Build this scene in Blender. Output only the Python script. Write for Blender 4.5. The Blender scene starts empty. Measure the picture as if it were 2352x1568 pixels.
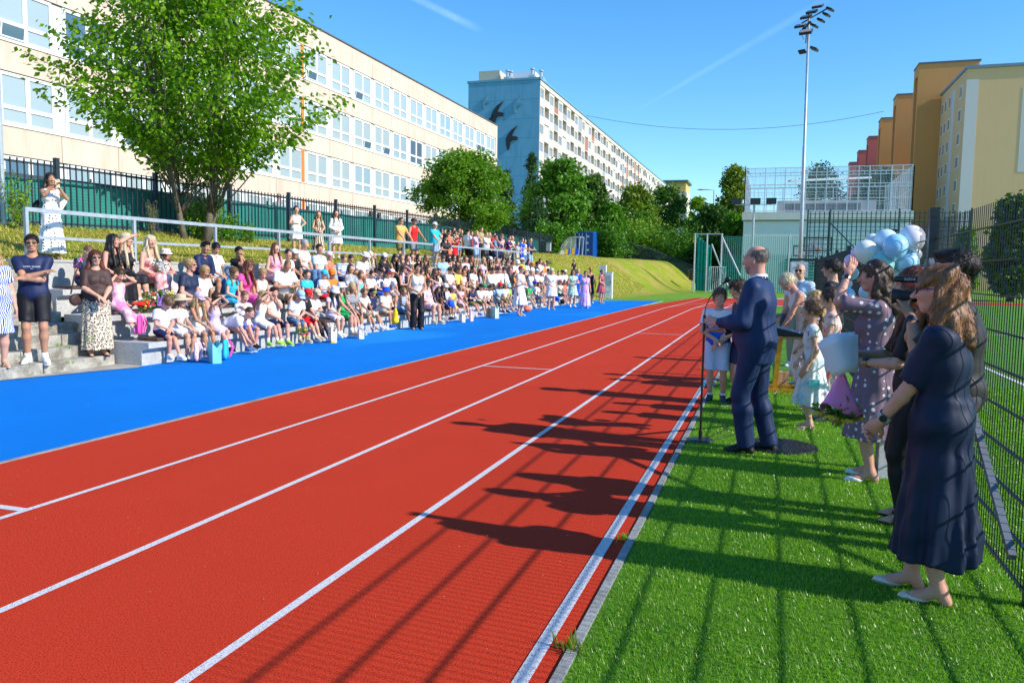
import bpy, bmesh, math, random
import numpy as np
from mathutils import Vector, Matrix
R = math.radians
random.seed(7); RNG = np.random.default_rng(7)
SC = bpy.context.scene
COL = SC.collection
# ---------------------------------------------------------------- camera
CAM_H = 1.593; YAW = 0.31301; PITCH = -0.089085; ROLL = 0.014585; FPX = 3186 * 0.5742
cam_data = bpy.data.cameras.new('camera'); cam = bpy.data.objects.new('camera', cam_data); COL.objects.link(cam)
cam_data.sensor_width = 36; cam_data.lens = 36 * 3186 / 4096
cam_data.clip_start = 0.1; cam_data.clip_end = 8000
cam.matrix_world = Matrix.Translation((0, 0, CAM_H)) @ Matrix.Rotation(YAW, 4, 'Z') @ Matrix.Rotation(math.pi/2 + PITCH, 4, 'X') @ Matrix.Rotation(ROLL, 4, 'Z')
SC.camera = cam
# ---------------------------------------------------------------- sky and sun
SUN_EL = R(31.5); SUN_AZ = R(95)          # clockwise from +Y
world = bpy.data.worlds.new('World'); SC.world = world; world.use_nodes = True
wn = world.node_tree.nodes; wl = world.node_tree.links
bg = wn['Background']; bg.inputs[1].default_value = 0.15
sky = wn.new('ShaderNodeTexSky'); sky.sky_type = 'NISHITA'; sky.sun_disc = False
sky.sun_elevation = SUN_EL; sky.sun_rotation = SUN_AZ; sky.air_density = 1.0; sky.dust_density = 0.1; sky.ozone_density = 1.5; sky.altitude = 300
hs = wn.new('ShaderNodeHueSaturation'); hs.inputs['Saturation'].default_value = 1.3; hs.inputs['Value'].default_value = 1.0; hs.inputs['Hue'].default_value = 0.49
wl.new(sky.outputs[0], hs.inputs['Color']); mx = wn.new('ShaderNodeMix'); mx.data_type = 'RGBA'; mx.blend_type = 'MULTIPLY'; mx.inputs[0].default_value = 1; mx.inputs[7].default_value = (.86, 1.07, 1.33, 1)
wl.new(hs.outputs[0], mx.inputs[6]); wl.new(mx.outputs[2], bg.inputs[0])
sun_d = bpy.data.lights.new('sun', 'SUN'); sun_d.energy = 5.0; sun_d.angle = R(0.53); sun_d.color = (1.0, 0.93, 0.82)
sun = bpy.data.objects.new('sun', sun_d); COL.objects.link(sun)
sdir = Vector((math.sin(SUN_AZ)*math.cos(SUN_EL), math.cos(SUN_AZ)*math.cos(SUN_EL), math.sin(SUN_EL)))
sun.rotation_euler = sdir.to_track_quat('Z', 'Y').to_euler(); sun.location = (30, -5, 30)
SC.view_settings.view_transform = 'Standard'; SC.view_settings.look = 'None'
SC.view_settings.exposure = 0.30; SC.view_settings.gamma = 1.0
SC.render.engine = 'CYCLES'

# ---------------------------------------------------------------- projection helpers (photo measured at 2352x1568)
def ray(x, y):
    u = (x - 1176) / FPX; v = -(y - 784) / FPX
    c, s = math.cos(ROLL), math.sin(ROLL); u, v = u*c - v*s, u*s + v*c
    cp, sp = math.cos(PITCH), math.sin(PITCH); d = (u, cp - v*sp, sp + v*cp)
    cy, sy = math.cos(YAW), math.sin(YAW)
    return (d[0]*cy - d[1]*sy, d[0]*sy + d[1]*cy, d[2])
def on_z(x, y, z=0.0):
    d = ray(x, y); t = (z - CAM_H) / d[2]; return (d[0]*t, d[1]*t, z)
def on_x(x, y, X):
    d = ray(x, y); t = X / d[0]; return (X, d[1]*t, CAM_H + d[2]*t)
def on_y(x, y, Y):
    d = ray(x, y); t = Y / d[1]; return (d[0]*t, Y, CAM_H + d[2]*t)

# ---------------------------------------------------------------- object helpers
def tag(o, label=None, cat=None, group=None, kind=None):
    if label: o['label'] = label
    if cat: o['category'] = cat
    if group: o['group'] = group
    if kind: o['kind'] = kind
    return o
def empty(name, loc=(0, 0, 0), rz=0, label=None, cat=None, group=None):
    o = bpy.data.objects.new(name, None); COL.objects.link(o); o.location = loc; o.rotation_euler = (0, 0, rz)
    o.empty_display_size = 0.1
    return tag(o, label, cat, group)
def np_mesh(name, V, polys, smooth=False):
    """polys: list of (n,k) int arrays"""
    V = np.asarray(V, dtype=np.float32).reshape(-1, 3)
    me = bpy.data.meshes.new(name)
    polys = [np.asarray(p, dtype=np.int32) for p in polys if len(p)]
    nl = sum(p.size for p in polys); npoly = sum(len(p) for p in polys)
    me.vertices.add(len(V)); me.vertices.foreach_set('co', V.ravel())
    if nl:
        me.loops.add(nl); me.polygons.add(npoly)
        me.loops.foreach_set('vertex_index', np.concatenate([p.ravel() for p in polys]))
        st = []; tot = []; c = 0
        for p in polys:
            k = p.shape[1]; st.append(c + np.arange(len(p))*k); tot.append(np.full(len(p), k)); c += p.size
        me.polygons.foreach_set('loop_start', np.concatenate(st).astype(np.int32))
        me.polygons.foreach_set('loop_total', np.concatenate(tot).astype(np.int32))
        me.polygons.foreach_set('use_smooth', np.full(npoly, smooth))
    me.update(calc_edges=True); me.validate(clean_customdata=False)
    return me
def link(name, me, mat=None, parent=None, loc=None, rz=None):
    o = bpy.data.objects.new(name, me); COL.objects.link(o)
    if parent: o.parent = parent
    if loc is not None: o.location = loc
    if rz is not None: o.rotation_euler = (0, 0, rz)
    if mat is not None:
        if len(me.materials) == 0: me.materials.append(mat)
        elif me.materials[0] is not mat:
            o.material_slots[0].link = 'OBJECT'; o.material_slots[0].material = mat
    return o
class MB:
    """collects boxes, bars and tubes into ONE mesh"""
    def __init__(s): s.v = []; s.f = []; s.n = 0; s.mi = []; s.m = 0
    def add(s, V, Fs):
        V = np.asarray(V, float).reshape(-1, 3); s.v.append(V)
        for f in Fs: s.f.append(tuple(int(i) + s.n for i in f)); s.mi.append(s.m)
        s.n += len(V); return s
    def box(s, x0, x1, y0, y1, z0, z1):
        V = [(x, y, z) for z in (z0, z1) for y in (y0, y1) for x in (x0, x1)]
        return s.add(V, [(0, 2, 3, 1), (4, 5, 7, 6), (0, 1, 5, 4), (2, 6, 7, 3), (0, 4, 6, 2), (1, 3, 7, 5)])
    def obox(s, c, sz, M=None):
        h = np.array(sz)/2; V = np.array([(x, y, z) for z in (-1, 1) for y in (-1, 1) for x in (-1, 1)])*h
        if M is not None: V = V @ np.array(M).T
        return s.add(V + np.array(c), [(0, 2, 3, 1), (4, 5, 7, 6), (0, 1, 5, 4), (2, 6, 7, 3), (0, 4, 6, 2), (1, 3, 7, 5)])
    def bar(s, a, b, w, d=None, up=(0, 0, 1)):
        a = np.array(a, float); b = np.array(b, float); d = d or w
        t = b - a; L = np.linalg.norm(t); t /= L; u = np.array(up, float)
        if abs(np.dot(t, u)) > .95: u = np.array((0, 1., 0))
        x = np.cross(t, u); x /= np.linalg.norm(x); y = np.cross(t, x)
        V = [p + sx*x*w/2 + sy*y*d/2 for p in (a, b) for sx, sy in ((-1, -1), (1, -1), (1, 1), (-1, 1))]
        return s.add(V, [(0, 1, 2, 3), (7, 6, 5, 4), (0, 4, 5, 1), (1, 5, 6, 2), (2, 6, 7, 3), (3, 7, 4, 0)])
    def tube(s, pts, r, n=8, caps=True):
        pts = [np.array(p, float) for p in pts]; rs = r if hasattr(r, '__len__') else [r]*len(pts)
        V = []; x = None
        for i, p in enumerate(pts):
            t = pts[min(i+1, len(pts)-1)] - pts[max(i-1, 0)]; t = t/(np.linalg.norm(t)+1e-9)
            if x is None:
                u = np.array((0, 0, 1.)) if abs(t[2]) < .9 else np.array((1., 0, 0))
                x = np.cross(t, u)
            x = x - t*np.dot(x, t); x /= (np.linalg.norm(x)+1e-9); y = np.cross(t, x)
            for k in range(n):
                a = 2*math.pi*k/n; V.append(p + rs[i]*(math.cos(a)*x + math.sin(a)*y))
        Fs = [(i*n+k, i*n+(k+1) % n, (i+1)*n+(k+1) % n, (i+1)*n+k) for i in range(len(pts)-1) for k in range(n)]
        if caps: Fs += [tuple(range(n-1, -1, -1)), tuple((len(pts)-1)*n+k for k in range(n))]
        return s.add(V, Fs)
    def lathe(s, prof, c=(0, 0, 0), n=16, sx=1, sy=1, M=None):
        V = []
        for (r, z) in prof:
            for k in range(n):
                a = 2*math.pi*k/n; V.append((r*math.cos(a)*sx, r*math.sin(a)*sy, z))
        V = np.array(V)
        if M is not None: V = V @ np.array(M).T
        V = V + np.array(c)
        Fs = [(i*n+k, i*n+(k+1) % n, (i+1)*n+(k+1) % n, (i+1)*n+k) for i in range(len(prof)-1) for k in range(n)]
        if prof[0][0] > 1e-4: Fs.append(tuple(range(n-1, -1, -1)))
        if prof[-1][0] > 1e-4: Fs.append(tuple((len(prof)-1)*n+k for k in range(n)))
        return s.add(V, Fs)
    def poly(s, pts): return s.add(pts, [tuple(range(len(pts)))])
    def prism(s, pts, d):
        n = len(pts); P = np.array(pts, float); Q = P + np.array(d)
        return s.add(np.vstack([P, Q]), [tuple(range(n-1, -1, -1)), tuple(range(n, 2*n))] + [(i, (i+1) % n, n+(i+1) % n, n+i) for i in range(n)])
    def mesh(s, name, smooth=False):
        me = bpy.data.meshes.new(name); me.from_pydata(np.vstack(s.v).tolist(), [], s.f)
        if smooth: me.polygons.foreach_set('use_smooth', [True]*len(me.polygons))
        if any(s.mi): me.polygons.foreach_set('material_index', s.mi)
        me.update(); return me
    def build(s, name, mat=None, parent=None, smooth=False, loc=None, rz=None, mats=None):
        me = s.mesh(name, smooth)
        if mats:
            for m in mats: me.materials.append(m)
            return link(name, me, None, parent, loc, rz)
        return link(name, me, mat, parent, loc, rz)
def copy_tree(o, parent=None, **kw):
    c = o.copy(); COL.objects.link(c)
    if parent: c.parent = parent
    for ch in list(KIDS.get(o.name, [])) or [x for x in o.children]:
        copy_tree(ch, c)
    return c
KIDS = {}

# ---------------------------------------------------------------- materials
MATS = {}
def lin(c):
    return tuple(((v/255)/12.92 if v/255 <= 0.04045 else ((v/255+0.055)/1.055)**2.4) for v in c)
class N:
    """tiny node-graph helper"""
    def __init__(s, name):
        s.m = bpy.data.materials.new(name); s.m.use_nodes = True; s.t = s.m.node_tree; s.n = s.t.nodes; s.l = s.t.links
        s.b = s.n['Principled BSDF']
    def new(s, t, **kw):
        n = s.n.new('ShaderNode' + t)
        for k, v in kw.items(): setattr(n, k, v)
        return n
    def tc(s, out='Object'): return s.new('TexCoord').outputs[out]
    def noise(s, scale, detail=3, rough=.5, vec=None, dims='3D'):
        n = s.new('TexNoise'); n.inputs['Scale'].default_value = scale; n.inputs['Detail'].default_value = detail; n.inputs['Roughness'].default_value = rough
        if vec is not None: s.l.new(vec, n.inputs['Vector'])
        return n.outputs['Fac']
    def vor(s, scale, feature='F1', vec=None, rnd=1, out='Distance'):
        n = s.new('TexVoronoi', feature=feature); n.inputs['Scale'].default_value = scale; n.inputs['Randomness'].default_value = rnd
        if vec is not None: s.l.new(vec, n.inputs['Vector'])
        return n.outputs[out]
    def mapping(s, vec, sc=(1, 1, 1), loc=(0, 0, 0), rot=(0, 0, 0)):
        n = s.new('Mapping'); n.inputs['Scale'].default_value = sc; n.inputs['Location'].default_value = loc; n.inputs['Rotation'].default_value = rot
        s.l.new(vec, n.inputs[0]); return n.outputs[0]
    def ramp(s, fac, stops, interp='LINEAR'):
        n = s.new('ValToRGB'); n.color_ramp.interpolation = interp; e = n.color_ramp.elements
        e[0].position = stops[0][0]; e[0].color = (*stops[0][1][:3], 1)
        e[1].position = stops[-1][0]; e[1].color = (*stops[-1][1][:3], 1)
        for p, c in stops[1:-1]:
            q = e.new(p); q.color = (*c[:3], 1)
        s.l.new(fac, n.inputs[0]); return n.outputs[0]
    def mix(s, fac, a, b, mode='MIX'):
        n = s.new('Mix', data_type='RGBA', blend_type=mode)
        for i, v in ((0, fac), (6, a), (7, b)):
            if hasattr(v, 'is_linked'): s.l.new(v, n.inputs[i])
            else: n.inputs[i].default_value = v if i == 0 else (*v[:3], 1)
        return n.outputs[2]
    def math(s, op, a, b=0.0, clamp=False):
        n = s.new('Math', operation=op, use_clamp=clamp)
        for i, v in ((0, a), (1, b)):
            if hasattr(v, 'is_linked'): s.l.new(v, n.inputs[i])
            else: n.inputs[i].default_value = v
        return n.outputs[0]
    def bump(s, h, strength=.3, dist=.01):
        n = s.new('Bump'); n.inputs['Strength'].default_value = strength; n.inputs['Distance'].default_value = dist
        s.l.new(h, n.inputs['Height']); s.l.new(n.outputs[0], s.b.inputs['Normal']); return s
    def col(s, v):
        if hasattr(v, 'is_linked'): s.l.new(v, s.b.inputs['Base Color'])
        else: s.b.inputs['Base Color'].default_value = (*v[:3], 1)
        return s
    def set(s, **kw):
        for k, v in kw.items():
            k = {'rough': 'Roughness', 'metal': 'Metallic', 'spec': 'Specular IOR Level', 'alpha': 'Alpha', 'trans': 'Transmission Weight', 'sheen': 'Sheen Weight', 'coat': 'Coat Weight', 'sss': 'Subsurface Weight'}[k]
            if hasattr(v, 'is_linked'): s.l.new(v, s.b.inputs[k])
            else: s.b.inputs[k].default_value = v
        return s
def plain(name, c, rough=.6, metal=0, var=.08, scale=3, bump=0, bscale=40, **kw):
    key = ('plain', name, tuple(c), rough, metal)
    if key in MATS: return MATS[key]
    n = N(name); f = n.noise(scale, 4, .6, n.tc())
    n.col(n.ramp(f, [(.3, tuple(v*(1-var) for v in c)), (.7, tuple(min(v*(1+var), 1) for v in c))]))
    n.set(rough=rough, metal=metal, **kw)
    if bump: n.bump(n.noise(bscale, 3, .6, n.tc()), bump, .01)
    MATS[key] = n.m; return n.m
# ================================================================ SETTING
def speckle_mat(name, base, dark, light, dens=.36, scale=260, patch=None):
    n = N(name); g = n.tc()
    f1 = n.noise(scale, 2, .6, g); f2 = n.noise(scale*.45, 2, .6, g); big = n.noise(.8, 4, .6, g)
    c = n.mix(n.ramp(big, [(.3, (0, 0, 0)), (.75, (1, 1, 1))]), base, tuple(v*1.12 for v in base))
    c = n.mix(n.ramp(f1, [(dens-.04, (1, 1, 1)), (dens+.04, (0, 0, 0))]), c, dark)
    sc_ = n.noise(.35, 5, .65, n.mapping(g, (1, .25, 1))); c = n.mix(n.ramp(sc_, [(.42, (0, 0, 0)), (.75, (.5, .5, .5))]), c, tuple(v*.78 for v in base)); c = n.mix(n.ramp(f2, [(.72, (0, 0, 0)), (.75, (1, 1, 1))]), c, light)
    if patch is not None:
        pf = n.noise(.22, 3, .5, n.mapping(g, (1, .55, 1), (3.3, 1.7, 0)))
        c = n.mix(n.ramp(pf, [(.54, (0, 0, 0)), (.68, (.8, .8, .8))]), c, patch)
    n.col(c); n.set(rough=.95, spec=.10); n.bump(f1, .5, .004); return n.m
M_RED = speckle_mat('track_rubber', (.58, .044, .016), (.17, .010, .006), (.70, .14, .08), .44, 150)
M_BLUE = speckle_mat('blue_rubber', (.0, .18, .62), (.0, .10, .42), (.0, .25, .72), .40, 200, patch=(.02, .30, .80))
M_LINE = speckle_mat('track_paint', (.66, .65, .66), (.20, .14, .15), (.80, .80, .80), .42, 150)
def conc(name, c, dark, sc=1.0, stain=.55):
    n = N(name); g = n.tc(); f = n.noise(3*sc, 6, .65, g); f2 = n.noise(30*sc, 4, .7, g); f3 = n.vor(90*sc, vec=g)
    col = n.mix(n.ramp(f, [(stain-.12, (0, 0, 0)), (stain+.12, (1, 1, 1))]), c, dark)
    col = n.mix(n.ramp(f2, [(.3, (.5, .5, .5)), (.6, (0, 0, 0))]), col, tuple(v*.6 for v in dark))
    n.col(col); n.set(rough=.9); n.bump(f2, .5, .02); return n.m
M_CONC = conc('terrace_concrete', (.50, .50, .48), (.36, .36, .35), 1, .6)
M_STEP = conc('old_step_concrete', (.50, .48, .42), (.20, .18, .14), 1.4, .52)
M_KERB = conc('kerb_concrete', (.34, .34, .33), (.2, .2, .19))
M_PAVE = conc('pavement', (.48, .46, .42), (.3, .28, .24))
def turf_mat(name, c1, c2, c3, scale=1):
    n = N(name); g = n.tc(); f = n.noise(1.1*scale, 5, .6, g); f2 = n.noise(70, 3, .7, g); f3 = n.noise(9*scale, 3, .6, g)
    c = n.ramp(f2, [(.3, c1), (.5, c2), (.72, c3)])
    c = n.mix(n.ramp(f, [(.35, (0, 0, 0)), (.7, (.55, .55, .55))]), c, tuple(v*.72 for v in c2))
    c = n.mix(n.ramp(f3, [(.5, (0, 0, 0)), (.75, (.4, .4, .4))]), c, c3)
    n.col(c); n.set(rough=.75, spec=.3); n.bump(n.noise(160, 2, .7, g), .8, .03); return n.m
M_TURF = turf_mat('artificial_turf', (.03, .11, .004), (.10, .30, .010), (.24, .50, .03))
def bank_mat():
    n = N('dry_bank_grass'); g = n.tc(); f = n.noise(.75, 5, .6, g); f2 = n.noise(14, 5, .75, n.mapping(g, (1, 1, .35))); f4 = n.noise(90, 3, .8, g)
    gr = n.ramp(f2, [(.3, (.10, .17, .008)), (.55, (.32, .40, .02)), (.75, (.52, .58, .06))])
    dr = n.ramp(f2, [(.3, (.26, .15, .03)), (.6, (.58, .42, .13)), (.8, (.72, .60, .30))])
    c = n.mix(n.ramp(f, [(.44, (0, 0, 0)), (.62, (.85, .85, .85))]), gr, dr)
    n.col(n.mix(n.ramp(f4, [(.3, (.5, .5, .5)), (.55, (0, 0, 0))]), c, (.06, .09, .01)))
    n.set(rough=.9, spec=.2); n.bump(n.noise(60, 4, .8, g), 1, .06); return n.m
M_BANK = bank_mat()
M_LAWN = turf_mat('lawn_grass', (.07, .16, .008), (.16, .34, .012), (.32, .52, .03), .25)

def sheet(name, pts, z, mat):
    b = MB().poly([(x, y, z) for x, y in pts]); o = b.build(name, mat); o['kind'] = 'structure'; return o
# ground reaching the horizon (slightly below everything)
sheet('ground', [(-3000, -500), (3000, -500), (3000, 5000), (-3000, 5000)], -0.03, M_LAWN)
XK = -.76                                                  # kerb between the track and the turf
CX, CY, RI = 15.1, 36.0, 15.1 - XK                          # bend centre and radius
def arc(r, a0=180, a1=60, n=40):
    return [(CX + r*math.cos(R(a0+(a1-a0)*i/n)), CY + r*math.sin(R(a0+(a1-a0)*i/n))) for i in range(n+1)]
inner = arc(RI-.045); 
# infield / strip turf
sheet('turf', [(XK+.035, -6)] + inner + [(60, 49), (60, -6)], 0.0, M_TURF)
XB = -5.796                                                # track / blue edge
outer_r = CX - XB
tb = MB(); ia = arc(RI); oa = arc(outer_r)
for i in range(len(ia)-1):
    tb.poly([(*oa[i], 0), (*ia[i], 0), (*ia[i+1], 0), (*oa[i+1], 0)])
tb.poly([(XB, -6, 0), (XK, -6, 0), (XK, CY, 0), (XB, CY, 0)])
tb.poly([(XB-.0, CY, 0), (-.6, CY+9, 0), (1.2, 52.5, 0), (-4.6, 52.5, 0)])
o = tb.build('running_track', M_RED); o['kind'] = 'structure'
for v in o.data.vertices[-4:]: v.co.z -= .003
sheet('blue_surface', [(XB-.04, -6), (XB-.04, 45.2), (-9.28, 43.6), (-9.42, 30), (-9.5, 12), (-9.45, 10.2), (-9.5, 9.6), (-9.95, 8.2), (-10.2, 6), (-10.3, -6)], 0.0, M_BLUE)
sheet('pavement', [(-9.3, 9.9), (-9.55, 9.2), (-9.9, 8.0), (-10.1, 5.0), (-10.1, -6), (-14, -6), (-14, 10.1), (-9.4, 10.1)], -0.006+.014, M_PAVE)
sheet('concrete_apron', [(-3.2, 52.6), (2.5, 52.6), (2.0, 55.4), (-3.4, 55.4)], .012, M_PAVE)
# border strips
bb = MB().box(XB-.035, XB+.015, -6, 45.5, -.05, .006); o = bb.build('kerb_strip', M_KERB); o['kind'] = 'structure'
kb = MB(); ka = arc(RI-.005); kc = arc(RI-.05)
kb.box(XK+.005, XK+.05, -6, CY, -.05, .012)
for i in range(len(ka)-1): kb.prism([(*ka[i], -.05), (*kc[i], -.05), (*kc[i+1], -.05), (*ka[i+1], -.05)], (0, 0, .06))
o = kb.build('kerb_strip', M_KERB); o['kind'] = 'structure'
# painted lane lines
ln = MB()
def lane_line(x, w, full=True):
    ln.add([(x-w/2, -6, .005), (x+w/2, -6, .005), (x+w/2, CY, .005), (x-w/2, CY, .005)], [(0, 1, 2, 3)])
    a = arc(CX-x-w/2+w); b = arc(CX-x-w/2)
    for i in range(len(a)-1): ln.poly([(*a[i], .005), (*b[i], .005), (*b[i+1], .005), (*a[i+1], .005)])
lane_line(-.864, .062)
for k in (1, 2, 3): lane_line(-.864-1.22*k, .05)
for k in (1, 2, 3): ln.poly([(-.864-1.22*k-.025, CY, .0065), (-.864-1.22*k+.025, CY, .0065), (-.864-1.22*k+.6, 51.5, .0065), (-.864-1.22*k+.55, 51.5, .0065)])
c1 = on_z(1110.6, 840.6); c2 = on_z(1480, 765.6)
ln.box(-.864-3.66+.03, -.864-2.44-.03, c1[1]-.02, c1[1]+.02, .001, .0055)
ln.box(-.864-2.44+.03, -.864-1.22-.03, c2[1]-.02, c2[1]+.02, .001, .0055)
q = on_z(28, 1168); ln.box(XB+.2, -4.55, q[1]-.03, q[1]+.03, .001, .0055)
o = ln.build('lane_lines', M_LINE); o['kind'] = 'structure'
# pitch line on the green field beyond the mesh fence
sheet('pitch_line', [(3.6, 4), (3.68, 4), (3.68, 45), (3.6, 45)], .006, M_LINE)
sheet('pitch_line', [(3.6, 25), (3.6, 25.1), (40, 25.1), (40, 25)], .0065, M_LINE)
M_LRED = M_RED

# grass bank behind and beside the terrace
def smooth01(t): t = np.clip(t, 0, 1); return t*t*(3-2*t)
def bank_h(X, Y):
    X = np.asarray(X, float); Y = np.asarray(Y, float)
    toe = np.where(Y > 45, 9.4 - .10*(Y-45), 9.4); w = np.where(Y > 45, 6.6 - .08*(Y-45), 6.6); w = np.maximum(w, 4)
    slope = 2.75*smooth01((-X-toe)/w*.86 + .0)
    wall = 1.60 + np.clip((-X-12.1)/3.9, 0, 1)*.85
    t = smooth01((Y-41.6)/1.2)
    h = wall*(1-t)+slope*t
    back = np.clip((-X-16)/12, 0, 1)*.25
    fall = 1 - smooth01((Y-95)/40)
    return (h+back)*fall
xs = np.concatenate([np.linspace(-4, -9.4, 12), np.linspace(-9.6, -12.1, 8), np.linspace(-12.5, -17, 14), np.linspace(-19, -60, 12)])[::-1]
ys = np.concatenate([np.linspace(-8, 9.9, 8), np.linspace(11, 41, 30), np.linspace(41.4, 44, 6), np.linspace(46, 80, 24), np.linspace(84, 150, 12)])
XX, YY = np.meshgrid(xs, ys, indexing='ij')
ZZ = bank_h(XX, YY) + RNG.normal(0, .012, XX.shape)*(XX < -9.6)
# the land under stairs, terrace and court stays below them
ZZ = np.where((XX > -12.05) & (YY < 41.55), -.4, ZZ)
ZZ = np.where((XX >= -9.4) & (YY <= 45.9), -.4, ZZ)
toe2 = np.where(YY > 45, 9.4 - .10*(YY-45), 9.4)
ZZ = np.where((YY > 44) & (-XX < toe2+.01), -.06, ZZ)
nx, ny = XX.shape; idx = np.arange(nx*ny).reshape(nx, ny)
qd = np.stack([idx[:-1, :-1], idx[1:, :-1], idx[1:, 1:], idx[:-1, 1:]], -1).reshape(-1, 4)
o = link('grass_bank', np_mesh('grass_bank', np.stack([XX, YY, ZZ], -1).reshape(-1, 3), [qd], True), M_BANK); o['kind'] = 'structure'
# ================================================================ TERRACE, STAIRS, RAILING, FENCES
M_PLANK = plain('brown_seat_plank', (.075, .04, .032), .6, var=.3, scale=9, bump=.3)
M_GALV = plain('galvanised_steel', (.42, .47, .52), .42, metal=.35, var=.15, scale=6)
M_DARKST = plain('anthracite_steel', (.018, .028, .042), .45, var=.1)
ROWX = {1: -9.5, 2: -10.35, 3: -11.2}; ROWZ = {1: .42, 2: .82, 3: 1.22}
Y0, Y1 = 10.1, 41.5
t = empty('terrace', (0, 0, 0), 0, 'grey concrete terrace of three long seat steps below the steel railing', 'terrace')
for r in (1, 2, 3):
    x, z = ROWX[r], ROWZ[r] - .05
    b = MB(); zb = 0 if r == 1 else z - .40
    # lipped slab and recessed riser, in 6 m castings with thin joints
    y = Y0
    while y < Y1 - .1:
        y2 = min(y + 5.2, Y1)
        b.prism([(x+.22, y+.006, z-.09), (x+.22, y+.006, z), (x-.62, y+.006, z), (x-.62, y+.006, z-.13), (x+.10, y+.006, z-.13)], (0, y2-y-.012, 0))
        b.prism([(x+.08, y+.004, zb-.05), (x+.08, y+.004, z-.128), (x-.55, y+.004, z-.128), (x-.55, y+.004, zb-.05)], (0, y2-y-.008, 0))
        y = y2
    b.build('seat_step', M_CONC, t)
    p = MB(); y = Y0 + .25
    while y < Y1 - .4:
        y2 = min(y + 2.4, Y1-.2)
        for k in (0, 1, 2): p.box(x-.22+k*.135, x-.22+k*.135+.12, y, y2, z+.012, z+.055)
        for yy in (y+.2, y2-.2): p.box(x-.20, x+.16, yy-.03, yy+.03, z-.001, z+.0118)
        y = y2 + .05
    p.build('seat_plank', M_PLANK, t)
b = MB(); b.box(-12.12, -11.70, Y0-.02, Y1, 1.0, 1.62); b.box(-12.16, -11.68, Y0-.02, Y1, 1.62, 1.66); b.build('back_wall', M_CONC, t)
b = MB(); b.prism([(-9.46, Y1+.004, -.1), (-9.46, Y1+.004, .35), (-10.3, Y1+.004, .75), (-11.2, Y1+.004, 1.15), (-12.0, Y1+.004, 1.6), (-12.0, Y1+.004, -.1)], (0, .12, 0)); b.build('end_wall', M_CONC, t)
# stairs at the left end
s = empty('stairs', (-9.9, 8, 0), 0, 'weathered grey concrete stairs beside the left end of the seat steps', 'stairs')
rs = random.Random(3)
for k in range(10):
    x1 = -9.92 - .245*k; x2 = x1 - (.245 if k < 9 else .9); zt = .165*(k+1); y = -5.0
    b = MB()
    while y < Y0 - .3:
        y2 = min(y + rs.uniform(1.1, 1.5), Y0 - .03); dz = rs.uniform(-.006, .006); dx = rs.uniform(-.008, .008)
        b.box(x2-.02, x1+dx, y+.006, y2-.006, zt-.33, zt+dz)
        y = y2
    o = b.build('step', M_STEP, s); o.location = (9.9, -8, 0)
    md = o.modifiers.new('b', 'BEVEL'); md.width = .014; md.segments = 2
# railing
rl = empty('railing', (-12.0, 10, 1.66), 0, 'long galvanised square tube railing above the seat steps', 'railing')
XR = -12.02
def rl_y(xd): return on_x(xd, 500, XR)[1]
posts = [on_x(x, y, XR)[1] for x, y in ((59, 485), (307, 502), (494, 518), (640, 530), (756, 541), (849, 549), (927, 555), (996, 560), (1052, 564), (1102, 568), (1142, 571), (1181, 574), (1215, 577))]
zr = 2.50
b = MB(); b.box(XR-.03, XR+.03, posts[0]-.03, posts[-1]+.03, zr-.035, zr+.035); q = b.build('top_rail', M_GALV, rl); q.location = (12.0, -10, -1.66)
b = MB(); b.box(XR-.025, XR+.025, posts[0], posts[-1], zr-.49, zr-.44); q = b.build('lower_rail', M_GALV, rl); q.location = (12.0, -10, -1.66)
for i, y in enumerate(posts):
    b = MB(); b.box(XR-.028, XR+.028, y-.03, y+.03, 1.6, zr-.036); b.box(XR-.06, XR+.06, y-.06, y+.06, 1.661, 1.67)
    q = b.build('post', M_GALV, rl); q.location = (12.0, -10, -1.66)
# dark picket fence with green screening behind the bank
M_SCREEN = None
def screen_mat():
    n = N('green_screen_mesh'); g = n.tc(); w = n.new('TexWave'); w.bands_direction = 'Z'; w.inputs['Scale'].default_value = 4; n.l.new(g, w.inputs[0])
    f = n.noise(.9, 4, .6, g)
    c = n.mix(f, (.005, .13, .115), (.03, .26, .22)); c = n.mix(n.ramp(w.outputs['Fac'], [(.75, (0, 0, 0)), (.95, (.6, .6, .6))]), c, (.01, .10, .09))
    n.col(c); n.set(rough=.7); return n.m
M_SCREEN = screen_mat(); M_PIPE = plain('dark_pipe', (.05, .07, .09), .5)
FX = -16.0
ft = empty('picket_fence', (FX, 20, 2.4), 0, 'dark vertical bar fence with posts running along the top of the grass bank', 'fence')
def put(o, p): o.location = (-p[0], -p[1], -p[2]); return o
PF = (FX, 20, 2.4)
fy = [on_x(x, 450, FX)[1] for x in (132, 368, 538, 665, 774, 861, 935)]
sp = (fy[-1]-fy[0])/(len(fy)-1); fp = [fy[0]+sp*i for i in range(-3, 15)]
def fz(y): return 2.42 + .012*(y-14) if y < 36 else 2.68 + .004*(y-36)
nb = 0
for i in range(len(fp)-1):
    ya, yb = fp[i], fp[i+1]; za, zb = fz(ya), fz(yb); b = MB(); nbars = 17
    for dz in (.10, 1.42): b.bar((FX, ya+.05, za+dz), (FX, yb-.05, zb+dz), .03, .05)
    for k in range(1, nbars+1):
        t_ = k/(nbars+1); y = ya+(yb-ya)*t_; z = za+(zb-za)*t_
        b.box(FX+.016, FX+.041, y-.0125, y+.0125, z+.03, z+1.50)
    put(b.build('bar_panel', M_DARKST, ft), PF)
for y in fp:
    b = MB(); z = fz(y); b.box(FX-.05, FX+.05, y-.05, y+.05, z-.15, z+1.60); b.box(FX-.055, FX+.055, y-.055, y+.055, z+1.60, z+1.615)
    put(b.build('post', M_DARKST, ft), PF)
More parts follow.
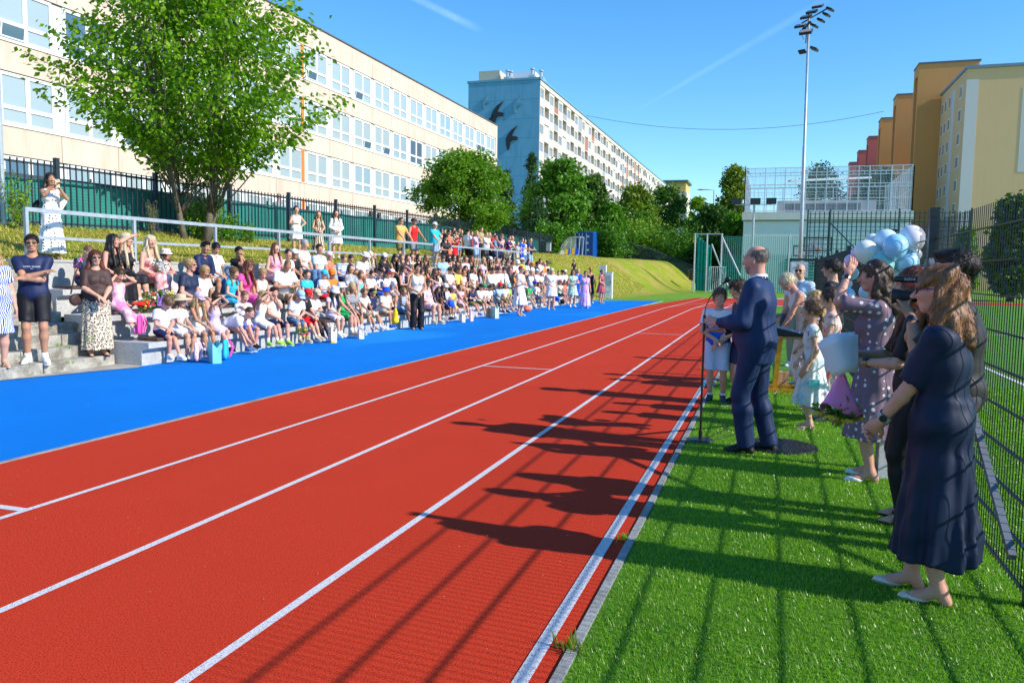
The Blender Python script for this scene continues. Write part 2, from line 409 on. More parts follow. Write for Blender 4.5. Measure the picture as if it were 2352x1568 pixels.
st_ = empty('green_screen', (FX-.55, 20, 2.4), 0, 'teal green privacy mesh screening stretched behind the dark bar fence', 'screen')
b = MB(); V = []; F_ = []
yy = np.arange(fp[0], fp[-1]-1, .3); m = 0
for i, y in enumerate(yy):
    dx = .03*math.sin(y*3.1)+.02*math.sin(y*7.3); z = fz(y)
    V += [(FX-.55+dx, y, z-.1), (FX-.55+dx*.3, y, z+.55), (FX-.55+dx, y, z+1.15+.02*math.sin(y*2.1))]
    if i: a = 3*(i-1); F_ += [(a, a+3, a+4, a+1), (a+1, a+4, a+5, a+2)]
b.add(V, F_); put(b.build('mesh_sheet', M_SCREEN, st_, smooth=True), (FX-.55, 20, 2.4))
b = MB()
for y in np.arange(fp[0]+1, fp[-1]-1, 2.5): b.tube([(FX-.60, y, fz(y)-.2), (FX-.60, y, fz(y)+1.3)], .03, 6)
put(b.build('screen_pole', plain('green_pole', (.01, .09, .07), .5), st_), (FX-.55, 20, 2.4))
hb = MB(); hb.bar((FX-1.6, fp[0]+4, 3.66), (FX-1.6, 62, 4.0), .12, .14)
for y in np.arange(fp[0]+5, 62, 6): hb.bar((FX-1.6, y, 2.3), (FX-1.6, y, 3.62+.0075*(y-10)), .06)
tag(hb.build('pipe_rail', M_PIPE), 'dark grey horizontal pipe behind the green screening in front of the school', 'pipe')
# ================================================================ BUILDINGS
def wallmat(name, c, dark, streak=.25, joint=None):
    n = N(name); g = n.tc(); f = n.noise(.5, 5, .6, g); f2 = n.noise(2.2, 5, .65, n.mapping(g, (1, 1, .12)))
    col = n.mix(n.ramp(f2, [(.48, (0, 0, 0)), (.72, (streak*2,)*3)]), c, dark); col = n.mix(n.ramp(f, [(.4, (0, 0, 0)), (.8, (streak,)*3)]), col, dark)
    n.col(col); n.set(rough=.85, spec=.2); n.bump(n.noise(40, 3, .6, g), .12, .01); return n.m
M_SCH = wallmat('cream_panel', (.63, .51, .43), (.52, .37, .28), .35)
M_WHITE = plain('white_window_frame', (.74, .75, .77), .4, var=.03)
M_ROOF = plain('roof_flashing', (.10, .11, .13), .5)
M_ORANGE = wallmat('orange_panel', (.75, .22, .06), (.5, .14, .05), .2)
def glass_mat(name, c, dark=None, rough=.08):
    n = N(name); g = n.tc(); f = n.noise(.35, 2, .5, g)
    n.col(n.mix(f, c, dark or tuple(v*.6 for v in c))); n.set(rough=rough, spec=.8); return n.m
M_PBLIND = glass_mat('window_with_white_blind', (.36, .44, .46), (.30, .38, .42), .12)
M_PDARK = glass_mat('window_glass', (.10, .18, .25), (.05, .10, .16), .05)
M_PMID = glass_mat('window_half_blind', (.34, .44, .50), (.22, .32, .40), .1)
SX = -28.5; PH = 44.75
sc = empty('school_building', (SX, 50, 2.6), 0, 'long cream school with four rows of white framed windows behind the fence', 'building')
P0 = (SX, 50, 2.6); Z0s = [3.72, 6.93, 10.15, 13.4]; WH = 2.07
ya, yb = PH-3.05*10, PH+3.05*12+.6
b = MB(); b.box(SX-14, SX-.42, ya, yb, 1.5, 16.7); put(b.build('wall', M_SCH, sc), P0)
# spandrel panels (storey bands) split at every bay with dark joints
b = MB(); bands = [(1.5, Z0s[0]-.0)] + [(Z0s[i]+WH, Z0s[i+1]) for i in range(3)] + [(Z0s[3]+WH, 16.9)]
bands[0] = (1.4, 2.62); 
for k in range(-10, 12):
    y = PH+3.05*k
    for (z0, z1) in bands: b.box(SX-.40, SX, y+.012, y+3.038, z0+.01, z1-.01)
    b.box(SX-.40, SX-.004, y+.012, y+3.038, 2.64, 3.70)
b.box(SX-.4, SX, PH+36.6+.012, yb, 1.5, 16.9)
put(b.build('wall', M_SCH, sc), P0)
b = MB()
for (z0, z1) in bands + [(2.62, 3.72)]: b.box(SX-.42, SX-.03, ya, yb, z0, z1-.001)
put(b.build('joint_backing', plain('joint', (.09, .06, .05), .9), sc), P0)
b = MB(); b.box(SX-14.1, SX+.08, ya-.05, yb+.08, 16.9, 16.98); put(b.build('roof', M_ROOF, sc), P0)
b = MB()
for k in range(-10, 12):
    for dx in (.7, 1.5, 2.3): b.tube([(SX+.002, PH+3.05*k+dx, 16.25), (SX+.004, PH+3.05*k+dx, 16.25)], .03, 6)
    
put(b.build('vent_hole', M_ROOF, sc), P0)
# white infill bands and windows
b = MB()
for z in Z0s: b.box(SX-.2, SX-.10, ya, yb-.02, z+.01, z+WH-.01)
for z in Z0s: b.box(SX-.10, SX+.05, ya, yb, z-.03, z+.008)
put(b.build('window_band', M_WHITE, sc), P0)
def win_frame():
    b = MB(); W2, H = 2.5, WH-.06
    def ring(y0, y1, z0, z1, x0, x1, w):
        b.box(x0, x1, y0, y1, z0, z0+w); b.box(x0, x1, y0, y1, z1-w, z1); b.box(x0, x1, y0, y0+w, z0+w, z1-w); b.box(x0, x1, y1-w, y1, z0+w, z1-w)
    ring(0, W2, 0, H, -.10, -.02, .07)
    b.box(-.10, -.02, W2/2-.045, W2/2+.045, .07, H-.07)
    for s in (0, 1):
        y0 = .07 if s == 0 else W2/2+.045; y1 = W2/2-.045 if s == 0 else W2-.07
        ring(y0+.004, y1-.004, .074, .66, -.09, -.01, .055); ring(y0+.004, y1-.004, .70, H-.074, -.09, -.01, .055); b.box(-.095, -.015, y0, y1, .66, .70)
    return b.mesh('frame')
def win_pane(kind):
    b = MB(); W2, H = 2.5, WH-.06
    for s in (0, 1):
        y0 = .13 if s == 0 else W2/2+.10; y1 = W2/2-.10 if s == 0 else W2-.13
        b.box(-.07, -.055, y0, y1, .13, .605); b.box(-.07, -.055, y0, y1, .755, H-.13)
    return b.mesh('pane')
WF = win_frame(); WF.materials.append(M_WHITE); WP = win_pane(0); WP.materials.append(M_PBLIND)
tilt = MB(); tilt.obox((0, 0, 0), (.04, 1.05, .5)); 
rr = random.Random(11)
tiltme = MB(); tiltme.box(-.0, .035, 0, 1.06, 0, .055); tiltme.box(0, .035, 0, 1.06, .5, .555); tiltme.box(0, .035, 0, .055, .055, .5); tiltme.box(0, .035, 1.005, 1.06, .055, .5)
tiltme.m = 1; tiltme.box(.01, .02, .055, 1.005, .055, .5)
TM = tiltme.mesh('open_sash'); TM.materials.append(M_WHITE); TM.materials.append(M_PDARK)
for k in range(-10, 12):
    for fl, z in enumerate(Z0s):
        y = PH+3.05*k+.28
        f = link('window', WF, None, sc, (SX-P0[0], y-P0[1], z+.03-P0[2]))
        r = rr.random(); m = M_PBLIND if r < .84 else (M_PMID if r < .97 else M_PDARK)
        link('pane', WP, m, f)
        for side in (0, 1):
            if rr.random() < .17 and fl > 0:
                o = link('open_sash', TM, None, f, (-.005, .1+side*1.22, .09)); o.rotation_euler = (0, R(9), 0)
for z in Z0s: put(MB().box(SX-.38, SX+.03, PH-.33, PH-.02, z+.02, z+WH-.02).build('orange_pilaster', M_ORANGE, sc), P0)

# ---- pale blue panel block with black birds, far end of the street
M_PBW = wallmat('pale_panel', (.62, .57, .50), (.45, .40, .34), .3)
M_BLUEW = wallmat('blue_end_wall', (.14, .36, .56), (.08, .26, .42), .35)
PX, PY = -36.8, 126.0
pb = empty('apartment_block', (PX, PY, 0), 0, 'long nine storey white panel block with sky blue end wall and black birds', 'building')
P1 = (PX, PY, 0); top = 32.2; Yend = 305
def pput(o): return put(o, P1)
b = MB(); b.box(PX-12, PX-1.5, PY+.35, Yend, 1, top); pput(b.build('core_wall', M_PBW, pb))
b = MB()
for zz in range(10):
    z0 = top-.02-3.05*(zz+1); z1 = top-.02-3.05*zz
    b.box(PX-12.2, PX-8.1, PY, PY+.35, z0+.03, z1-.0); b.box(PX-8.08, PX-4.1, PY, PY+.35, z0+.03, z1); b.box(PX-4.08, PX+.05, PY, PY+.35, z0+.03, z1)
pput(b.build('end_wall', M_BLUEW, pb))
b = MB(); b.box(PX-12.2, PX+.05, PY+.05, PY+.3, 1, top); pput(b.build('end_wall_backing', plain('blue_joint', (.04, .16, .3), .8), pb))
b = MB(); b.box(PX-12.4, PX+.25, PY-.1, Yend, top, top+.35); pput(b.build('roof', plain('roof_blue_edge', (.12, .3, .45), .6), pb))
# facade grid: bay = window column (2.6) + loggia column (3.4)
fl_h = 2.85; nfl = 10; bayw = 6.0; nb_ = 29
grid = MB(); lg_cols = [(.55, .53, .50), (.50, .30, .22), (.62, .60, .57), (.35, .38, .42), (.60, .56, .42)]
odd = {(3, 3): (.10, .55, .05), (3, 4): (.25, .6, .05), (4, 5): (.8, .45, .05), (5, 6): (.85, .35, .05), (6, 4): (.8, .32, .05)}
M_BAL = [plain('balcony_%s' % w, c, .7) for w, c in (('pale', (.60, .58, .55)), ('rust', (.38, .16, .10)), ('white', (.75, .74, .72)), ('grey', (.30, .34, .38)), ('cream', (.62, .58, .45)))]
M_LOGD = plain('loggia_shade', (.30, .28, .26), .9); M_WIN2 = glass_mat('flat_window', (.25, .33, .38), (.12, .18, .22))
restw = MB(); restl = MB()
wallb = MB(); restw.m = 0
for k in range(nb_):
    y = PY + .5 + k*bayw
    for f in range(nfl):
        z = top - .9 - fl_h*(f+1) + .15
        # wall pieces: pier strips and spandrels around openings
        wallb.box(PX-1.5, PX, y, y+.25, z, z+fl_h)                       # pier
        wallb.box(PX-1.5, PX, y+2.45, y+2.95, z, z+fl_h)
        wallb.box(PX-1.5, PX, y+2.95, y+5.7, z, z+.18); wallb.box(PX-1.5, PX-.002, y+5.7, y+6.0, z, z+fl_h)
        wallb.box(PX-.3, PX, y+.25, y+2.45, z, z+.95); wallb.box(PX-.3, PX, y+.25, y+2.45, z+2.4, z+fl_h)
        near = k < 10
        if near:
            w = MB(); w.box(PX-.22, PX-.16, y+.27, y+2.43, z+.97, z+2.38); w.build('x') if False else None
            o = w.build('window', M_WIN2, pb); pput(o)
            fr = MB()
            for (a, c_) in ((.25, .35), (1.3, 1.4), (2.35, 2.45)): fr.box(PX-.17, PX-.09, y+a, y+c_, z+.95, z+2.4)
            fr.box(PX-.17, PX-.095, y+.35, y+2.35, z+.95, z+1.03); fr.box(PX-.17, PX-.095, y+.35, y+2.35, z+2.32, z+2.4)
            q_ = fr.build('frame', M_WHITE, o)
            l = MB(); rb = rr.random(); m = M_BAL[int(rr.random()*5)]
            if (k, f) in odd: m = plain('balcony_bright_%d_%d' % (k, f), odd[(k, f)], .6)
            l.box(PX-.08, PX-.02, y+2.97, y+5.68, z+.2, z+1.15 if rb < .5 else z+1.15)
            if rr.random() < .3: l.box(PX-.10, PX-.05, y+2.97, y+5.68, z+1.17, z+2.7)      # glazed-in loggia
            o = l.build('balcony', m, pb); pput(o)
        else:
            restw.box(PX-.22, PX-.16, y+.27, y+2.43, z+.97, z+2.38)
            restl.m = int(rr.random()*5); restl.box(PX-.08, PX-.02, y+2.97, y+5.68, z+.2, z+1.15)
            if rr.random() < .35: restl.box(PX-.10, PX-.05, y+2.97, y+5.68, z+1.17, z+2.7)
wallb.box(PX-1.5, PX+.1, PY+.36, Yend, top-.75, top-.001)
pput(wallb.build('facade_wall', M_PBW, pb))
o = restw.build('window', M_WIN2, pb); pput(o); o['kind'] = 'stuff'
o = restl.build('balcony', None, pb, mats=M_BAL); pput(o); o['kind'] = 'stuff'
b = MB(); b.box(PX-11.5, PX-7.8, PY+3, PY+9, top+.35, top+2.6); pput(b.build('roof_hut', plain('roof_hut_cream', (.5, .44, .34), .8), pb))
b = MB(); b.box(PX-7.6, PX-2.8, PY+7, PY+14, top+.35, top+3.0); pput(b.build('roof_hut', M_WHITE, pb))
for (dx, dy, h) in ((-6.4, 3, 1.3), (-5.9, 3.2, 1.2), (-2.4, 4, 1.6), (-.9, 4, 1.2)):
    b = MB(); b.box(PX+dx-.5, PX+dx+.5, PY+dy-.5, PY+dy+.5, top+.35, top+h); b.tube([(PX+dx, PY+dy, top+h+.01), (PX+dx, PY+dy, top+h+.8)], .28, 8); b.lathe([(.1, 0), (.4, .1), (.35, .3), (0, .42)], (PX+dx, PY+dy, top+h+.9), 8); pput(b.build('roof_vent', M_GALV, pb))
M_BIRD = plain('black_bird', (.012, .012, .016), .5)
M_BIRDG = plain('faded_bird', (.10, .28, .42), .8)
swift = [(0, 1.0), (.25, .75), (.35, .35), (.75, .18), (1.25, .25), (1.0, .02), (1.3, -.18), (.75, -.1), (.30, -.12), (.12, -.6), (.25, -1.15), (-.1, -.85), (-.28, -.35), (-.32, .1), (-.15, .4), (-.55, .62), (-.1, .85)]
swift = [(-.15, .35), (.25, .85), (.95, 1.25), (.55, .75), (.30, .2), (.85, .10), (1.05, -.05), (.85, -.12), (1.0, -.3), (.45, -.25), (.12, -.45), (.02, -1.2), (-.18, -1.35), (-.35, -.7), (-.38, -.1)]
for (xd, yd, s, m) in ((1137, 262, 1.55, M_BIRD), (1170, 317, 1.5, M_BIRD), (1119, 289, 1.3, M_BIRD), (1114, 234, .9, M_BIRDG), (1185, 240, 1.1, M_BIRDG), (1160, 410, 1.6, M_BIRDG)):
    cx, _, cz = on_y(xd, yd, PY)
    b = MB().prism([(cx + px*s, PY-.03, cz + pz*s) for px, pz in swift][::-1], (0, -.15, 0)); o = b.build('bird_relief', m, pb); pput(o)

# ---- far small block at the end of the street
x0, _, z1_ = on_y(1527, 419, 330); x1, _, _ = on_y(1578, 419, 330)
fb = empty('tower_block', (x0, 330, 0), 0, 'small grey and yellow topped block far behind the trees', 'building')
b = MB(); b.box(x0, x1, 330, 345, 0, z1_-4); put(b.build('wall', M_PBW, fb), (x0, 330, 0))
b = MB(); b.box(x0+1, x1-.5, 331, 345, z1_-4, z1_); put(b.build('penthouse', plain('yellow_render', (.55, .40, .12), .8), fb), (x0, 330, 0))
b = MB(); b.box(x0-.8, x1+.4, 329.5, 346, z1_, z1_+.8); put(b.build('roof', M_ROOF, fb), (x0, 330, 0))
for zz in (3, 6.2, 9.4, 12.6, 15.8, 19, 22.2):
    b = MB(); 
    if zz+1.8 < z1_-5: 
        for dx in (1.2, 4.2, 7.2): b.box(x0+dx, x0+dx+1.8, 329.9, 330.1, z1_-5-zz, z1_-3.4-zz)
        o = b.build('window', M_WIN2, fb); put(o, (x0, 330, 0)); o['kind'] = 'stuff'

# ---- yellow block and stepped orange / red stair towers on the right
M_YEL = wallmat('yellow_render', (.72, .45, .25), (.62, .38, .2), .15); M_YEL2 = wallmat('deep_yellow_render', (.64, .36, .06), (.55, .3, .05), .1)
M_LILAC = wallmat('lilac_render', (.62, .56, .56), (.5, .46, .47), .1); M_OR = wallmat('orange_render', (.64, .29, .10), (.54, .23, .08), .15)
M_PINK = wallmat('red_render', (.52, .13, .11), (.42, .10, .09), .15)
YX, YY0 = 21.3, 110.0; YT = 26.4
yb_ = empty('apartment_block', (YX, YY0, 0), 0, 'ochre yellow apartment block with a lilac stripe behind the mesh fence on the right', 'building'); P2 = (YX, YY0, 0)
b = MB(); b.box(YX, YX+45, YY0, YY0+15.4, 0, YT); put(b.build('wall', M_YEL, yb_), P2)
b = MB(); b.box(YX-.15, YX+45.2, YY0-.2, YY0+15.4, YT, YT+.35); put(b.build('roof', plain('roof_edge_blue', (.16, .22, .30), .6), yb_), P2)
def pt(xd, yd): return on_y(xd, yd, YY0)
xa = pt(2213, 300)[0]; xb2 = pt(2241, 300)[0]
b = MB(); b.box(xa, xb2, YY0-.03, YY0-.001, 4, pt(2213, 184)[2]); put(b.build('painted_stripe', M_LILAC, yb_), P2)
b = MB(); b.box(YX+.02, xa-.01, YY0-.025, YY0-.001, pt(2190, 292)[2], pt(2190, 187)[2]); put(b.build('painted_panel', M_YEL2, yb_), P2)
xe = pt(2343, 300)[0]; b = MB(); b.box(xe, xe+2.3, YY0-.03, YY0-.001, pt(2345, 395)[2], pt(2345, 200)[2]); put(b.build('painted_stripe', M_LILAC, yb_), P2)
b = MB(); b.box(YX-.02, YX-.001, YY0+6.4, YY0+7.9, 2, YT-1); put(b.build('painted_stripe', M_LILAC, yb_), P2)
M_SHUT = plain('window_shutter', (.40, .36, .36), .6)
for f in range(8):
    for dy in (2.0, 8.6, 11.2, 13.2):
        z = YT - 2.9 - 2.85*f
        b = MB(); b.box(YX-.04, YX+.02, YY0+dy, YY0+dy+(1.5 if dy < 3 else 1.1), z, z+1.5); o = put(b.build('window', M_WHITE, yb_), P2)
        b = MB(); b.box(YX-.055, YX-.042, YY0+dy+.12, YY0+dy+(1.38 if dy < 3 else .98), z+.12, z+1.38); b.build('pane', M_WIN2, o)
b = MB(); b.box(YX+9.5, YX+12.5, YY0+1, YY0+4, YT+.35, YT+1.7); b.tube([(YX+10.8, YY0+2.5, YT+1.7), (YX+10.8, YY0+2.5, YT+2.4)], .5, 10); b.lathe([(.3, 0), (.7, .15), (.6, .4), (0, .6)], (YX+10.8, YY0+2.5, YT+2.5), 10); put(b.build('roof_vent', M_GALV, yb_), P2)
tw = [(2112, 148, 125.5, M_OR, 'first and tallest looking orange stair tower beside the yellow block'), (2061, 219, 146, M_OR, 'second orange stair tower behind the tallest looking one'), (2025, 273, 166, M_OR, 'third orange stair tower next to the red ones'),
      (1996, 315, 186, M_PINK, 'red stair tower next to the orange towers'), (1973, 347, 206, M_PINK, 'middle one of the three red stair towers'), (1952, 374, 228, M_PINK, 'smallest looking red stair tower at the far end of the row')]
for (xd, yd, Y, m, lb) in tw:
    tx, _, tz = on_y(xd, yd, Y)
    e = empty('stair_tower', (tx, Y, 0), 0, lb, 'building', 'stair towers along the yellow block'); P = (tx, Y, 0)
    b = MB(); b.box(tx+.9, tx+7.4, Y, Y+4.2, 0, tz); b.box(tx, tx+.9, Y, Y+.9, 0, tz); b.box(tx, tx+.9, Y+3.3, Y+4.2, 0, tz); b.box(tx, tx+.9, Y+.9, Y+3.3, tz-1.4, tz)
    put(b.build('wall', m, e), P)
    b = MB(); b.box(tx-.1, tx+7.6, Y-.1, Y+4.3, tz, tz+.22); put(b.build('roof', M_ROOF, e), P)
    b = MB(); b.box(YX-.2, YX+12, Y+4.25, Y+15.5, 0, YT-.3); put(b.build('wing_wall', m, e), P)

# ---- grey sports hall with roof-top ball cage
M_HALL = wallmat('pale_hall_render', (.66, .73, .74), (.56, .64, .66), .25)
HX0, HX1, HY0, HY1 = on_y(1708, 505, 80)[0], on_y(2093, 505, 80)[0], 80, 99; HT = on_y(1900, 505, 80)[2]
hl = empty('sports_hall', (HX0, HY0, 0), 0, 'pale grey sports hall with a caged roof court behind the track', 'building'); P3 = (HX0, HY0, 0)
b = MB(); b.box(HX0, HX1, HY0, HY1, -.1, HT); put(b.build('wall', M_HALL, hl), P3)
b = MB(); b.box(HX0-.15, HX1+.15, HY0-.15, HY1, HT+.01, HT+.75); put(b.build('parapet', wallmat('parapet', (.66, .66, .62), (.5, .5, .45), .2), hl), P3)
b = MB(); b.box(HX0-.18, HX1+.18, HY0-.18, HY0-.151, HT-.08, HT+.02); put(b.build('drip_edge', M_ROOF, hl), P3)
xg0, xg1 = on_y(1803, 640, 80)[0], on_y(1868, 640, 80)[0]
b = MB()
for z in np.arange(.3, 3.0, .28): b.box(xg0, xg1, HY0-.06, HY0-.001, z, z+.2)
put(b.build('louvre', plain('teal_louvre', (.03, .20, .19), .6), hl), P3)
b = MB(); CZ0 = HT+.75; CZ1 = on_y(1708+0, 388, 80)[2]
M_CAGE = plain('light_grey_steel', (.62, .66, .70), .4, metal=.2)
def cage_side(p0, p1, nx_, zs, w=.09):
    for i in range(nx_+1):
        t_ = i/nx_; x = p0[0]+(p1[0]-p0[0])*t_; y = p0[1]+(p1[1]-p0[1])*t_
        b.bar((x, y, CZ0), (x, y, CZ1), w if i % 2 == 0 else w*.6)
    for z in zs: b.bar((p0[0], p0[1], z), (p1[0], p1[1], z), w*.7)
H_ = CZ1-CZ0; zs = [CZ0+.1, CZ0+H_*.3, CZ0+H_*.55, CZ0+H_*.62, CZ0+H_*.82, CZ0+H_*.89, CZ1]
cage_side((HX0, HY0), (HX1, HY0), 16, zs); cage_side((HX1, HY0), (HX1, HY1), 14, [CZ0+.1, CZ0+H_*.5, CZ1]); cage_side((HX0, HY0), (HX0, HY1), 10, zs); cage_side((HX0, HY1), (HX1, HY1), 16, zs, .07)
for i in range(33):
    x = HX0+(HX1-HX0)*i/32; b.bar((x, HY0, zs[2]), (x, HY0, zs[3]), .05); b.bar((x, HY0, zs[4]), (x, HY0, zs[5]), .05)
put(b.build('cage_frame', M_CAGE, hl), P3)
def net_mat(name, c, sx, sz, th=.12):
    n = N(name); g = n.tc(); sp_ = n.new('SeparateXYZ'); n.l.new(g, sp_.inputs[0])
    a = n.math('ADD', sp_.outputs[0], sp_.outputs[1]); m1 = n.math('LESS_THAN', n.math('FRACT', n.math('MULTIPLY', a, sx)), th); m2 = n.math('LESS_THAN', n.math('FRACT', n.math('MULTIPLY', sp_.outputs[2], sz)), th)
    n.col(c); n.set(alpha=n.math('MAXIMUM', m1, m2), rough=.6); return n.m
b = MB(); b.box(HX0, HX1, HY0-.005, HY0+.005, CZ0, CZ1); b.box(HX1-.005, HX1+.005, HY0, HY1, CZ0, CZ1)
put(b.build('cage_mesh', net_mat('cage_mesh', (.55, .60, .64), 8, 8, .10), hl), P3)
b = MB(); b.box(HX0+3, HX1-2.6, HY0+3, HY0+14, CZ0, CZ0+1.3); put(b.build('roof_light_block', M_LILAC, hl), P3)
b = MB(); b.box(HX0+3.6, HX1-4, HY0+2.93, HY0+2.99, CZ0+.1, CZ0+1.0); put(b.build('roof_vent', M_ROOF, hl), P3)
b = MB(); b.bar((HX0+4, HY0+1, CZ1-1.1), (HX1-3, HY0+6, CZ1-.4), .5, .18); put(b.build('light_beam', M_GALV, hl), P3)
# ================================================================ TREES, SHRUBS, GRASS
def leaf_mat(name, c1, c2, c3, tr=.45):
    n = N(name); ob = n.n['Material Output']; gi = n.new('NewGeometry'); g = n.tc()
    r = gi.outputs['Random Per Island']; f = n.noise(.9, 3, .6, g)
    col = n.ramp(r, [(0, c1), (.5, c2), (1, c3)]); col = n.mix(n.ramp(f, [(.35, (0, 0, 0)), (.7, (.5, .5, .5))]), col, c3)
    n.col(col); n.set(rough=.5, spec=.35)
    t = n.new('BsdfTranslucent'); tc_ = n.mix(1.0, col, (1.3, 1.5, .5), 'MULTIPLY'); n.l.new(tc_, t.inputs[0])
    m = n.new('MixShader'); m.inputs[0].default_value = tr; n.l.new(n.b.outputs[0], m.inputs[1]); n.l.new(t.outputs[0], m.inputs[2]); n.l.new(m.outputs[0], ob.inputs[0]); return n.m
L_BIG = leaf_mat('hornbeam_leaf', (.05, .15, .005), (.11, .26, .006), (.25, .42, .012))
L_MID = leaf_mat('ash_leaf', (.045, .14, .008), (.085, .22, .010), (.19, .33, .02))
L_DARK = leaf_mat('dark_leaf', (.028, .085, .014), (.045, .125, .014), (.09, .18, .016), .3)
L_GRN = leaf_mat('green_leaf', (.035, .13, .010), (.065, .20, .011), (.13, .29, .016), .35)
L_OLIVE = leaf_mat('olive_leaf', (.05, .11, .008), (.11, .19, .010), (.26, .31, .02), .35)
L_YEL = leaf_mat('fresh_leaf', (.08, .19, .010), (.15, .30, .015), (.28, .40, .025), .4)
L_CON = leaf_mat('spruce_needles', (.02, .07, .024), (.032, .10, .028), (.055, .14, .03), .1)
M_BARK = plain('bark', (.13, .105, .075), .9, var=.35, scale=8, bump=.6, bscale=30)
M_BARKD = plain('dark_bark', (.05, .04, .032), .95, var=.3, scale=6, bump=.5)
def leaves(P, size, D=None, asp=.6, droop=.4, seed=0, flat=0.0):
    r = np.random.default_rng(seed); n = len(P); s = size*r.uniform(.6, 1.25, n)[:, None]
    d = r.normal(0, 1, (n, 3)) if D is None else D + r.normal(0, .55, (n, 3)); d[:, 2] -= droop; d /= np.linalg.norm(d, axis=1)[:, None]
    u = r.normal(0, 1, (n, 3)); u[:, 2] += flat; w = np.cross(d, u); w /= np.linalg.norm(w, axis=1)[:, None]+1e-9; nn = np.cross(w, d)
    V = np.stack([P, P+d*s*.45+w*s*asp*.5+nn*s*.06, P+d*s, P+d*s*.45-w*s*asp*.5+nn*s*.06], 1).reshape(-1, 3)
    return V, np.arange(4*n).reshape(n, 4)
def crown(name, P, size, mat, parent, **k):
    V, Q = leaves(P, size, **k); return link(name, np_mesh(name, V, [Q]), mat, parent)
def limb(b, p0, p1, r0, r1, rr, seg=5, wob=.08, n=6, sag=0):
    p0 = np.array(p0, float); p1 = np.array(p1, float); L = np.linalg.norm(p1-p0); pts = []
    o = np.zeros(3)
    for i in range(seg+1):
        t = i/seg
        if 0 < i < seg: o = o + rr.normal(0, wob*L/seg, 3)
        pts.append(p0+(p1-p0)*t+o*(1 if i < seg else .8)+np.array((0, 0, sag*math.sin(t*math.pi))))
    b.tube(pts, [r0+(r1-r0)*i/seg for i in range(seg+1)], n); return pts
def big_tree():
    bx, by, _ = on_x(455, 520, -15.2); bz = float(bank_h(-15.2, by))-.1; rr = np.random.default_rng(21)
    e = empty('tree', (bx, by, bz), 0, 'large leafy tree with two slim trunks in front of the dark bar fence', 'tree')
    prof = [(4.2, .8), (4.8, 2.0), (5.6, 3.0), (6.5, 3.6), (7.8, 3.5), (9.0, 2.9), (9.9, 1.9), (10.6, .4)]
    zs_ = [p[0] for p in prof]; rs_ = [p[1] for p in prof]; b = MB(); L = []; Dr = []
    stems = []
    for (dx, dy, tx, ty, h_, r_) in ((.12, .15, .5, .6, 9.8, .12), (-.15, -.35, -1.0, -1.3, 8.6, .09), (.16, .2, .9, 1.9, 8.8, .05), (-.17, -.36, -1.6, .5, 8.0, .045)):
        p = limb(b, (dx, dy, 0), (tx, ty, h_-bz), r_, .018, rr, 9, .05, 8); stems.append(p)
    for i in range(225):
        st = stems[rr.integers(0, 4)]; z = rr.uniform(4.9, 10.4); R_ = np.interp(z, zs_, rs_)*.98; a = rr.uniform(0, 2*math.pi); q = math.sqrt(rr.uniform(.12, 1))
        lump = 1+.20*math.sin(3*a+z*1.3)+.14*math.sin(7*a-z*2.1)
        tip = np.array((R_*q*lump*math.cos(a), R_*q*lump*math.sin(a), z-bz+rr.normal(0, .1)))
        k = min(int(max((z-1.9-bz)*9/(8.5), 1)), 7); base = st[k]
        pts = limb(b, base, tip, .024, .006, rr, 4, .07, 4, sag=.25) if i % 2 == 0 else [base+(tip-base)*t_ for t_ in np.linspace(0, 1, 5)]
        out = nrm_((tip-base)*np.array((1, 1, .3)))
        nl = 120; t = rr.uniform(.35, 1.12, nl)**.8; c = base+(tip-base)*t[:, None]; c[:, 2] += .25*np.sin(np.clip(t, 0, 1)*math.pi)
        spread = .25*(1.25-t*.55)[:, None]; c = c + rr.normal(0, 1, (nl, 3))*spread*np.array((1, 1, .42)); c[:, 2] -= .15*t**3
        L.append(c); Dr.append(np.tile(out*.8, (nl, 1)))
    b.build('trunk', M_BARK, e, True)
    crown('crown', np.vstack(L), .16, L_BIG, e, D=np.vstack(Dr), droop=.75, asp=.62, seed=3, flat=.8)
def nrm_(v): return v/(np.linalg.norm(v)+1e-9)
big_tree()
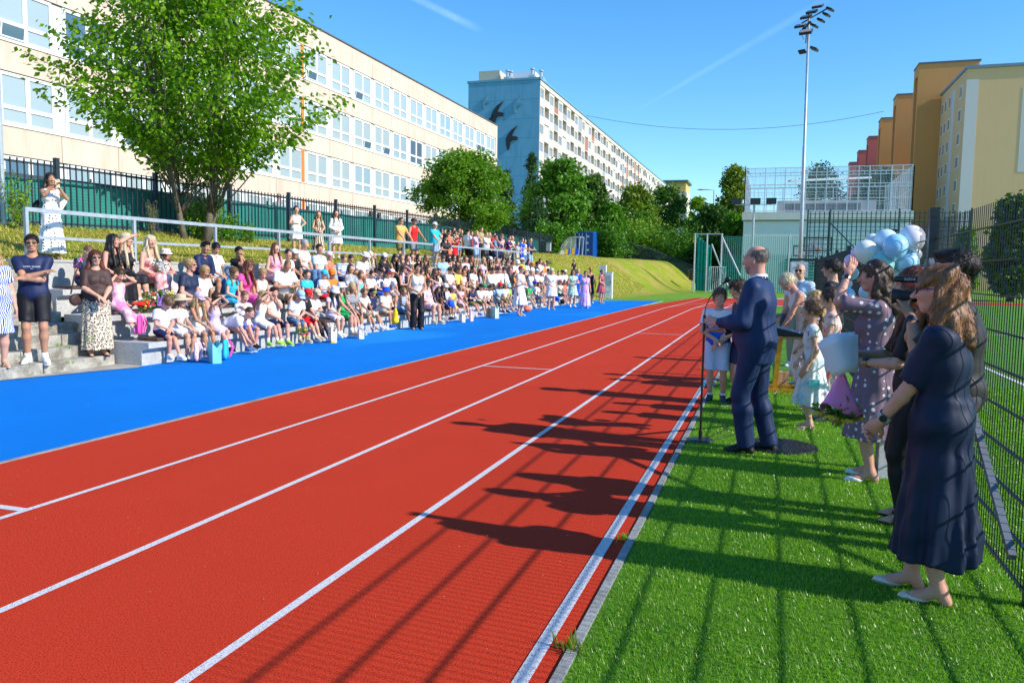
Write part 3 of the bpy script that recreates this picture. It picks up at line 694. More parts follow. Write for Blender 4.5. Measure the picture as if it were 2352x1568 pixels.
def round_tree(label, base, top, rad, mat, seed, nblob=60, nleaf=110, size=.3, trunk=.16, bot=.25, sx=1, kind='round', group=None, bark=None, cat='tree', blob=.30):
    """base (x,y,z); top = tree height; rad = crown radius"""
    rr = np.random.default_rng(seed); e = empty('tree' if kind != 'conifer' else 'spruce', base, 0, label, cat, group); b = MB()
    hc = top*bot; pts = limb(b, (0, 0, -.3), (rr.normal(0, .02)*top, rr.normal(0, .02)*top, top*(.82 if kind != 'conifer' else .97)), trunk, trunk*.15, rr, 7, .03, 7); L = []
    for i in range(nblob):
        if kind == 'conifer':
            z = hc+(top-hc)*rr.uniform(0, 1)**1.25; f = 1-(z-hc)/(top-hc); R_ = rad*(f**.85)+.12; a = rr.uniform(0, 6.28); q = rr.uniform(.25, 1)
            c = np.array((R_*q*math.cos(a), R_*q*math.sin(a), z-R_*q*.35)); s_ = np.array((.35+R_*.22, .35+R_*.22, .16+R_*.06)); 
            s_ = s_*.8
        else:
            t = rr.uniform(0, 1); z = hc+(top-hc)*(.04+.92*t)
            pr = math.sin(math.pi*min(max(.12+.80*t, 0), 1))**.7 if kind == 'round' else (1.05-t)**.55*min(1, .45+t*3)
            a = rr.uniform(0, 6.28); q = rr.uniform(.15, 1)**.5; lump = 1+.13*math.sin(3*a+seed)+.12*math.sin(5*a+z+seed)
            c = np.array((rad*sx*pr*q*lump*math.cos(a)*.86, rad*pr*q*lump*math.sin(a)*.86, z)); s_ = np.array((1, 1, .72))*rad*blob*rr.uniform(.65, 1.25)
        if i % 3 == 0 and kind != 'conifer': limb(b, pts[2+int(3*rr.uniform())], c, trunk*.28, trunk*.06, rr, 3, .06, 4)
        p = rr.normal(0, 1, (nleaf, 3)); p /= np.linalg.norm(p, axis=1)[:, None]; p *= rr.uniform(.25, 1.05, (nleaf, 1)); L.append(c+p*s_)
    b.build('trunk', bark or M_BARKD, e, True)
    crown('crown', np.vstack(L), size, mat, e, seed=seed, droop=.5 if kind != 'conifer' else .3, asp=.65 if kind != 'conifer' else .3)
    return e
def at_depth(xd, ytop, ybase_z, Y):
    """tree standing at depth Y whose top is seen at (xd, ytop)"""
    x, _, zt = on_y(xd, ytop, Y); return x, Y, ybase_z, zt-ybase_z
# second near tree (in front of the school's far end)
x, Y, z, h_ = at_depth(1068, 350, 2.75, 43.0)
round_tree('round bright green tree in front of the far end of the school', (x, Y, z), h_, 3.05, L_MID, 5, 110, 240, .20, .15, .12, group=None, bark=M_BARK, blob=.24)
specs = [  # label, xd, ytop, Y, base z, radius(px half width), material, kind
    ('slim dark spruce between the school and the blue end wall', 1163, 392, 78, 3, 34, L_CON, 'conifer'),
    ('dark spruce overlapping the blue end wall on its right side', 1222, 352, 84, 3, 34, L_CON, 'conifer'),
    ('large dense green tree in front of the white balcony facade', 1290, 366, 74, 3, 66, L_GRN, 'round'),
    ('drooping grey green tree right of the large dense green tree', 1362, 398, 84, 3, 40, L_DARK, 'round'),
    ('low dark spruce behind the blue container', 1238, 455, 70, 3, 30, L_CON, 'conifer'),
    ('olive green tree left in the belt behind the path', 1462, 425, 96, 1.5, 44, L_OLIVE, 'round'),
    ('darker tree in the middle of the belt behind the path', 1535, 428, 102, 1, 52, L_DARK, 'round'),
    ('pale fresh green tree rising behind the belt', 1602, 448, 122, 0, 26, L_YEL, 'round'),
    ('tall pointed green tree left of the caged roof court', 1690, 374, 100, 0, 48, L_OLIVE, 'oval'),
    ('wide dark tree below the tall pointed tree', 1640, 470, 92, 0, 46, L_DARK, 'round'),
    ('low dark tree just left of the sports hall wall', 1690, 490, 88, 0, 34, L_GRN, 'round'),
    ('dark tree behind the roof court left side', 1895, 376, 125, 0, 62, L_DARK, 'round'),
    ('dark tree behind the roof court right side', 2010, 372, 128, 0, 55, L_DARK, 'round'),
    ('tall dark tree beyond the right mesh fence', 2335, 452, 62, 0, 62, L_DARK, 'oval'),
    ('small bright tree beyond the right mesh fence', 2222, 522, 70, 0, 26, L_YEL, 'oval'),
    ('pale shrub like tree between container and belt', 1405, 470, 80, 2, 36, L_GRN, 'round'),
]
for i, (lb, xd, yt, Y, bz, hw, m, kd) in enumerate(specs):
    x, _, zt = on_y(xd, yt, Y); dep = Y*.951-x*.308; r_ = hw*1.12*dep/FPX
    round_tree(lb, (x, Y, bz), zt-bz, r_, m, 40+i, 105 if kd != 'conifer' else 150, 95 if kd != 'conifer' else 60, .42 if kd != 'conifer' else .36, .22, .08 if kd != 'conifer' else .04, kind=kd, blob=.34)
def shrub(label, base, w, d, h, mat, seed, n=1500, size=.14, cat='shrub', group=None):
    rr = np.random.default_rng(seed); e = empty('shrub', base, 0, label, cat, group); b = MB(); L = []
    for i in range(14):
        a = rr.uniform(0, 6.28); q = rr.uniform(.2, 1); t = np.array((w*q*math.cos(a), d*q*math.sin(a), h*rr.uniform(.6, 1.05))); limb(b, (t[0]*.2, t[1]*.2, -.1), t, .014, .004, rr, 3, .08, 4)
        k = n//14; s = rr.uniform(0.1, 1.05, k)[:, None]; L.append(np.array((t[0]*.2, t[1]*.2, 0))+(t-np.array((t[0]*.2, t[1]*.2, 0)))*s+rr.normal(0, 1, (k, 3))*np.array((w, d, h))*.13)
    b.build('stem', M_BARK, e); crown('foliage', np.vstack(L), size, mat, e, seed=seed, asp=.5, droop=.1)
def bank_pt(xd, yd, X):
    _, y, _ = on_x(xd, yd, X); return (X, y, float(bank_h(X, y)))
shrub('leafy shrub around the foot of the big tree', bank_pt(470, 530, -15.3), .7, .9, 1.25, L_YEL, 2, 2400, .10)
shrub('second shrub right of the big tree trunks', bank_pt(520, 535, -15.3), .5, .8, .75, L_GRN, 3, 1500, .10)
shrub('low shrub against the dark bar fence right of the tree', bank_pt(570, 540, -15.4), .35, .7, .5, L_GRN, 4, 1000, .09)
shrub('yellow green weed bush beside the purple banner', bank_pt(45, 530, -15.4), .3, .4, 1.1, L_YEL, 6, 700, .08)
shrub('thin weed growing at the fence left of the big tree', bank_pt(352, 545, -15.6), .15, .2, .9, L_OLIVE, 7, 160, .07)
for i, (xd, yd, Y, w, h, m, lb) in enumerate([(1400, 575, 76, 3.0, 3.6, L_GRN, 'bushes right beside the blue container'), (1450, 560, 84, 4.5, 4.2, L_YEL, 'bright bushes on the slope behind the dark fence'), (1500, 575, 84, 4.5, 3.4, L_GRN, 'green bushes in the middle of the far slope'), (1560, 590, 88, 4.5, 3.0, L_DARK, 'dark bushes at the right end of the far slope'),
        (1258, 560, 66, 1.6, 2.6, L_GRN, 'bush between the fence end and the dugout shelter'), (1640, 600, 90, 4, 3.6, L_DARK, 'dark bushes left behind the green net'), (1425, 520, 90, 5, 6, L_GRN, 'tall bushes beneath the drooping tree'), (1180, 545, 72, 4, 4.4, L_DARK, 'dark bushes behind the far end of the bar fence'), (1545, 540, 98, 6, 5, L_GRN, 'tall bushes below the darker belt tree')]):
    x, _, _z = on_y(xd, yd, Y); zb = max(float(bank_h(x, Y)), 0)-.2
    shrub(lb, (x, Y, zb), w, w*.6, h, m, 80+i, 4200, .32, 'bushes')
# tufts along the kerb, the steps and the wall
def tuft(label, p, h=.14, n=40, seed=0, spread=.07, mat=None, group='weeds in the concrete joints'):
    rr = np.random.default_rng(seed); V = []; Q = []
    for i in range(n):
        a = rr.uniform(0, 6.28); o = rr.normal(0, spread, 3)*np.array((1, 1, 0)); hh = h*rr.uniform(.5, 1.1); d = np.array((math.cos(a), math.sin(a), 0)); w = np.array((-d[1], d[0], 0))*.004; b_ = len(V)
        V += [o-w, o+w, o+d*hh*.25+w*.7+(0, 0, hh*.6), o+d*hh*.25-w*.7+(0, 0, hh*.6), o+d*hh*.6+(0, 0, hh)]
        Q.append(((b_, b_+1, b_+2, b_+3), (b_+3, b_+2, b_+4)))
    m = MB(); m.add(V, [f for q in Q for f in q]); o_ = m.build('weed_tuft', mat or L_YEL, None, loc=p); tag(o_, label, 'weed', group); return o_
tuft('grass tuft leaning out at the kerb in the picture foreground', (XK+.03, 3.16, .0), .085, 40, 1, .03, L_OLIVE)
tuft('small weed on the kerb beside the speaker shadow', on_z(1437, 1240), .05, 30, 2, .03)
tuft('weed on the kerb right of the microphone stand', on_z(1630, 850), .16, 50, 3, .06)
for i, (xd, yd, zz) in enumerate(((138, 795, .5), (158, 800, .5), (207, 780, .66), (160, 834, .165), (55, 822, .34), (276, 788, .3), (305, 833, .02))):
    tuft('weed tuft number %s from the left end of the stairs' % ['one', 'two', 'three', 'four', 'five', 'six', 'seven'][i] if 0 else ['weed on the stairs beside the man in navy', 'second weed on the stairs beside the man in navy', 'weed on the step behind the leopard skirt', 'weed at the foot of the first riser between the two people', 'weed between the legs of the man in navy', 'weed at the end of the lowest seat step', 'weed at the corner of the lowest seat step'][i], on_z(xd, yd, zz), .05, 22, 10+i, .03)
# ---- artificial turf blades near the camera
def blades(name, x0, x1, y0, y1, n, h, w, mat, seed, taper=True):
    rr = np.random.default_rng(seed); u = rr.uniform(0, 1, n)
    y = y0*(y1/y0)**u if taper else y0+(y1-y0)*u          # denser near the camera
    x = rr.uniform(x0, x1, n); s = (y/y0)**.55 if taper else np.ones(n)
    a = rr.uniform(0, 6.28, n); d = np.stack([np.cos(a), np.sin(a), np.zeros(n)], 1); ww = np.stack([-d[:, 1], d[:, 0], d[:, 2]], 1)*(w*s)[:, None]
    P = np.stack([x, y, np.full(n, .001)], 1); hh = h*rr.uniform(.6, 1.2, n)[:, None]; T = P+d*hh*rr.uniform(.1, 1.1, n)[:, None]+np.array((0, 0, 1.))*hh
    V = np.stack([P-ww, P+ww, T], 1).reshape(-1, 3); o = link(name, np_mesh(name, V, [np.arange(3*n).reshape(n, 3)]), mat); o['kind'] = 'stuff'
    tag(o, 'short bright artificial turf pile', 'turf'); return o
L_TURF = leaf_mat('turf_blade', (.05, .16, .005), (.13, .32, .010), (.32, .53, .03), .5)
L_TURF.node_tree.nodes['Principled BSDF'].inputs['Roughness'].default_value = .32
L_TURF.node_tree.nodes['Principled BSDF'].inputs['Specular IOR Level'].default_value = .6
blades('grass', XK+.07, 4.2, 2.6, 13, 420000, .018, .0018, L_TURF, 4)
# rough grass on the bank
rr = np.random.default_rng(9); n = 60000; y = rr.uniform(9.5, 62, n); x = -rr.uniform(12.15, 16.4, n); m = y > 42.5; x[m] = -rr.uniform(9.2, 17, m.sum())
z = bank_h(x, y); a = rr.uniform(0, 6.28, n); d = np.stack([np.cos(a), np.sin(a), 0*a], 1); w_ = np.stack([-d[:, 1], d[:, 0], 0*a], 1)*(.006+.0005*y)[:, None]
P = np.stack([x, y, z-.01], 1); hh = (.05+.07*rr.uniform(0, 1, n)**2)[:, None]; T = P+d*hh*.8+np.array((0, 0, 1.))*hh
L_BANK = leaf_mat('bank_grass_blade', (.30, .36, .02), (.46, .44, .06), (.70, .54, .20), .3)
o = link('grass', np_mesh('grass', np.stack([P-w_, P+w_, T], 1).reshape(-1, 3), [np.arange(3*n).reshape(n, 3)]), L_BANK); tag(o, 'dry uneven grass growing on the bank behind the terrace', 'grass', kind='stuff')
# ================================================================ FIGURE BUILDER (distance fields -> one continuous surface)
A = np.array
def nrm(v): v = A(v, float); return v/(np.linalg.norm(v)+1e-9)
CORN = A([(0,0,0),(1,0,0),(0,1,0),(1,1,0),(0,0,1),(1,0,1),(0,1,1),(1,1,1)])
EDG = [(0,1),(2,3),(4,5),(6,7),(0,2),(1,3),(4,6),(5,7),(0,4),(1,5),(2,6),(3,7)]
class Field:
    def __init__(s, lo, hi, h, fine=()):
        s.ax = []
        for d in range(3):
            g = [lo[d]]
            while g[-1] < hi[d]:
                x = g[-1]; st = h
                for c, r, hf in fine:
                    if c[d]-r-.6*h < x < c[d]+r: st = min(st, hf)
                g.append(x+st)
            s.ax.append(A(g))
        s.v = np.full([len(a) for a in s.ax], 9.0, np.float32); s.h = h
    def _loc(s, lo, hi):
        sl = []; 
        for d in range(3):
            i = max(np.searchsorted(s.ax[d], lo[d])-1, 0); j = min(np.searchsorted(s.ax[d], hi[d])+1, len(s.ax[d])); 
            if j <= i: return None
            sl.append(slice(i, j))
        sl = tuple(sl)
        return sl, s.ax[0][sl[0]][:, None, None], s.ax[1][sl[1]][None, :, None], s.ax[2][sl[2]][None, None, :]
    def _dist(s, p, X, Y, Z):
        if p[0] == 'c':
            _, a, b, r1, r2, k, sq = p; a = A(a, float); b = A(b, float); q = A(sq if sq else (1, 1, 1), float)
            x, y, z = (X-a[0])/q[0], (Y-a[1])/q[1], (Z-a[2])/q[2]; e = (b-a)/q; L = max(e@e, 1e-9)
            t = np.clip((x*e[0]+y*e[1]+z*e[2])/L, 0, 1)
            return (np.sqrt((x-t*e[0])**2+(y-t*e[1])**2+(z-t*e[2])**2) - (r1+(r2-r1)*t))*q.min()
        _, c, r, k, M = p; x, y, z = X-c[0], Y-c[1], Z-c[2]
        if M is not None: x, y, z = M[0, 0]*x+M[1, 0]*y+M[2, 0]*z, M[0, 1]*x+M[1, 1]*y+M[2, 1]*z, M[0, 2]*x+M[1, 2]*y+M[2, 2]*z
        k0 = np.sqrt((x/r[0])**2+(y/r[1])**2+(z/r[2])**2); k1 = np.sqrt((x/r[0]**2)**2+(y/r[1]**2)**2+(z/r[2]**2)**2)+1e-9
        return k0*(k0-1)/k1
    def _bb(s, p, m):
        if p[0] == 'c':
            r = max(p[3], p[4])*max(p[6] if p[6] else (1,))+m; a = A(p[1], float); b = A(p[2], float)
            return np.minimum(a, b)-r, np.maximum(a, b)+r
        r = max(p[2])+m; return A(p[1], float)-r, A(p[1], float)+r
    def add(s, prims, grow=0.0):
        for p in prims:
            k = p[5] if p[0] == 'c' else p[3]; L = s._loc(*s._bb(p, k+2.5*s.h+abs(grow)))
            if L is None: continue
            sl, X, Y, Z = L; d = s._dist(p, X, Y, Z)-grow; a = s.v[sl]; hh = np.maximum(k-np.abs(a-d), 0)/max(k, 1e-4)
            s.v[sl] = np.minimum(a, d)-hh*hh*k*.25
        return s
    def sub(s, prims, k=.01):
        for p in prims:
            L = s._loc(*s._bb(p, k+2.5*s.h)); 
            if L is None: continue
            sl, X, Y, Z = L; d = -s._dist(p, X, Y, Z); a = s.v[sl]; hh = np.maximum(k-np.abs(a-d), 0)/k
            s.v[sl] = np.maximum(a, d)+hh*hh*k*.25
        return s
    def cut(s, p, n):
        n = nrm(n); X, Y, Z = s.ax[0][:, None, None], s.ax[1][None, :, None], s.ax[2][None, None, :]
        s.v = np.maximum(s.v, ((X-p[0])*n[0]+(Y-p[1])*n[1]+(Z-p[2])*n[2]).astype(np.float32)); return s
    def cutcap(s, p, n, c, r):
        """cut only inside a sphere (for cuffs)"""
        L = s._loc(A(c)-r, A(c)+r)
        if L is None: return s
        sl, X, Y, Z = L; n = nrm(n); d = (X-p[0])*n[0]+(Y-p[1])*n[1]+(Z-p[2])*n[2]
        ins = (X-c[0])**2+(Y-c[1])**2+(Z-c[2])**2 < r*r
        s.v[sl] = np.where(ins, np.maximum(s.v[sl], d), s.v[sl]); return s
    def wrinkle(s, amp, fr, seed=0, axis=None):
        rs = np.random.default_rng(abs(int(seed))); X, Y, Z = s.ax[0][:, None, None], s.ax[1][None, :, None], s.ax[2][None, None, :]
        w = 0
        for i in range(5):
            d = nrm(rs.normal(0, 1, 3) * A((1, 1, .9))); f = fr*rs.uniform(.6, 1.7); ph = rs.uniform(0, 6.28)
            w = w + np.sin(f*(d[0]*X+d[1]*Y+d[2]*Z)+ph + 1.5*np.sin(f*.45*(d[1]*X-d[0]*Y+.6*Z)+i))
        s.v = s.v + (amp*w/2.2).astype(np.float32); return s
    def func(s, fn):
        X, Y, Z = s.ax[0][:, None, None], s.ax[1][None, :, None], s.ax[2][None, None, :]
        s.v = fn(s.v, X, Y, Z).astype(np.float32); return s
    def mesh(s, name):
        v = s.v; v[0] = np.maximum(v[0], .01); v[-1] = np.maximum(v[-1], .01); v[:, 0] = np.maximum(v[:, 0], .01); v[:, -1] = np.maximum(v[:, -1], .01); v[:, :, 0] = np.maximum(v[:, :, 0], .01); v[:, :, -1] = np.maximum(v[:, :, -1], .01)
        ins = v < 0; sh = [n-1 for n in v.shape]; c = np.zeros(sh, np.uint8)
        for o in CORN: c += ins[o[0]:o[0]+sh[0], o[1]:o[1]+sh[1], o[2]:o[2]+sh[2]]
        act = (c > 0) & (c < 8); I, J, K = np.nonzero(act)
        if len(I) == 0: return None
        V = np.stack([v[I+o[0], J+o[1], K+o[2]] for o in CORN], 1)
        P = np.stack([np.stack([s.ax[0][I+o[0]], s.ax[1][J+o[1]], s.ax[2][K+o[2]]], -1) for o in CORN], 1)
        acc = np.zeros((len(I), 3)); cnt = np.zeros(len(I))
        for a, b in EDG:
            va, vb = V[:, a], V[:, b]; m = (va < 0) != (vb < 0); t = np.where(m, va/np.where(m, va-vb, 1), 0)
            acc += m[:, None]*(P[:, a]+t[:, None]*(P[:, b]-P[:, a])); cnt += m
        pts = acc/cnt[:, None]; vid = np.full(sh, -1, np.int64); vid[I, J, K] = np.arange(len(I)); Q = []
        e = ins[:-1, 1:-1, 1:-1] != ins[1:, 1:-1, 1:-1]; i, j, k = np.nonzero(e); j = j+1; k = k+1; f = ins[i, j, k]
        q = np.stack([vid[i, j-1, k-1], vid[i, j, k-1], vid[i, j, k], vid[i, j-1, k]], 1); q[~f] = q[~f][:, ::-1]; Q.append(q)
        e = ins[1:-1, :-1, 1:-1] != ins[1:-1, 1:, 1:-1]; i, j, k = np.nonzero(e); i = i+1; k = k+1; f = ins[i, j, k]
        q = np.stack([vid[i-1, j, k-1], vid[i-1, j, k], vid[i, j, k], vid[i, j, k-1]], 1); q[~f] = q[~f][:, ::-1]; Q.append(q)
        e = ins[1:-1, 1:-1, :-1] != ins[1:-1, 1:-1, 1:]; i, j, k = np.nonzero(e); i = i+1; j = j+1; f = ins[i, j, k]
        q = np.stack([vid[i-1, j-1, k], vid[i, j-1, k], vid[i, j, k], vid[i-1, j, k]], 1); q[~f] = q[~f][:, ::-1]; Q.append(q)
        Q = np.concatenate(Q); Q = Q[(Q >= 0).all(1)]
        return np_mesh(name, pts, [Q], True)

def ik(s, t, l1, l2, hint):
    s = A(s, float); t = A(t, float); d = t-s; L = np.linalg.norm(d); L2 = min(max(L, abs(l1-l2)+.01), (l1+l2)*.995); d = d/(L+1e-9); t = s+d*L2
    a = (l1*l1-l2*l2+L2*L2)/(2*L2); h = math.sqrt(max(l1*l1-a*a, 1e-6)); hn = A(hint, float); hn = hn-d*(hn@d); hn = nrm(hn)
    return s+d*a+hn*h, t
def rot(yaw=0, pitch=0, roll=0):
    """yaw + = to the figure's left, pitch + = look down"""
    return np.array(Matrix.Rotation(yaw, 3, 'Z') @ Matrix.Rotation(-pitch, 3, 'X') @ Matrix.Rotation(roll, 3, 'Y'))
class Sk: pass
def skeleton(sp):
    """figure space: +Y is forward, +X its right, z=0 is the floor (standing) or the seat (sitting)"""
    k = Sk(); H = sp.get('H', 1.7); s = H/1.75; k.s = s; k.hs = .55+.45*s; k.fat = sp.get('fat', 1.0); k.fem = sp.get('fem', False); k.sp = sp
    sit = sp.get('sit', False); lean = sp.get('lean', 0.05); side = sp.get('side', 0)
    u = nrm((side, math.sin(lean), math.cos(lean))); k.u = u
    k.P = A((0, sp.get('py', 0.0), .10*s if sit else .93*s)) + A((0, 0, sp.get('pz', 0)))
    tr = Matrix.Rotation(sp.get('twist', 0), 3, 'Z'); T = np.array(tr)
    r = T@A((1, 0, 0)); k.r = r; k.f = np.cross(u, r)
    k.f = nrm(k.f); k.wst = k.P+u*.14*s; k.chest = k.P+u*.34*s; k.neck = k.P+u*.53*s
    sw = (.155 if k.fem else .175)*s*(.9+.1*k.fat)
    k.sh = [k.P+u*.452*s-r*sw, k.P+u*.452*s+r*sw]           # 0 = left (-x), 1 = right (+x)
    M = rot(sp.get('hy', 0), sp.get('hp', 0), sp.get('hr', 0)); k.M = M
    k.hc = k.neck+nrm(u+A((0, .25, 0)))*.05*s+M@A((0, .012, .118))*k.hs
    arms = sp.get('arms', ('down', 'down')); k.arm = []
    for i, nm in enumerate(arms):
        sg = -1 if i == 0 else 1; S = k.sh[i]; hint = A((sg*.6, -.7, -.5))
        if isinstance(nm, (tuple, list)): tgt = A(nm[:3], float); hint = A(nm[3:6], float) if len(nm) >= 6 else hint
        elif nm == 'down': tgt = k.P+A((sg*.26, .05, -.10))*s; hint = A((sg*.3, -1, 0))
        elif nm == 'lap': tgt = k.P+A((sg*.05, .27, .06))*s; hint = A((sg, -.5, -.2))
        elif nm == 'knee': tgt = k.P+A((sg*.09, .40, .06))*s; hint = A((sg*.6, -.5, -.5))
        elif nm == 'clasp': tgt = k.P+A((sg*.05, .12+.09*k.fat**2, .06+.02*sg))*s; hint = A((sg, -.5, 0))
        elif nm == 'cross': tgt = k.P+k.f*.21*s+A((-sg*.13, 0, .27+.04*sg))*s; hint = A((sg, 0, -.6))
        elif nm == 'brow': tgt = k.hc+M@A((sg*.05, .125, .055))*k.hs; hint = A((sg, .2, -.2))
        elif nm == 'ear': tgt = k.hc+M@A((sg*.09, .03, .0))*k.hs; hint = A((sg, .5, -.6))
        elif nm == 'chin': tgt = k.hc+M@A((sg*.02, .09, -.12))*k.hs; hint = A((sg*.5, .2, -1))
        elif nm == 'rail': tgt = k.P+A((sg*.20, .42, .02))*s; hint = A((sg, -.4, -.3))
        elif nm == 'hip': tgt = k.P+A((sg*.17, -.0, .09))*s; hint = A((sg, -.3, 0))
        elif nm == 'phone': tgt = k.neck+A((sg*.045, .34, .0))*s; hint = A((sg*.5, 0, -1))
        elif nm == 'chest': tgt = k.chest+A((-sg*.03, .15, .03))*s; hint = A((sg, -.2, -.6))
        elif nm == 'hold': tgt = k.P+A((sg*.06, .30, .20))*s; hint = A((sg, -.4, -.5))
        elif nm == 'prop': tgt = k.P+A((sg*.26, -.12, -.05))*s; hint = A((sg*.3, -1, .1))
        else: tgt = k.P+A((sg*.26, .05, -.10))*s
        E_, W_ = ik(S, tgt, .285*s, .25*s, hint); k.arm.append((S, E_, W_))
    k.leg = []; legs = sp.get('legs', [None, None])
    for i in (0, 1):
        sg = -1 if i == 0 else 1; Hj = k.P+A((sg*.088*s, 0, -.02*s)); L = legs[i]
        if sit:
            fy = .44*s+(L[1] if L else .02); fx = sg*.10*s+(L[0] if L else 0)*1.0; fzv = max(-sp.get('drop', .40)+.075*s, -.46*s) if not (L and len(L) > 2) else L[2]
            t = A((fx, fy, fzv)); hint = A((sg*sp.get('spread', .15), .8, 1.0))
            Kn, An = ik(Hj, t, .43*s, .42*s, hint)
        else:
            t = A((sg*.10*s+(L[0] if L else 0), (L[1] if L else 0)+sp.get('py', 0)*0, .075*s+(L[2] if L and len(L) > 2 else 0))); Kn, An = ik(Hj, t, .43*s, .42*s, A((sg*.1, 1, 0)))
        k.leg.append((Hj, Kn, An, (L[3] if L and len(L) > 3 else sg*sp.get('toe', .18))))
    return k
def torso(k, o=0.0, hip=True):
    s, f, u = k.s, k.fat, k.u; w = 1.0
    q = (1.0, .68+.10*(f-1), 1.0)
    L = [('e', k.P+u*.02*s, (.165*s*f*(1.03 if k.fem else .97)+o, .115*s*f+o, .12*s+o), .05*s, None),
         ('c', k.P+u*.05*s, k.P+u*.30*s, (.135 if k.fem else .150)*s*f+o, (.145 if k.fem else .165)*s*(.5+.5*f)+o, .05*s, q),
         ('c', k.chest-k.r*.055*s, k.chest+k.r*.055*s, .105*s*(.6+.4*f)+o, .105*s*(.6+.4*f)+o, .05*s, None),
         ('c', k.sh[0]+k.r*.045*s-u*.01*s, k.sh[1]-k.r*.045*s-u*.01*s, .064*s+o, .064*s+o, .05*s, None)]
    for i in (0, 1): L.append(('c', k.neck-u*.03*s, k.sh[i]*.8+k.neck*.2-u*.01*s, .046*s+o*.6, .044*s+o*.6, .04*s, None))
    if k.fem and k.s > .85:
        b = .05*s*(.6+.4*f)
        for sg in (-1, 1): L.append(('e', k.chest+k.r*sg*.07*s+k.f*.085*s*(.6+.4*f)-u*.02*s, (b*1.25+o, b+o, b*1.2+o), .03*s, None))
    if f > 1.12: L.append(('e', k.P+u*.12*s+k.f*.05*s, (.15*s*f+o, .12*s*f+o, .15*s+o), .05*s, None))
    return L
def arm_up(k, i, o=0.0, frac=1.0):
    S, E_, W_ = k.arm[i]; s = k.s; f = .75+.25*k.fat; e = S+(E_-S)*frac; w = .9 if k.fem else 1.05
    return [('c', S, e, .052*s*f*w+o, (.052+(.041-.052)*frac)*s*f*w+o, .018*s, None)]
def arm_lo(k, i, o=0.0, frac=1.0):
    S, E_, W_ = k.arm[i]; s = k.s; f = .75+.25*k.fat; w = .9 if k.fem else 1.02; e = E_+(W_-E_)*frac
    m = E_+(W_-E_)*.25
    return [('c', E_, m, .038*s*f*w+o, .041*s*f*w+o, .02*s, None), ('c', m, e, .041*s*f*w+o, (.041+(.026-.041)*frac)*s*f*w+o, .02*s, None)]
def hand(k, i, h):
    S, E_, W_ = k.arm[i]; s = k.hs; d = nrm(W_-E_); sp = k.sp; hd = sp.get('hand%d' % i)
    if hd is not None: d = nrm(hd[:3])
    pn = A(hd[3:6], float) if hd is not None and len(hd) >= 6 else (k.r*(1 if i == 0 else -1) + A((0, 0, -.15)) if abs(d[2]) > .8 else A((0, 0, -1.))+k.f*-.3)
    pn = nrm(pn-d*(pn@d)); sd = np.cross(d, pn)*(1 if i == 0 else -1)   # sd: towards the thumb side
    # palm
    c = W_+d*.052*s; Mh = np.stack([sd, pn, d], 1); L = [('c', W_-d*.01, W_+d*.03*s, .024*s, .026*s, .015*s, None), ('e', c, (.040*s, .017*s, .050*s), .015*s, Mh)]
    curl = hd[6] if hd is not None and len(hd) > 6 else .55
    if h > .011:
        L.append(('e', W_+d*.115*s+pn*.012*s, (.034*s, .014*s, .045*s), .012*s, Mh)); L.append(('c', W_+d*.03*s+sd*.02*s, W_+d*.08*s+sd*.052*s+pn*.01, .013*s, .010*s, .01, None)); return L
    for j, (off, ln, sp_) in enumerate(((.028, .078, .07), (.010, .086, .02), (-.009, .080, -.03), (-.026, .064, -.09))):
        b = W_+d*.092*s+sd*off*s; fd = nrm(d+sd*sp_*1.6); a1 = curl*(.7+.12*j); ln *= s
        p1 = b+(fd*math.cos(a1*.6)+pn*math.sin(a1*.6))*ln*.45; p2 = p1+(fd*math.cos(a1*1.5)+pn*math.sin(a1*1.5))*ln*.32; p3 = p2+(fd*math.cos(a1*2.1)+pn*math.sin(a1*2.1))*ln*.25
        r = .0092*s
        L += [('c', b-fd*.02*s, p1, r*1.08, r, .004, None), ('c', p1, p2, r, r*.92, .003, None), ('c', p2, p3, r*.92, r*.8, .003, None)]
    b = W_+d*.03*s+sd*.026*s; p1 = b+nrm(d*.75+sd*.65+pn*.25)*.042*s; p2 = p1+nrm(d*.95+sd*.25+pn*.4)*.034*s
    L += [('c', b-sd*.012*s, p1, .015*s, .0105*s, .008, None), ('c', p1, p2, .0105*s, .0085*s, .004, None)]
    return L
def legs_p(k, o=0.0, lo=True, i=None, up=1.0):
    L = []; s = k.s; f = .7+.3*k.fat
    for j, (Hj, Kn, An, toe) in enumerate(k.leg):
        if i is not None and j != i: continue
        L.append(('c', Hj+A((0, 0, .0)), Hj+(Kn-Hj)*up, .083*s*f+o, (.083+(.054-.083)*up)*s*f+o, .035*s, None))
        if lo:
            m = Kn+(An-Kn)*.32; back = nrm(np.cross(np.cross(An-Kn, A((0, 1, .3))), An-Kn))*-1
            L += [('c', Kn, m, .051*s*f+o, .052*s*f+o, .02*s, None), ('c', m, An, .052*s*f+o, .034*s+o, .03*s, None), ('e', m+back*.014*s, (.047*s*f+o, .047*s*f+o, .085*s), .03*s, None)]
    return L
def foot(k, i):
    Hj, Kn, An, toe = k.leg[i]; s = k.s; d = A((math.sin(toe), math.cos(toe), -.10)); s_ = max(s, .8*k.hs)
    shin = nrm(An-Kn)
    if abs(shin[2]) < .75: d = nrm(d*.6+A((0, 0, -.5))) if k.sp.get('dangle') else d
    z0 = An[2]-.055*s; heel = An+A((0, 0, 0))-d*.035*s; heel[2] = z0+.006; ball = An+d*.11*s; ball[2] = z0; tip = An+d*.165*s; tip[2] = z0-.012*s
    return [('c', An+A((0, 0, .01)), heel, .036*s, .03*s, .02*s, None), ('c', An, ball, .034*s, .030*s, .02*s, None), ('c', ball, tip, .032*s, .020*s, .015*s, None)], heel, ball, tip
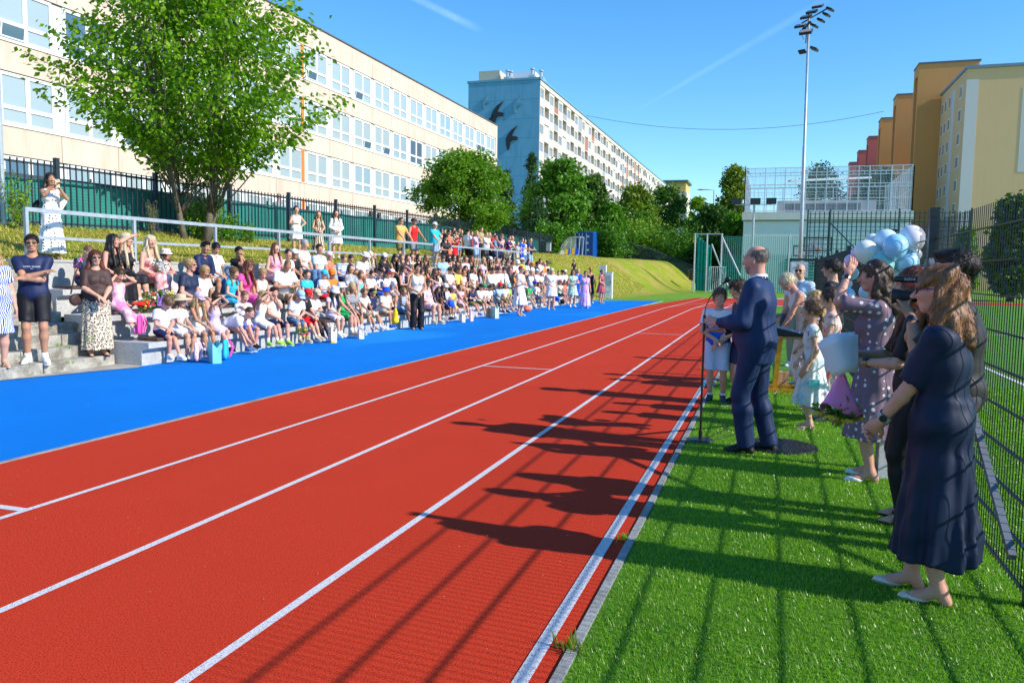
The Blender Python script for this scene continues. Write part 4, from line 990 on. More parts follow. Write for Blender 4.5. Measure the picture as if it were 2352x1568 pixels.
def head_p(k, h, o=0.0):
    c, M, g = k.hc, k.M, k.hs
    def E(p, r, kk): return ('e', c+M@(A(p)*g), tuple(v*g+o for v in r), kk*g, M)
    def C(a, b, r1, r2, kk): return ('c', c+M@(A(a)*g), c+M@(A(b)*g), r1*g+o, r2*g+o, kk*g, None)
    m = 0 if k.fem else 1
    L = [E((0, -.014, .028), (.076, .096, .090), .03), E((0, .022, -.035), (.056+.004*m, .068, .072), .04), C((-.022, .055, -.092), (.022, .055, -.092), .019+.003*m, .019+.003*m, .03),
         C((0, .086, .005), (0, .112, -.028), .009, .0135, .012)]
    for sg in (-1, 1): L.append(E((sg*.077, -.005, -.012), (.010, .019, .031), .008))
    if h < .014:
        L += [C((-.045, .078, .025), (.045, .078, .025), .012, .012, .02), E((0, .083, -.060), (.024, .012, .006), .008), E((0, .080, -.071), (.02, .012, .006), .008)]
        for sg in (-1, 1): L += [E((sg*.036, .062, -.018), (.022, .022, .02), .03), E((sg*.014, .100, -.031), (.010, .012, .008), .008)]
    N_ = k.neck
    L.append(('c', N_-k.u*.03*k.s, c+M@(A((0, -.022, -.06))*g), (.056+.006*m)*k.s*(.8+.2*k.fat)+o, (.050+.006*m)*g+o, .03, None))
    return L
def face_parts(k, o, root, col_hair, detail, glasses=None, smile=False, col_lip=(.55, .16, .14), beard=None):
    c, M, g = k.hc, k.M, k.hs
    def w(p): return c+M@(A(p)*g)
    if glasses is None:
        for sg in (-1, 1):
            b = MB(); ce = w((sg*.031, .0775, .006))
            b.lathe([(0, -.0125), (.006, -.0105), (.011, -.004), (.0125, .0), (.011, .004), (.006, .0105), (0, .0125)], (0, 0, 0), 10, g, g*.8, None)
            V = np.vstack(b.v)*A((1, 1, .75*g)); b.v = [(V @ M.T)+ce]
            e = b.build('eye', MAT_EYEW if detail else MAT_EYED, root, True)
            if detail:
                b = MB(); b.lathe([(0, 0.0), (.0058*g, .0005), (.0058*g, .0018), (0, .003)], (0, 0, 0), 10, 1, 1, M@A([[1, 0, 0], [0, 0, 1], [0, 1, 0]])); V = np.vstack(b.v)+ce+M@A((0, .0095*g, 0)); b.v = [V]; b.build('iris', MAT_EYED, e)
    if detail:
        for sg in (-1, 1):
            b = MB(); b.tube([w((sg*.014, .0945, .026)), w((sg*.030, .0935, .033)), w((sg*.048, .083, .027))], [.003*g, .0036*g, .002*g], 6); b.build('eyebrow', col_hair, root, True)
        b = MB(); b.tube([w((-.021, .0885, -.064)), w((-.010, .0965, -.0655)), (w((0, .098, -.0655))), w((.010, .0965, -.0655)), w((.021, .0885, -.064))], [.002*g, .0048*g, .005*g, .0048*g, .002*g], 8); b.build('mouth', plain('lips_%d' % int(col_lip[0]*100), col_lip, .45), root, True)
def sunglasses(k, root, mat=None, up=False, frame=None):
    c, M, g = k.hc, k.M, k.hs; dz = .085 if up else .004; dy = -.045 if up else 0
    T = M if not up else M@rot(0, -.9, 0)
    def w(p): return c+T@(A(p)*g)
    dz2 = -.0 if not up else .02; y0 = .094 if not up else .112
    b = MB()
    for sg in (-1, 1):
        pts = [w((sg*(.033+.027*math.cos(a)*(1 if True else 1)), y0-.012*abs(math.cos(a))*(1 if math.cos(a) > 0 else 0), .004+dz2+.0185*math.sin(a)*(1.15 if math.sin(a) < 0 else .85))) for a in np.linspace(0, 2*math.pi, 12, endpoint=False)]
        b.prism(pts if sg > 0 else pts[::-1], M@A((0, .004, 0)))
    ln = b.build('lens', mat or MAT_SUNG)
    b = MB(); b.tube([w((-.008, y0+.002, .010+dz2)), w((.008, y0+.002, .010+dz2))], .003, 6)
    for sg in (-1, 1): b.tube([w((sg*.058, y0-.012, .012+dz2)), w((sg*.080, .045, .010+dz2)), w((sg*.084, -.01, .004+dz2))], .0025, 5)
    fr = b.build('frame', frame or MAT_SUNG)
    e = empty('sunglasses', (0, 0, 0)); e.parent = root; ln.parent = e; fr.parent = e
    return e
# ---- hair
def hair_mesh(k, style, h, seed=0):
    c, M, g = k.hc, k.M, k.hs; s = k.s
    def w(p): return c+M@(A(p)*g)
    def E(p, r, kk=.02): return ('e', w(p), tuple(v*g for v in r), kk*g, M)
    def C(a, b, r1, r2, kk=.02, sq=None): return ('c', a, b, r1*g, r2*g, kk*g, sq)
    if style == 'bald': return None
    vol = {'balding': -.004, 'short': .004, 'buzz': -.003, 'crew': .006, 'curly': .022, 'floppy': .014, 'side': .004}.get(style, .010)
    base = [E((0, -.020, .036), (.080+vol, .098+vol, .090+vol))]
    lo = c-A((.3, .35, .75))*1.0; hi = c+A((.3, .3, .2))
    F = Field(lo, hi, h); F.add(base); dn = A((0, 0, -1.)); bk = M@A((0, -1., 0)); bk = nrm(A((bk[0], bk[1], 0))); rt = nrm(M@A((1., 0, 0)))
    L = []
    if style == 'floppy': L = [E((0, .045, .085), (.07, .05, .035)), E((.03, .07, .06), (.05, .03, .03))]
    if style == 'crew': L = [E((0, .03, .10), (.06, .065, .03))]
    if style == 'curly': L = [E((.05*math.cos(a), .0+.06*math.sin(a), .085), (.035, .035, .035)) for a in np.linspace(0, 6, 7)]
    ln = {'long': .40, 'wavyshort': .25, 'wavy': .36, 'bob': .13, 'shoulder': .22, 'straight': .50}.get(style)
    if ln:
        ln *= s/.98
        for t_ in (-1, -.6, -.2, .2, .6, 1):
            a = t_*1.45; st = w((.078*math.sin(a), -.02-.078*math.cos(a), -.01)); out = nrm(rt*math.sin(a)+bk*math.cos(a))
            mid = st+dn*.13*g+out*.02*g; end = mid+dn*max(ln-.12, .02)+out*(.02+.02*(style[:4] == 'wavy'))-(out@k.f)*k.f*.0
            L += [C(st, mid, .030, .034, .03), C(mid, end, .034, .026 if style != 'bob' else .03, .03)]
            if style[:4] == 'wavy': L += [E(tuple(M.T@(mid+dn*.06-c)/g), (.042, .04, .05)), E(tuple(M.T@(mid+dn*.16-c)/g), (.044, .04, .05))]
        for sg in (-1, 1):       # strands over the front of the shoulders
            if style in ('long', 'wavy', 'straight') and k.sp.get('hfront', True):
                st = w((sg*.076, .02, .01)); mid = st+dn*.13*g+rt*sg*.006; e = mid+dn*ln*.62+k.f*.07*s
                L += [C(st, mid, .020, .026, .02), C(mid, e, .027, .02, .02)]
    if style == 'pony': a = w((0, -.105, .045)); m = a+bk*.055*g+dn*.06*g; L += [C(a, m, .024, .036), C(m, m+dn*.17*s+bk*-.01, .036, .016)]
    if style == 'bun': L += [E((0, -.10, .075), (.042, .042, .042))]
    if style == 'updo': L += [E((0, -.10, .01), (.05, .04, .05))]
    if style == 'braid':
        a = w((.0, -.10, -.02))
        for j in range(8): L.append(('e', a+dn*.035*j*s+bk*.006*j*(1 if j < 3 else .2)+rt*(.006 if j % 2 else -.006), (.021*g, .019*g, .024*g), .006, None))
    if style == 'braids':
        for sg in (-1, 1):
            a = w((sg*.072, -.03, -.05))
            for j in range(8): L.append(('e', a+dn*.034*j*s+k.f*.006*j+rt*sg*.006, (.019*g, .018*g, .022*g), .006, None))
    if style == 'short': L += []
    F.add(L)
    fr = .022 if style in ('floppy',) else 0
    # open the face, keep the nape
    if style == 'balding': F.sub([E((0, .028, .118), (.086, .125, .076))], .012)
    face = [E((0, .115, -.035-fr), (.066, .085, .098)), E((0, .10, .035), (.052, .05, .028))]
    F.sub(face, .012)
    if not ln:
        nape = -.055 if style not in ('buzz', 'balding') else -.035
        if style in ('pony', 'bun', 'updo', 'braid', 'braids'): nape = -.07
        L2 = F._loc(c-.16*g, c+.16*g)
        if L2:
            sl, X, Y, Z = L2
            lx = M[0, 0]*(X-c[0])+M[1, 0]*(Y-c[1])+M[2, 0]*(Z-c[2]); ly = M[0, 1]*(X-c[0])+M[1, 1]*(Y-c[1])+M[2, 1]*(Z-c[2]); lz = M[0, 2]*(X-c[0])+M[1, 2]*(Y-c[1])+M[2, 2]*(Z-c[2])
            core = (lx**2+(ly+.02*g)**2+lz**2) < (.125*g)**2
            cutd = np.where(core, (nape*g+np.clip(ly+.01*g, 0, .03*g)*1.6)-lz, -1)       # higher in front of the ears
            F.v[sl] = np.maximum(F.v[sl], cutd)
        for sg in (-1, 1):
            if not k.fem: F.sub([E((sg*.09, -.0, -.02), (.02, .03, .036))], .006)
    amp = {'curly': .006, 'wavy': .006, 'wavyshort': .009, 'floppy': .004}.get(style, .0022)*g
    F.wrinkle(amp, 70 if style in ('curly', 'wavy', 'wavyshort') else 95, seed)
    return F.mesh('hair')
def strands(o, mat, k, n=1600, L=.05, w=.0011, seed=0, up=.0):
    me = o.data; nv = len(me.polygons); co = np.empty(len(me.vertices)*3); me.vertices.foreach_get('co', co); co = co.reshape(-1, 3)
    ce = np.empty(nv*3); me.polygons.foreach_get('center', ce); ce = ce.reshape(-1, 3); no = np.empty(nv*3); me.polygons.foreach_get('normal', no); no = no.reshape(-1, 3); ar = np.empty(nv); me.polygons.foreach_get('area', ar)
    rs = np.random.default_rng(abs(int(seed))); idx = rs.choice(nv, n, p=ar/ar.sum()); P = ce[idx]+rs.normal(0, .003, (n, 3)); Nn = no[idx]
    cr = k.hc+k.M@(A((0, -.03, .09))*k.hs); d = P-cr; d[:, 2] *= .4; d = d/(np.linalg.norm(d, axis=1)[:, None]+1e-6)+A((0, 0, -.9+up)); d += rs.normal(0, .22, (n, 3)); d -= Nn*(d*Nn).sum(1)[:, None]*.94; d /= np.linalg.norm(d, axis=1)[:, None]+1e-6
    s = np.cross(d, Nn); s /= np.linalg.norm(s, axis=1)[:, None]+1e-6; ll = L*rs.uniform(.5, 1.3, n)[:, None]; Nn = Nn*rs.uniform(.2, 1.6, n)[:, None]
    a = P-d*ll*.2; b = P+d*ll*.35+Nn*.0035; c = P+d*ll*.7+Nn*.003; e = P+d*ll-Nn*.001
    V = np.stack([a-s*w, a+s*w, b+s*w, b-s*w, c+s*w*.8, c-s*w*.8, e], 1).reshape(-1, 3); q = np.arange(n)[:, None]*7
    return link('strands', np_mesh('strands', V, [np.concatenate([q+A((0, 1, 2, 3)), q+A((3, 2, 4, 5))]), q+A((5, 4, 6))], True), mat, o)
def hat(k, kind, mat, root, mat2=None):
    c, M, g = k.hc, k.M, k.hs*1.02; b = MB()
    def w(p): return c+M@(A(p)*g)
    T = M@rot(0, -.10, 0)
    if kind == 'cap':
        b.lathe([(.095, 0), (.096, .03), (.086, .065), (.062, .092), (.03, .106), (0, .109)], (0, 0, 0), 16, g, g*1.12, None)
        V = np.vstack(b.v)*A((1, 1, g)); b.v = [V@T.T+w((0, -.014, .030))]
        o = b.build('cap', mat, root, True)
        q = MB(); n = 9; top = []
        for a in np.linspace(-1.05, 1.05, n): top.append((.088*math.sin(a)*1.0, .09*math.cos(a)+.012, .004-.006*abs(math.sin(a))))
        out = [(.083*math.sin(a), .09*math.cos(a)*1.0+.082, -.010-.018*abs(math.sin(a))) for a in np.linspace(-1.05, 1.05, n)]
        pts = [T@(A(p)*g)+w((0, -.014, .030)) for p in top+out[::-1]]
        q.prism(pts, T@A((0, 0, -.005))); q.build('brim', mat2 or mat, o)
        return o
    if kind == 'bucket': prof = [(.135, -.035), (.137, -.032), (.100, .010), (.096, .055), (.085, .082), (.05, .092), (0, .094)]
    elif kind == 'straw': prof = [(.21, -.015), (.21, -.01), (.15, .008), (.100, .012), (.096, .05), (.080, .085), (.04, .098), (0, .098)]
    elif kind == 'fedora': prof = [(.160, .01), (.162, .016), (.12, .004), (.098, .008), (.092, .055), (.080, .095), (.05, .092), (.0, .085)]
    b.lathe(prof, (0, 0, 0), 20, g, g*1.1, None); V = np.vstack(b.v)*A((1, 1, g)); b.v = [V@T.T+w((0, -.014, .036))]
    o = b.build('hat', mat, root, True)
    if mat2:
        b = MB(); b.lathe([(.099, .012), (.1, .014), (.098, .034), (.095, .034)], (0, 0, 0), 20, g, g*1.1, None); V = np.vstack(b.v)*A((1, 1, g)); b.v = [V@T.T+w((0, -.014, .036))]; b.build('hat_band', mat2, o, True)
    return o
# ---- materials for people
def skin_mat(name, c):
    n = N(name); g = n.tc(); f = n.noise(9, 4, .6, g); f2 = n.noise(60, 2, .6, g)
    n.col(n.mix(f, tuple(v*.94 for v in c), (min(c[0]*1.06, 1), c[1]*.97, c[2]*.93))); n.set(rough=.52, spec=.35, sss=.06); n.b.inputs['Subsurface Radius'].default_value = (.02, .008, .004)
    n.bump(f2, .06, .004); return n.m
SKIN = {'fair': skin_mat('skin_fair', (.60, .34, .24)), 'pink': skin_mat('skin_rosy', (.62, .31, .23)), 'tan': skin_mat('skin_tan', (.46, .24, .145)), 'brown': skin_mat('skin_brown', (.30, .15, .085))}
def hair_mat(name, c):
    n = N(name); g = n.tc(); f = n.noise(90, 4, .65, n.mapping(g, (1, 1, .10))); f2 = n.noise(7, 3, .6, g)
    col = n.ramp(f, [(.32, tuple(v*.45 for v in c)), (.52, c), (.72, tuple(min(v*1.7+.01, 1) for v in c))]); n.col(n.mix(n.ramp(f2, [(.4, (0, 0, 0)), (.7, (.35, .35, .35))]), col, tuple(v*.6 for v in c)))
    n.set(rough=.42, spec=.45); n.bump(f, .7, .008); return n.m
HAIR = {k: hair_mat('hair_'+k, c) for k, c in {'black': (.012, .010, .010), 'dark': (.028, .017, .012), 'brown': (.075, .038, .020), 'lbrown': (.19, .105, .05), 'blond': (.52, .34, .15), 'plat': (.72, .60, .40), 'auburn': (.16, .045, .02), 'red': (.35, .02, .012), 'ginger': (.45, .14, .03), 'grey': (.32, .30, .28), 'balding': (.17, .14, .125), 'honey': (.24, .10, .036)}.items()}
MAT_EYEW = plain('eye_white', (.75, .72, .70), .2); MAT_EYED = plain('eye_dark', (.02, .014, .012), .15); MAT_SUNG = plain('dark_lens', (.008, .008, .010), .08, spec=.8); MAT_SUNB = plain('blue_lens', (.03, .08, .25), .08, spec=.8)
COLS = {'white': (.78, .78, .80), 'offwhite': (.72, .68, .60), 'cream': (.72, .62, .46), 'black': (.010, .010, .013), 'navy': (.010, .020, .075), 'navy2': (.018, .03, .07), 'blue': (.02, .12, .62), 'royal': (.01, .08, .70), 'lblue': (.36, .55, .80), 'paleblue': (.52, .64, .82), 'jeans': (.10, .20, .38), 'ljeans': (.28, .42, .62), 'grey': (.22, .23, .26), 'lgrey': (.45, .46, .48), 'dgrey': (.055, .055, .065), 'brown': (.06, .03, .026), 'khaki': (.40, .31, .17), 'beige': (.60, .47, .32), 'olive': (.17, .15, .055), 'pink': (.80, .22, .45), 'hotpink': (.85, .09, .38), 'rose': (.78, .38, .46), 'lpink': (.80, .55, .60), 'coral': (.82, .19, .12), 'red': (.70, .02, .025), 'orange': (.85, .22, .03), 'yellow': (.85, .66, .12), 'gold': (.80, .48, .02), 'mustard': (.62, .40, .12), 'green': (.02, .38, .10), 'lime': (.35, .60, .06), 'teal': (.0, .42, .52), 'aqua': (.20, .65, .58), 'turq': (.03, .50, .75), 'purple': (.08, .02, .13), 'lilac': (.60, .48, .80), 'wine': (.26, .05, .07), 'mint': (.52, .74, .58), 'burg': (.40, .09, .12)}
def fabric(c, pat=None, c2=None, sc=1.0):
    c = COLS.get(c, c) if isinstance(c, str) else c; c2 = COLS.get(c2, c2) if isinstance(c2, str) else c2
    key = ('fab', tuple(c), pat, c2, sc)
    if key in MATS: return MATS[key]
    n = N('fabric_%s_%d' % (pat or 'plain', len(MATS))); g = n.tc(); f = n.noise(4, 3, .6, g)
    col = n.mix(f, tuple(v*.93 for v in c), tuple(min(1, v*1.05) for v in c))
    if pat == 'polka':
        d = n.vor(13*sc, vec=g, rnd=.35); col = n.mix(n.ramp(d, [(.24, (1, 1, 1)), (.27, (0, 0, 0))]), col, c2)
    elif pat == 'leopard':
        d = n.vor(22*sc, vec=g, rnd=.9); nn = n.noise(30*sc, 2, .5, g); e = n.math('ADD', d, n.math('MULTIPLY', nn, .35))
        col = n.mix(n.ramp(e, [(.36, (0, 0, 0)), (.40, (1, 1, 1)), (.62, (1, 1, 1)), (.66, (0, 0, 0))]), col, c2)
        col = n.mix(n.ramp(e, [(.30, (.5, .5, .5)), (.36, (0, 0, 0))]), col, (.25, .13, .06))
    elif pat == 'floral':
        d = n.noise(17*sc, 2, .5, g); d2 = n.noise(11*sc, 3, .6, n.mapping(g, (1, 1, 1), (5, 3, 1)))
        col = n.mix(n.ramp(d, [(.58, (0, 0, 0)), (.62, (1, 1, 1))]), col, c2); col = n.mix(n.ramp(d2, [(.64, (0, 0, 0)), (.67, (1, 1, 1))]), col, tuple(v*.45+.05 for v in (c2[1], c2[0], c2[2])))
    elif pat == 'tie':
        d = n.noise(6*sc, 3, .6, g); col = n.mix(n.ramp(d, [(.42, (0, 0, 0)), (.58, (1, 1, 1))]), col, c2)
    elif pat in ('stripe', 'vstripe', 'plaid'):
        sp_ = n.new('SeparateXYZ'); n.l.new(g, sp_.inputs[0]); z = sp_.outputs[2 if pat != 'vstripe' else 0]
        m = n.math('LESS_THAN', n.math('FRACT', n.math('MULTIPLY', z, 22*sc)), .45); col = n.mix(m, col, c2)
        if pat == 'plaid': m = n.math('LESS_THAN', n.math('FRACT', n.math('MULTIPLY', sp_.outputs[1], 16*sc)), .3); m = n.math('MULTIPLY', m, .6); col = n.mix(m, col, (.9, .9, .95))
    elif pat == 'zebra':
        w_ = n.new('TexWave'); w_.inputs['Scale'].default_value = 5*sc; w_.inputs['Distortion'].default_value = 9; w_.inputs['Detail'].default_value = 1; n.l.new(g, w_.inputs[0]); col = n.mix(n.ramp(w_.outputs['Fac'], [(.5, (0, 0, 0)), (.55, (1, 1, 1))]), col, c2)
    elif pat == 'leaf':
        w_ = n.new('TexWave'); w_.inputs['Scale'].default_value = 6*sc; w_.inputs['Distortion'].default_value = 12; w_.inputs['Detail'].default_value = .5; w_.inputs['Detail Scale'].default_value = .6; n.l.new(g, w_.inputs[0]); col = n.mix(n.ramp(w_.outputs['Fac'], [(.42, (0, 0, 0)), (.47, (1, 1, 1))]), col, c2)
    elif pat == 'dip':
        sp_ = n.new('SeparateXYZ'); n.l.new(g, sp_.inputs[0]); col = n.mix(n.ramp(sp_.outputs[2], [(sc, (1, 1, 1)), (sc+.22, (0, 0, 0))]), col, c2)
    sh = max(c) < .12
    n.b.inputs['Sheen Weight'].default_value = 0
    n.col(col); n.set(rough=.8 if not sh else .6, spec=.2 if not sh else .3)
    w1 = n.noise(7, 2, .45, n.mapping(g, (1, 1, .35))); n.bump(n.math('ADD', n.math('MULTIPLY', w1, 2.0), n.math('MULTIPLY', n.noise(300, 1, .5, g), .03)), .4, .03)
    MATS[key] = n.m; return n.m
def mesh_or(F, name):
    return F.mesh(name)
MESHC = {}
def person(sp):
    """sp: dict. Builds Empty > body, hair, garments, shoes ... ; meshes shared through sp['key'] """
    k = skeleton(sp); s = k.s; h = sp.get('h', .02); fine = []; sit = sp.get('sit', False); seed = sp.get('seed', 1)
    hf = sp.get('hf', h*.6)
    if sp.get('fine', True):
        fine = [(k.hc, .13*k.hs, hf)]
        if hf < .011: fine += [(k.arm[i][2]+nrm(k.arm[i][2]-k.arm[i][1])*.07*k.hs, .10*k.hs, hf) for i in (0, 1)]
    root = empty('person', sp.get('loc', (0, 0, 0)), sp.get('rz', 0), sp.get('label'), 'person', sp.get('group'))
    pts = [k.P, k.hc+A((0, 0, .14)), k.hc-A((0, 0, .14))]+[p for a in k.arm for p in a]+[p for l in k.leg for p in l[:3]]
    lo = np.min(pts, 0)-.24; hi = np.max(pts, 0)+.24
    hi[2] = max(hi[2]-.08, k.hc[2]+.2)
    key = sp.get('key'); cache = MESHC.setdefault(key, {}) if key else {}
    def get(nm, fn):
        if nm in cache: return cache[nm]
        m = fn(); cache[nm] = m; return m
    skin = SKIN[sp.get('skin', 'fair')]
    def mk_body():
        F = Field(lo, hi, h, fine); F.add(torso(k)); F.add(legs_p(k))
        for i in (0, 1): F.add(foot(k, i)[0]); F.add(arm_up(k, i)); F.add(arm_lo(k, i)); F.add(hand(k, i, hf if fine else h))
        F.add(head_p(k, hf))
        if hf < .011:
            c, M, g = k.hc, k.M, k.hs
            F.sub([('e', c+M@(A((sg*.031, .098, .006))*g), (.016*g, .016*g, .009*g), 0, M) for sg in (-1, 1)], .012)
        return F.mesh('body')
    bo = link('body', get('body', mk_body), skin, root)
    hc_ = HAIR[sp.get('hc', 'brown')]; hst = sp.get('hair', 'short')
    if hst != 'bald':
        m = get('hair', lambda: hair_mesh(k, hst, sp.get('hh', max(hf, .007)), seed))
        if m:
            ho = link('hair', m, hc_, root)
            if hf < .0095: strands(ho, hc_, k, 3200 if hf < .0065 else 900, {'wavy': .09, 'wavyshort': .035, 'long': .10, 'straight': .11, 'shoulder': .08, 'bob': .07, 'crew': .035, 'floppy': .045}.get(hst, .02 if hst in ('buzz', 'balding') else .05)*k.hs, .0009 if hf < .0065 else .002, seed, 1.3 if hst in ('crew',) else 0)
    far = h > .024
    if sp.get('glasses'): sunglasses(k, root, {'blue': MAT_SUNB}.get(sp['glasses'], MAT_SUNG), frame=sp.get('gframe'))
    if not far: face_parts(k, bo, root, hc_, hf < .011, glasses=sp.get('glasses'), col_lip=sp.get('lip', (.5, .17, .14)))
    # ---- upper garment
    top = sp.get('top', 'tee'); off = .012*max(s, .8)*sp.get('loose', 1.0)
    skl = sp.get('skirt')       # fraction of leg covered
    slv = {'tee': .62, 'polo': .6, 'shirt': 1.0, 'jacket': 1.0, 'tank': 0, 'strap': 0, 'tube': 0, 'cap': .32, 'elbow': .9}.get(top, .6)
    def mk_top():
        F = Field(lo, hi, h*.9, [(c_, r_, max(f_, h*.6)) for c_, r_, f_ in fine[:0]])
        o2 = off+.004*(top in ('shirt', 'jacket')); F.add(torso(k, o2))
        for i in (0, 1):
            S, E_, W_ = k.arm[i]
            if slv > 0:
                G = Field(lo, hi, h*.9); G.add(arm_up(k, i, off*1.25+.004, min(slv, 1)+.12*(slv < 1)))
                if slv < 1: e = S+(E_-S)*slv; G.cutcap(e, E_-S, e+nrm(E_-S)*.10*s, .115*s)
                if top in ('shirt', 'jacket'): G.add(arm_lo(k, i, off+.006, .97)); G.cutcap(E_+(W_-E_)*.93, W_-E_, W_+nrm(W_-E_)*.03, .06*s)
                hh = np.maximum(.014-np.abs(F.v-G.v), 0)/.014; F.v = np.minimum(F.v, G.v)-hh*hh*.0035
            if slv == 0:
                sg = -1 if i == 0 else 1; c = S+k.r*sg*.055*s-k.u*.0*s; F.sub([('c', c+k.u*.10*s, c-k.u*.10*s, .088*s, .07*s, 0, None)], .01)
        if top == 'jacket': F.add([('c', k.P-k.u*.06*s, k.P+k.u*.1*s, .155*s*k.fat+.02, .15*s*k.fat+.015, .04, (1, .72, 1))])
        if skl: skirt_prims(F)
        # hem
        if not skl:
            hem = k.P-k.u*sp.get('hem', .045)*s; F.cut(hem, -k.u)
        # neckline
        nk = k.neck+k.f*.035*s-k.u*.005*s; r_ = {'strap': .11, 'tube': .2, 'tank': .088, 'polo': .055, 'shirt': .055, 'jacket': .06, 'vneck': .07}.get(top, .068)
        F.sub([('e', nk+k.u*.02*s, (r_*s, r_*s*.95, r_*s*(.75 if top != 'tube' else .6)), 0, None), ('c', k.neck, k.hc, .058*s, .05*s, 0, None)], .008)
        if sp.get('v', top in ('polo', 'jacket', 'vneck')): a = nk+k.f*.10*s; F.sub([('c', nk+k.u*.02, k.chest+k.f*.15*s+k.u*.05*s, .045*s, .01, 0, None)], .01)
        if top == 'tube': F.cut(k.chest+k.u*.06*s, k.u)
        F.wrinkle(sp.get('wr', .0035)*s, 26/s, seed)
        return F.mesh('top')
    def skirt_prims(F):
        L = []; mid = A((0, 0, 0.)); fl = sp.get('flare', 1.0)
        if sit:
            ends = []
            for (Hj, Kn, An, _) in k.leg:
                fr = min(skl/.5, 1.0); e = Hj+(Kn-Hj)*fr; ends.append(e); L.append(('c', Hj+A((0, 0, .01)), e, .105*s*k.fat, .080*s, .05*s, None))
                if skl > .5: e2 = Kn+(An-Kn)*min((skl-.5)/.5, 1)+A((0, .0, 0)); L.append(('c', Kn, e2, .080*s, .085*s*fl, .05*s, None)); ends.append(e2)
            m = (ends[0]+ends[-1 if skl <= .5 else 2])/2 if skl <= .5 else (ends[0]+ends[2])/2
            L.append(('c', k.P+A((0, .05*s, .02)), m+A((0, 0, .01)), .11*s, .055*s, .06*s, None))
            F.add(L)
            if skl <= .5:
                e = (ends[0]+ends[1])/2; F.cut(e+A((0, .0, 0)), A((0, 1, -.15)))
            else:
                z = min(ends[1][2], ends[3][2]); m2 = (ends[1]+ends[3])/2; F.add([('c', m, m2, .06*s, .06*s, .06*s, None)]); F.cut(A((0, 0, z)), (0, 0, -1))
        else:
            zt = k.P[2]+.10*s; zb = k.P[2]-(skl*.88)*s; r0 = .135*s*k.fat; r1 = (.19+.16*skl*fl)*s*(.6+.4*k.fat); nf = sp.get('folds', 9); fa = sp.get('fold', .06); cx, cy = k.P[0], k.P[1]
            def fn(v, X, Y, Z):
                t = np.clip((zt-Z)/(zt-zb), 0, 1.0); tt = t**.62; rx = r0+(r1-r0)*tt; th = np.arctan2(Y-cy, X-cx)
                fd = 1+fa*t**.8*(np.sin(nf*th+1.3*np.sin(2*th+seed)+2*t)+.5*np.sin((nf*1.7)//1*th+seed)); rx = rx*fd; ry = rx*(.78+.14*t)
                q = np.sqrt(((X-cx)/rx)**2+((Y-cy)/ry)**2); d = (q-1)*np.minimum(rx, ry)*.9
                d = np.maximum(d, Z-zt-.02); d = np.maximum(d, zb+.006*np.sin(5*th+seed)-Z)
                kk = .05*s; hh = np.maximum(kk-np.abs(v-d), 0)/kk; w = np.where(Z < zb-.0, np.maximum(v, zb-Z), v)
                w = np.where((Z < zb+.02*0), 9, v); hh = np.maximum(kk-np.abs(w-d), 0)/kk
                r_ = np.minimum(w, d)-hh*hh*kk*.25; return np.maximum(r_, zb+.006*np.sin(5*th+seed)-Z)
            F.func(fn)
            tier = sp.get('tiers')
    tm = sp.get('tmat')
    nm = 'dress' if sp.get('dress') else {'jacket': 'jacket', 'shirt': 'shirt', 'tank': 'tank_top', 'strap': 'tank_top', 'tube': 'tube_top', 'polo': 'polo_shirt'}.get(top, 't_shirt')
    skl0 = skl
    if not sp.get('dress'): skl = None
    to = link(nm, get('top', mk_top), tm, root)
    if top in ('polo', 'shirt', 'jacket') and not sp.get('nocollar'):
        def mk_col():
            b = MB(); T = np.stack([k.r, k.f, k.u], 1); b.lathe([(.066*s, -.02*s), (.062*s, .012*s), (.068*s, .014*s), (.075*s, -.015*s)], (0, 0, 0), 14, 1, 1.1, None)
            V = np.vstack(b.v); V[:, 2] -= np.clip(V[:, 1], 0, 1)*.35; b.v = [V@T.T+k.neck+k.u*.012*s]; return b.mesh('collar', True)
        link('collar', get('collar', mk_col), sp.get('cmat', tm), to)
    skl = skl0
    bot = sp.get('bot')
    if skl and not sp.get('dress'):
        def mk_sk():
            F = Field(lo, hi, h*.9); F.add([('e', k.P+k.u*.02*s, (.172*s*k.fat, .125*s*k.fat, .12*s), .04, None)]); skirt_prims(F); F.cut(k.P+k.u*.11*s, k.u); F.wrinkle(.002, 30, seed); return F.mesh('skirt')
        link('skirt', get('skirt', mk_sk), sp.get('bmat'), root)
    elif bot:
        fr = {'shorts': .80, 'hot': .42, 'bermuda': .98}.get(bot)
        def mk_bot():
            F = Field(lo, hi, h*.9); lo_ = bot == 'trousers'; o = .016*s if lo_ else .022*s
            F.add([('e', k.P, (.168*s*k.fat+.004, .122*s*k.fat+.004, .12*s), .04, None)]); F.add(legs_p(k, o*sp.get('baggy', 1.0), lo_, None, 1.0 if lo_ or fr > .97 else fr+.1))
            if lo_:
                for (Hj, Kn, An, _) in k.leg: F.add([('c', Kn+(An-Kn)*.5, An+A((0, 0, -.02))*s, .052*s*sp.get('baggy', 1.0), .052*s*sp.get('baggy', 1.0), .03, None)]); F.cutcap(An-A((0, 0, .025))*s, An-Kn, An-A((0, 0, .08))*s, .11*s)
            else:
                for (Hj, Kn, An, _) in k.leg: e = Hj+(Kn-Hj)*min(fr, 1); F.cutcap(e, Kn-Hj, e+nrm(Kn-Hj)*.10*s, .125*s)
            F.cut(k.P+k.u*.10*s, k.u); F.wrinkle(.003*s, 24, seed+3); return F.mesh('trousers')
        link('trousers' if bot == 'trousers' else 'shorts', get('bot', mk_bot), sp.get('bmat'), root)
    # ---- shoes
    sh = sp.get('shoe', 'sneaker')
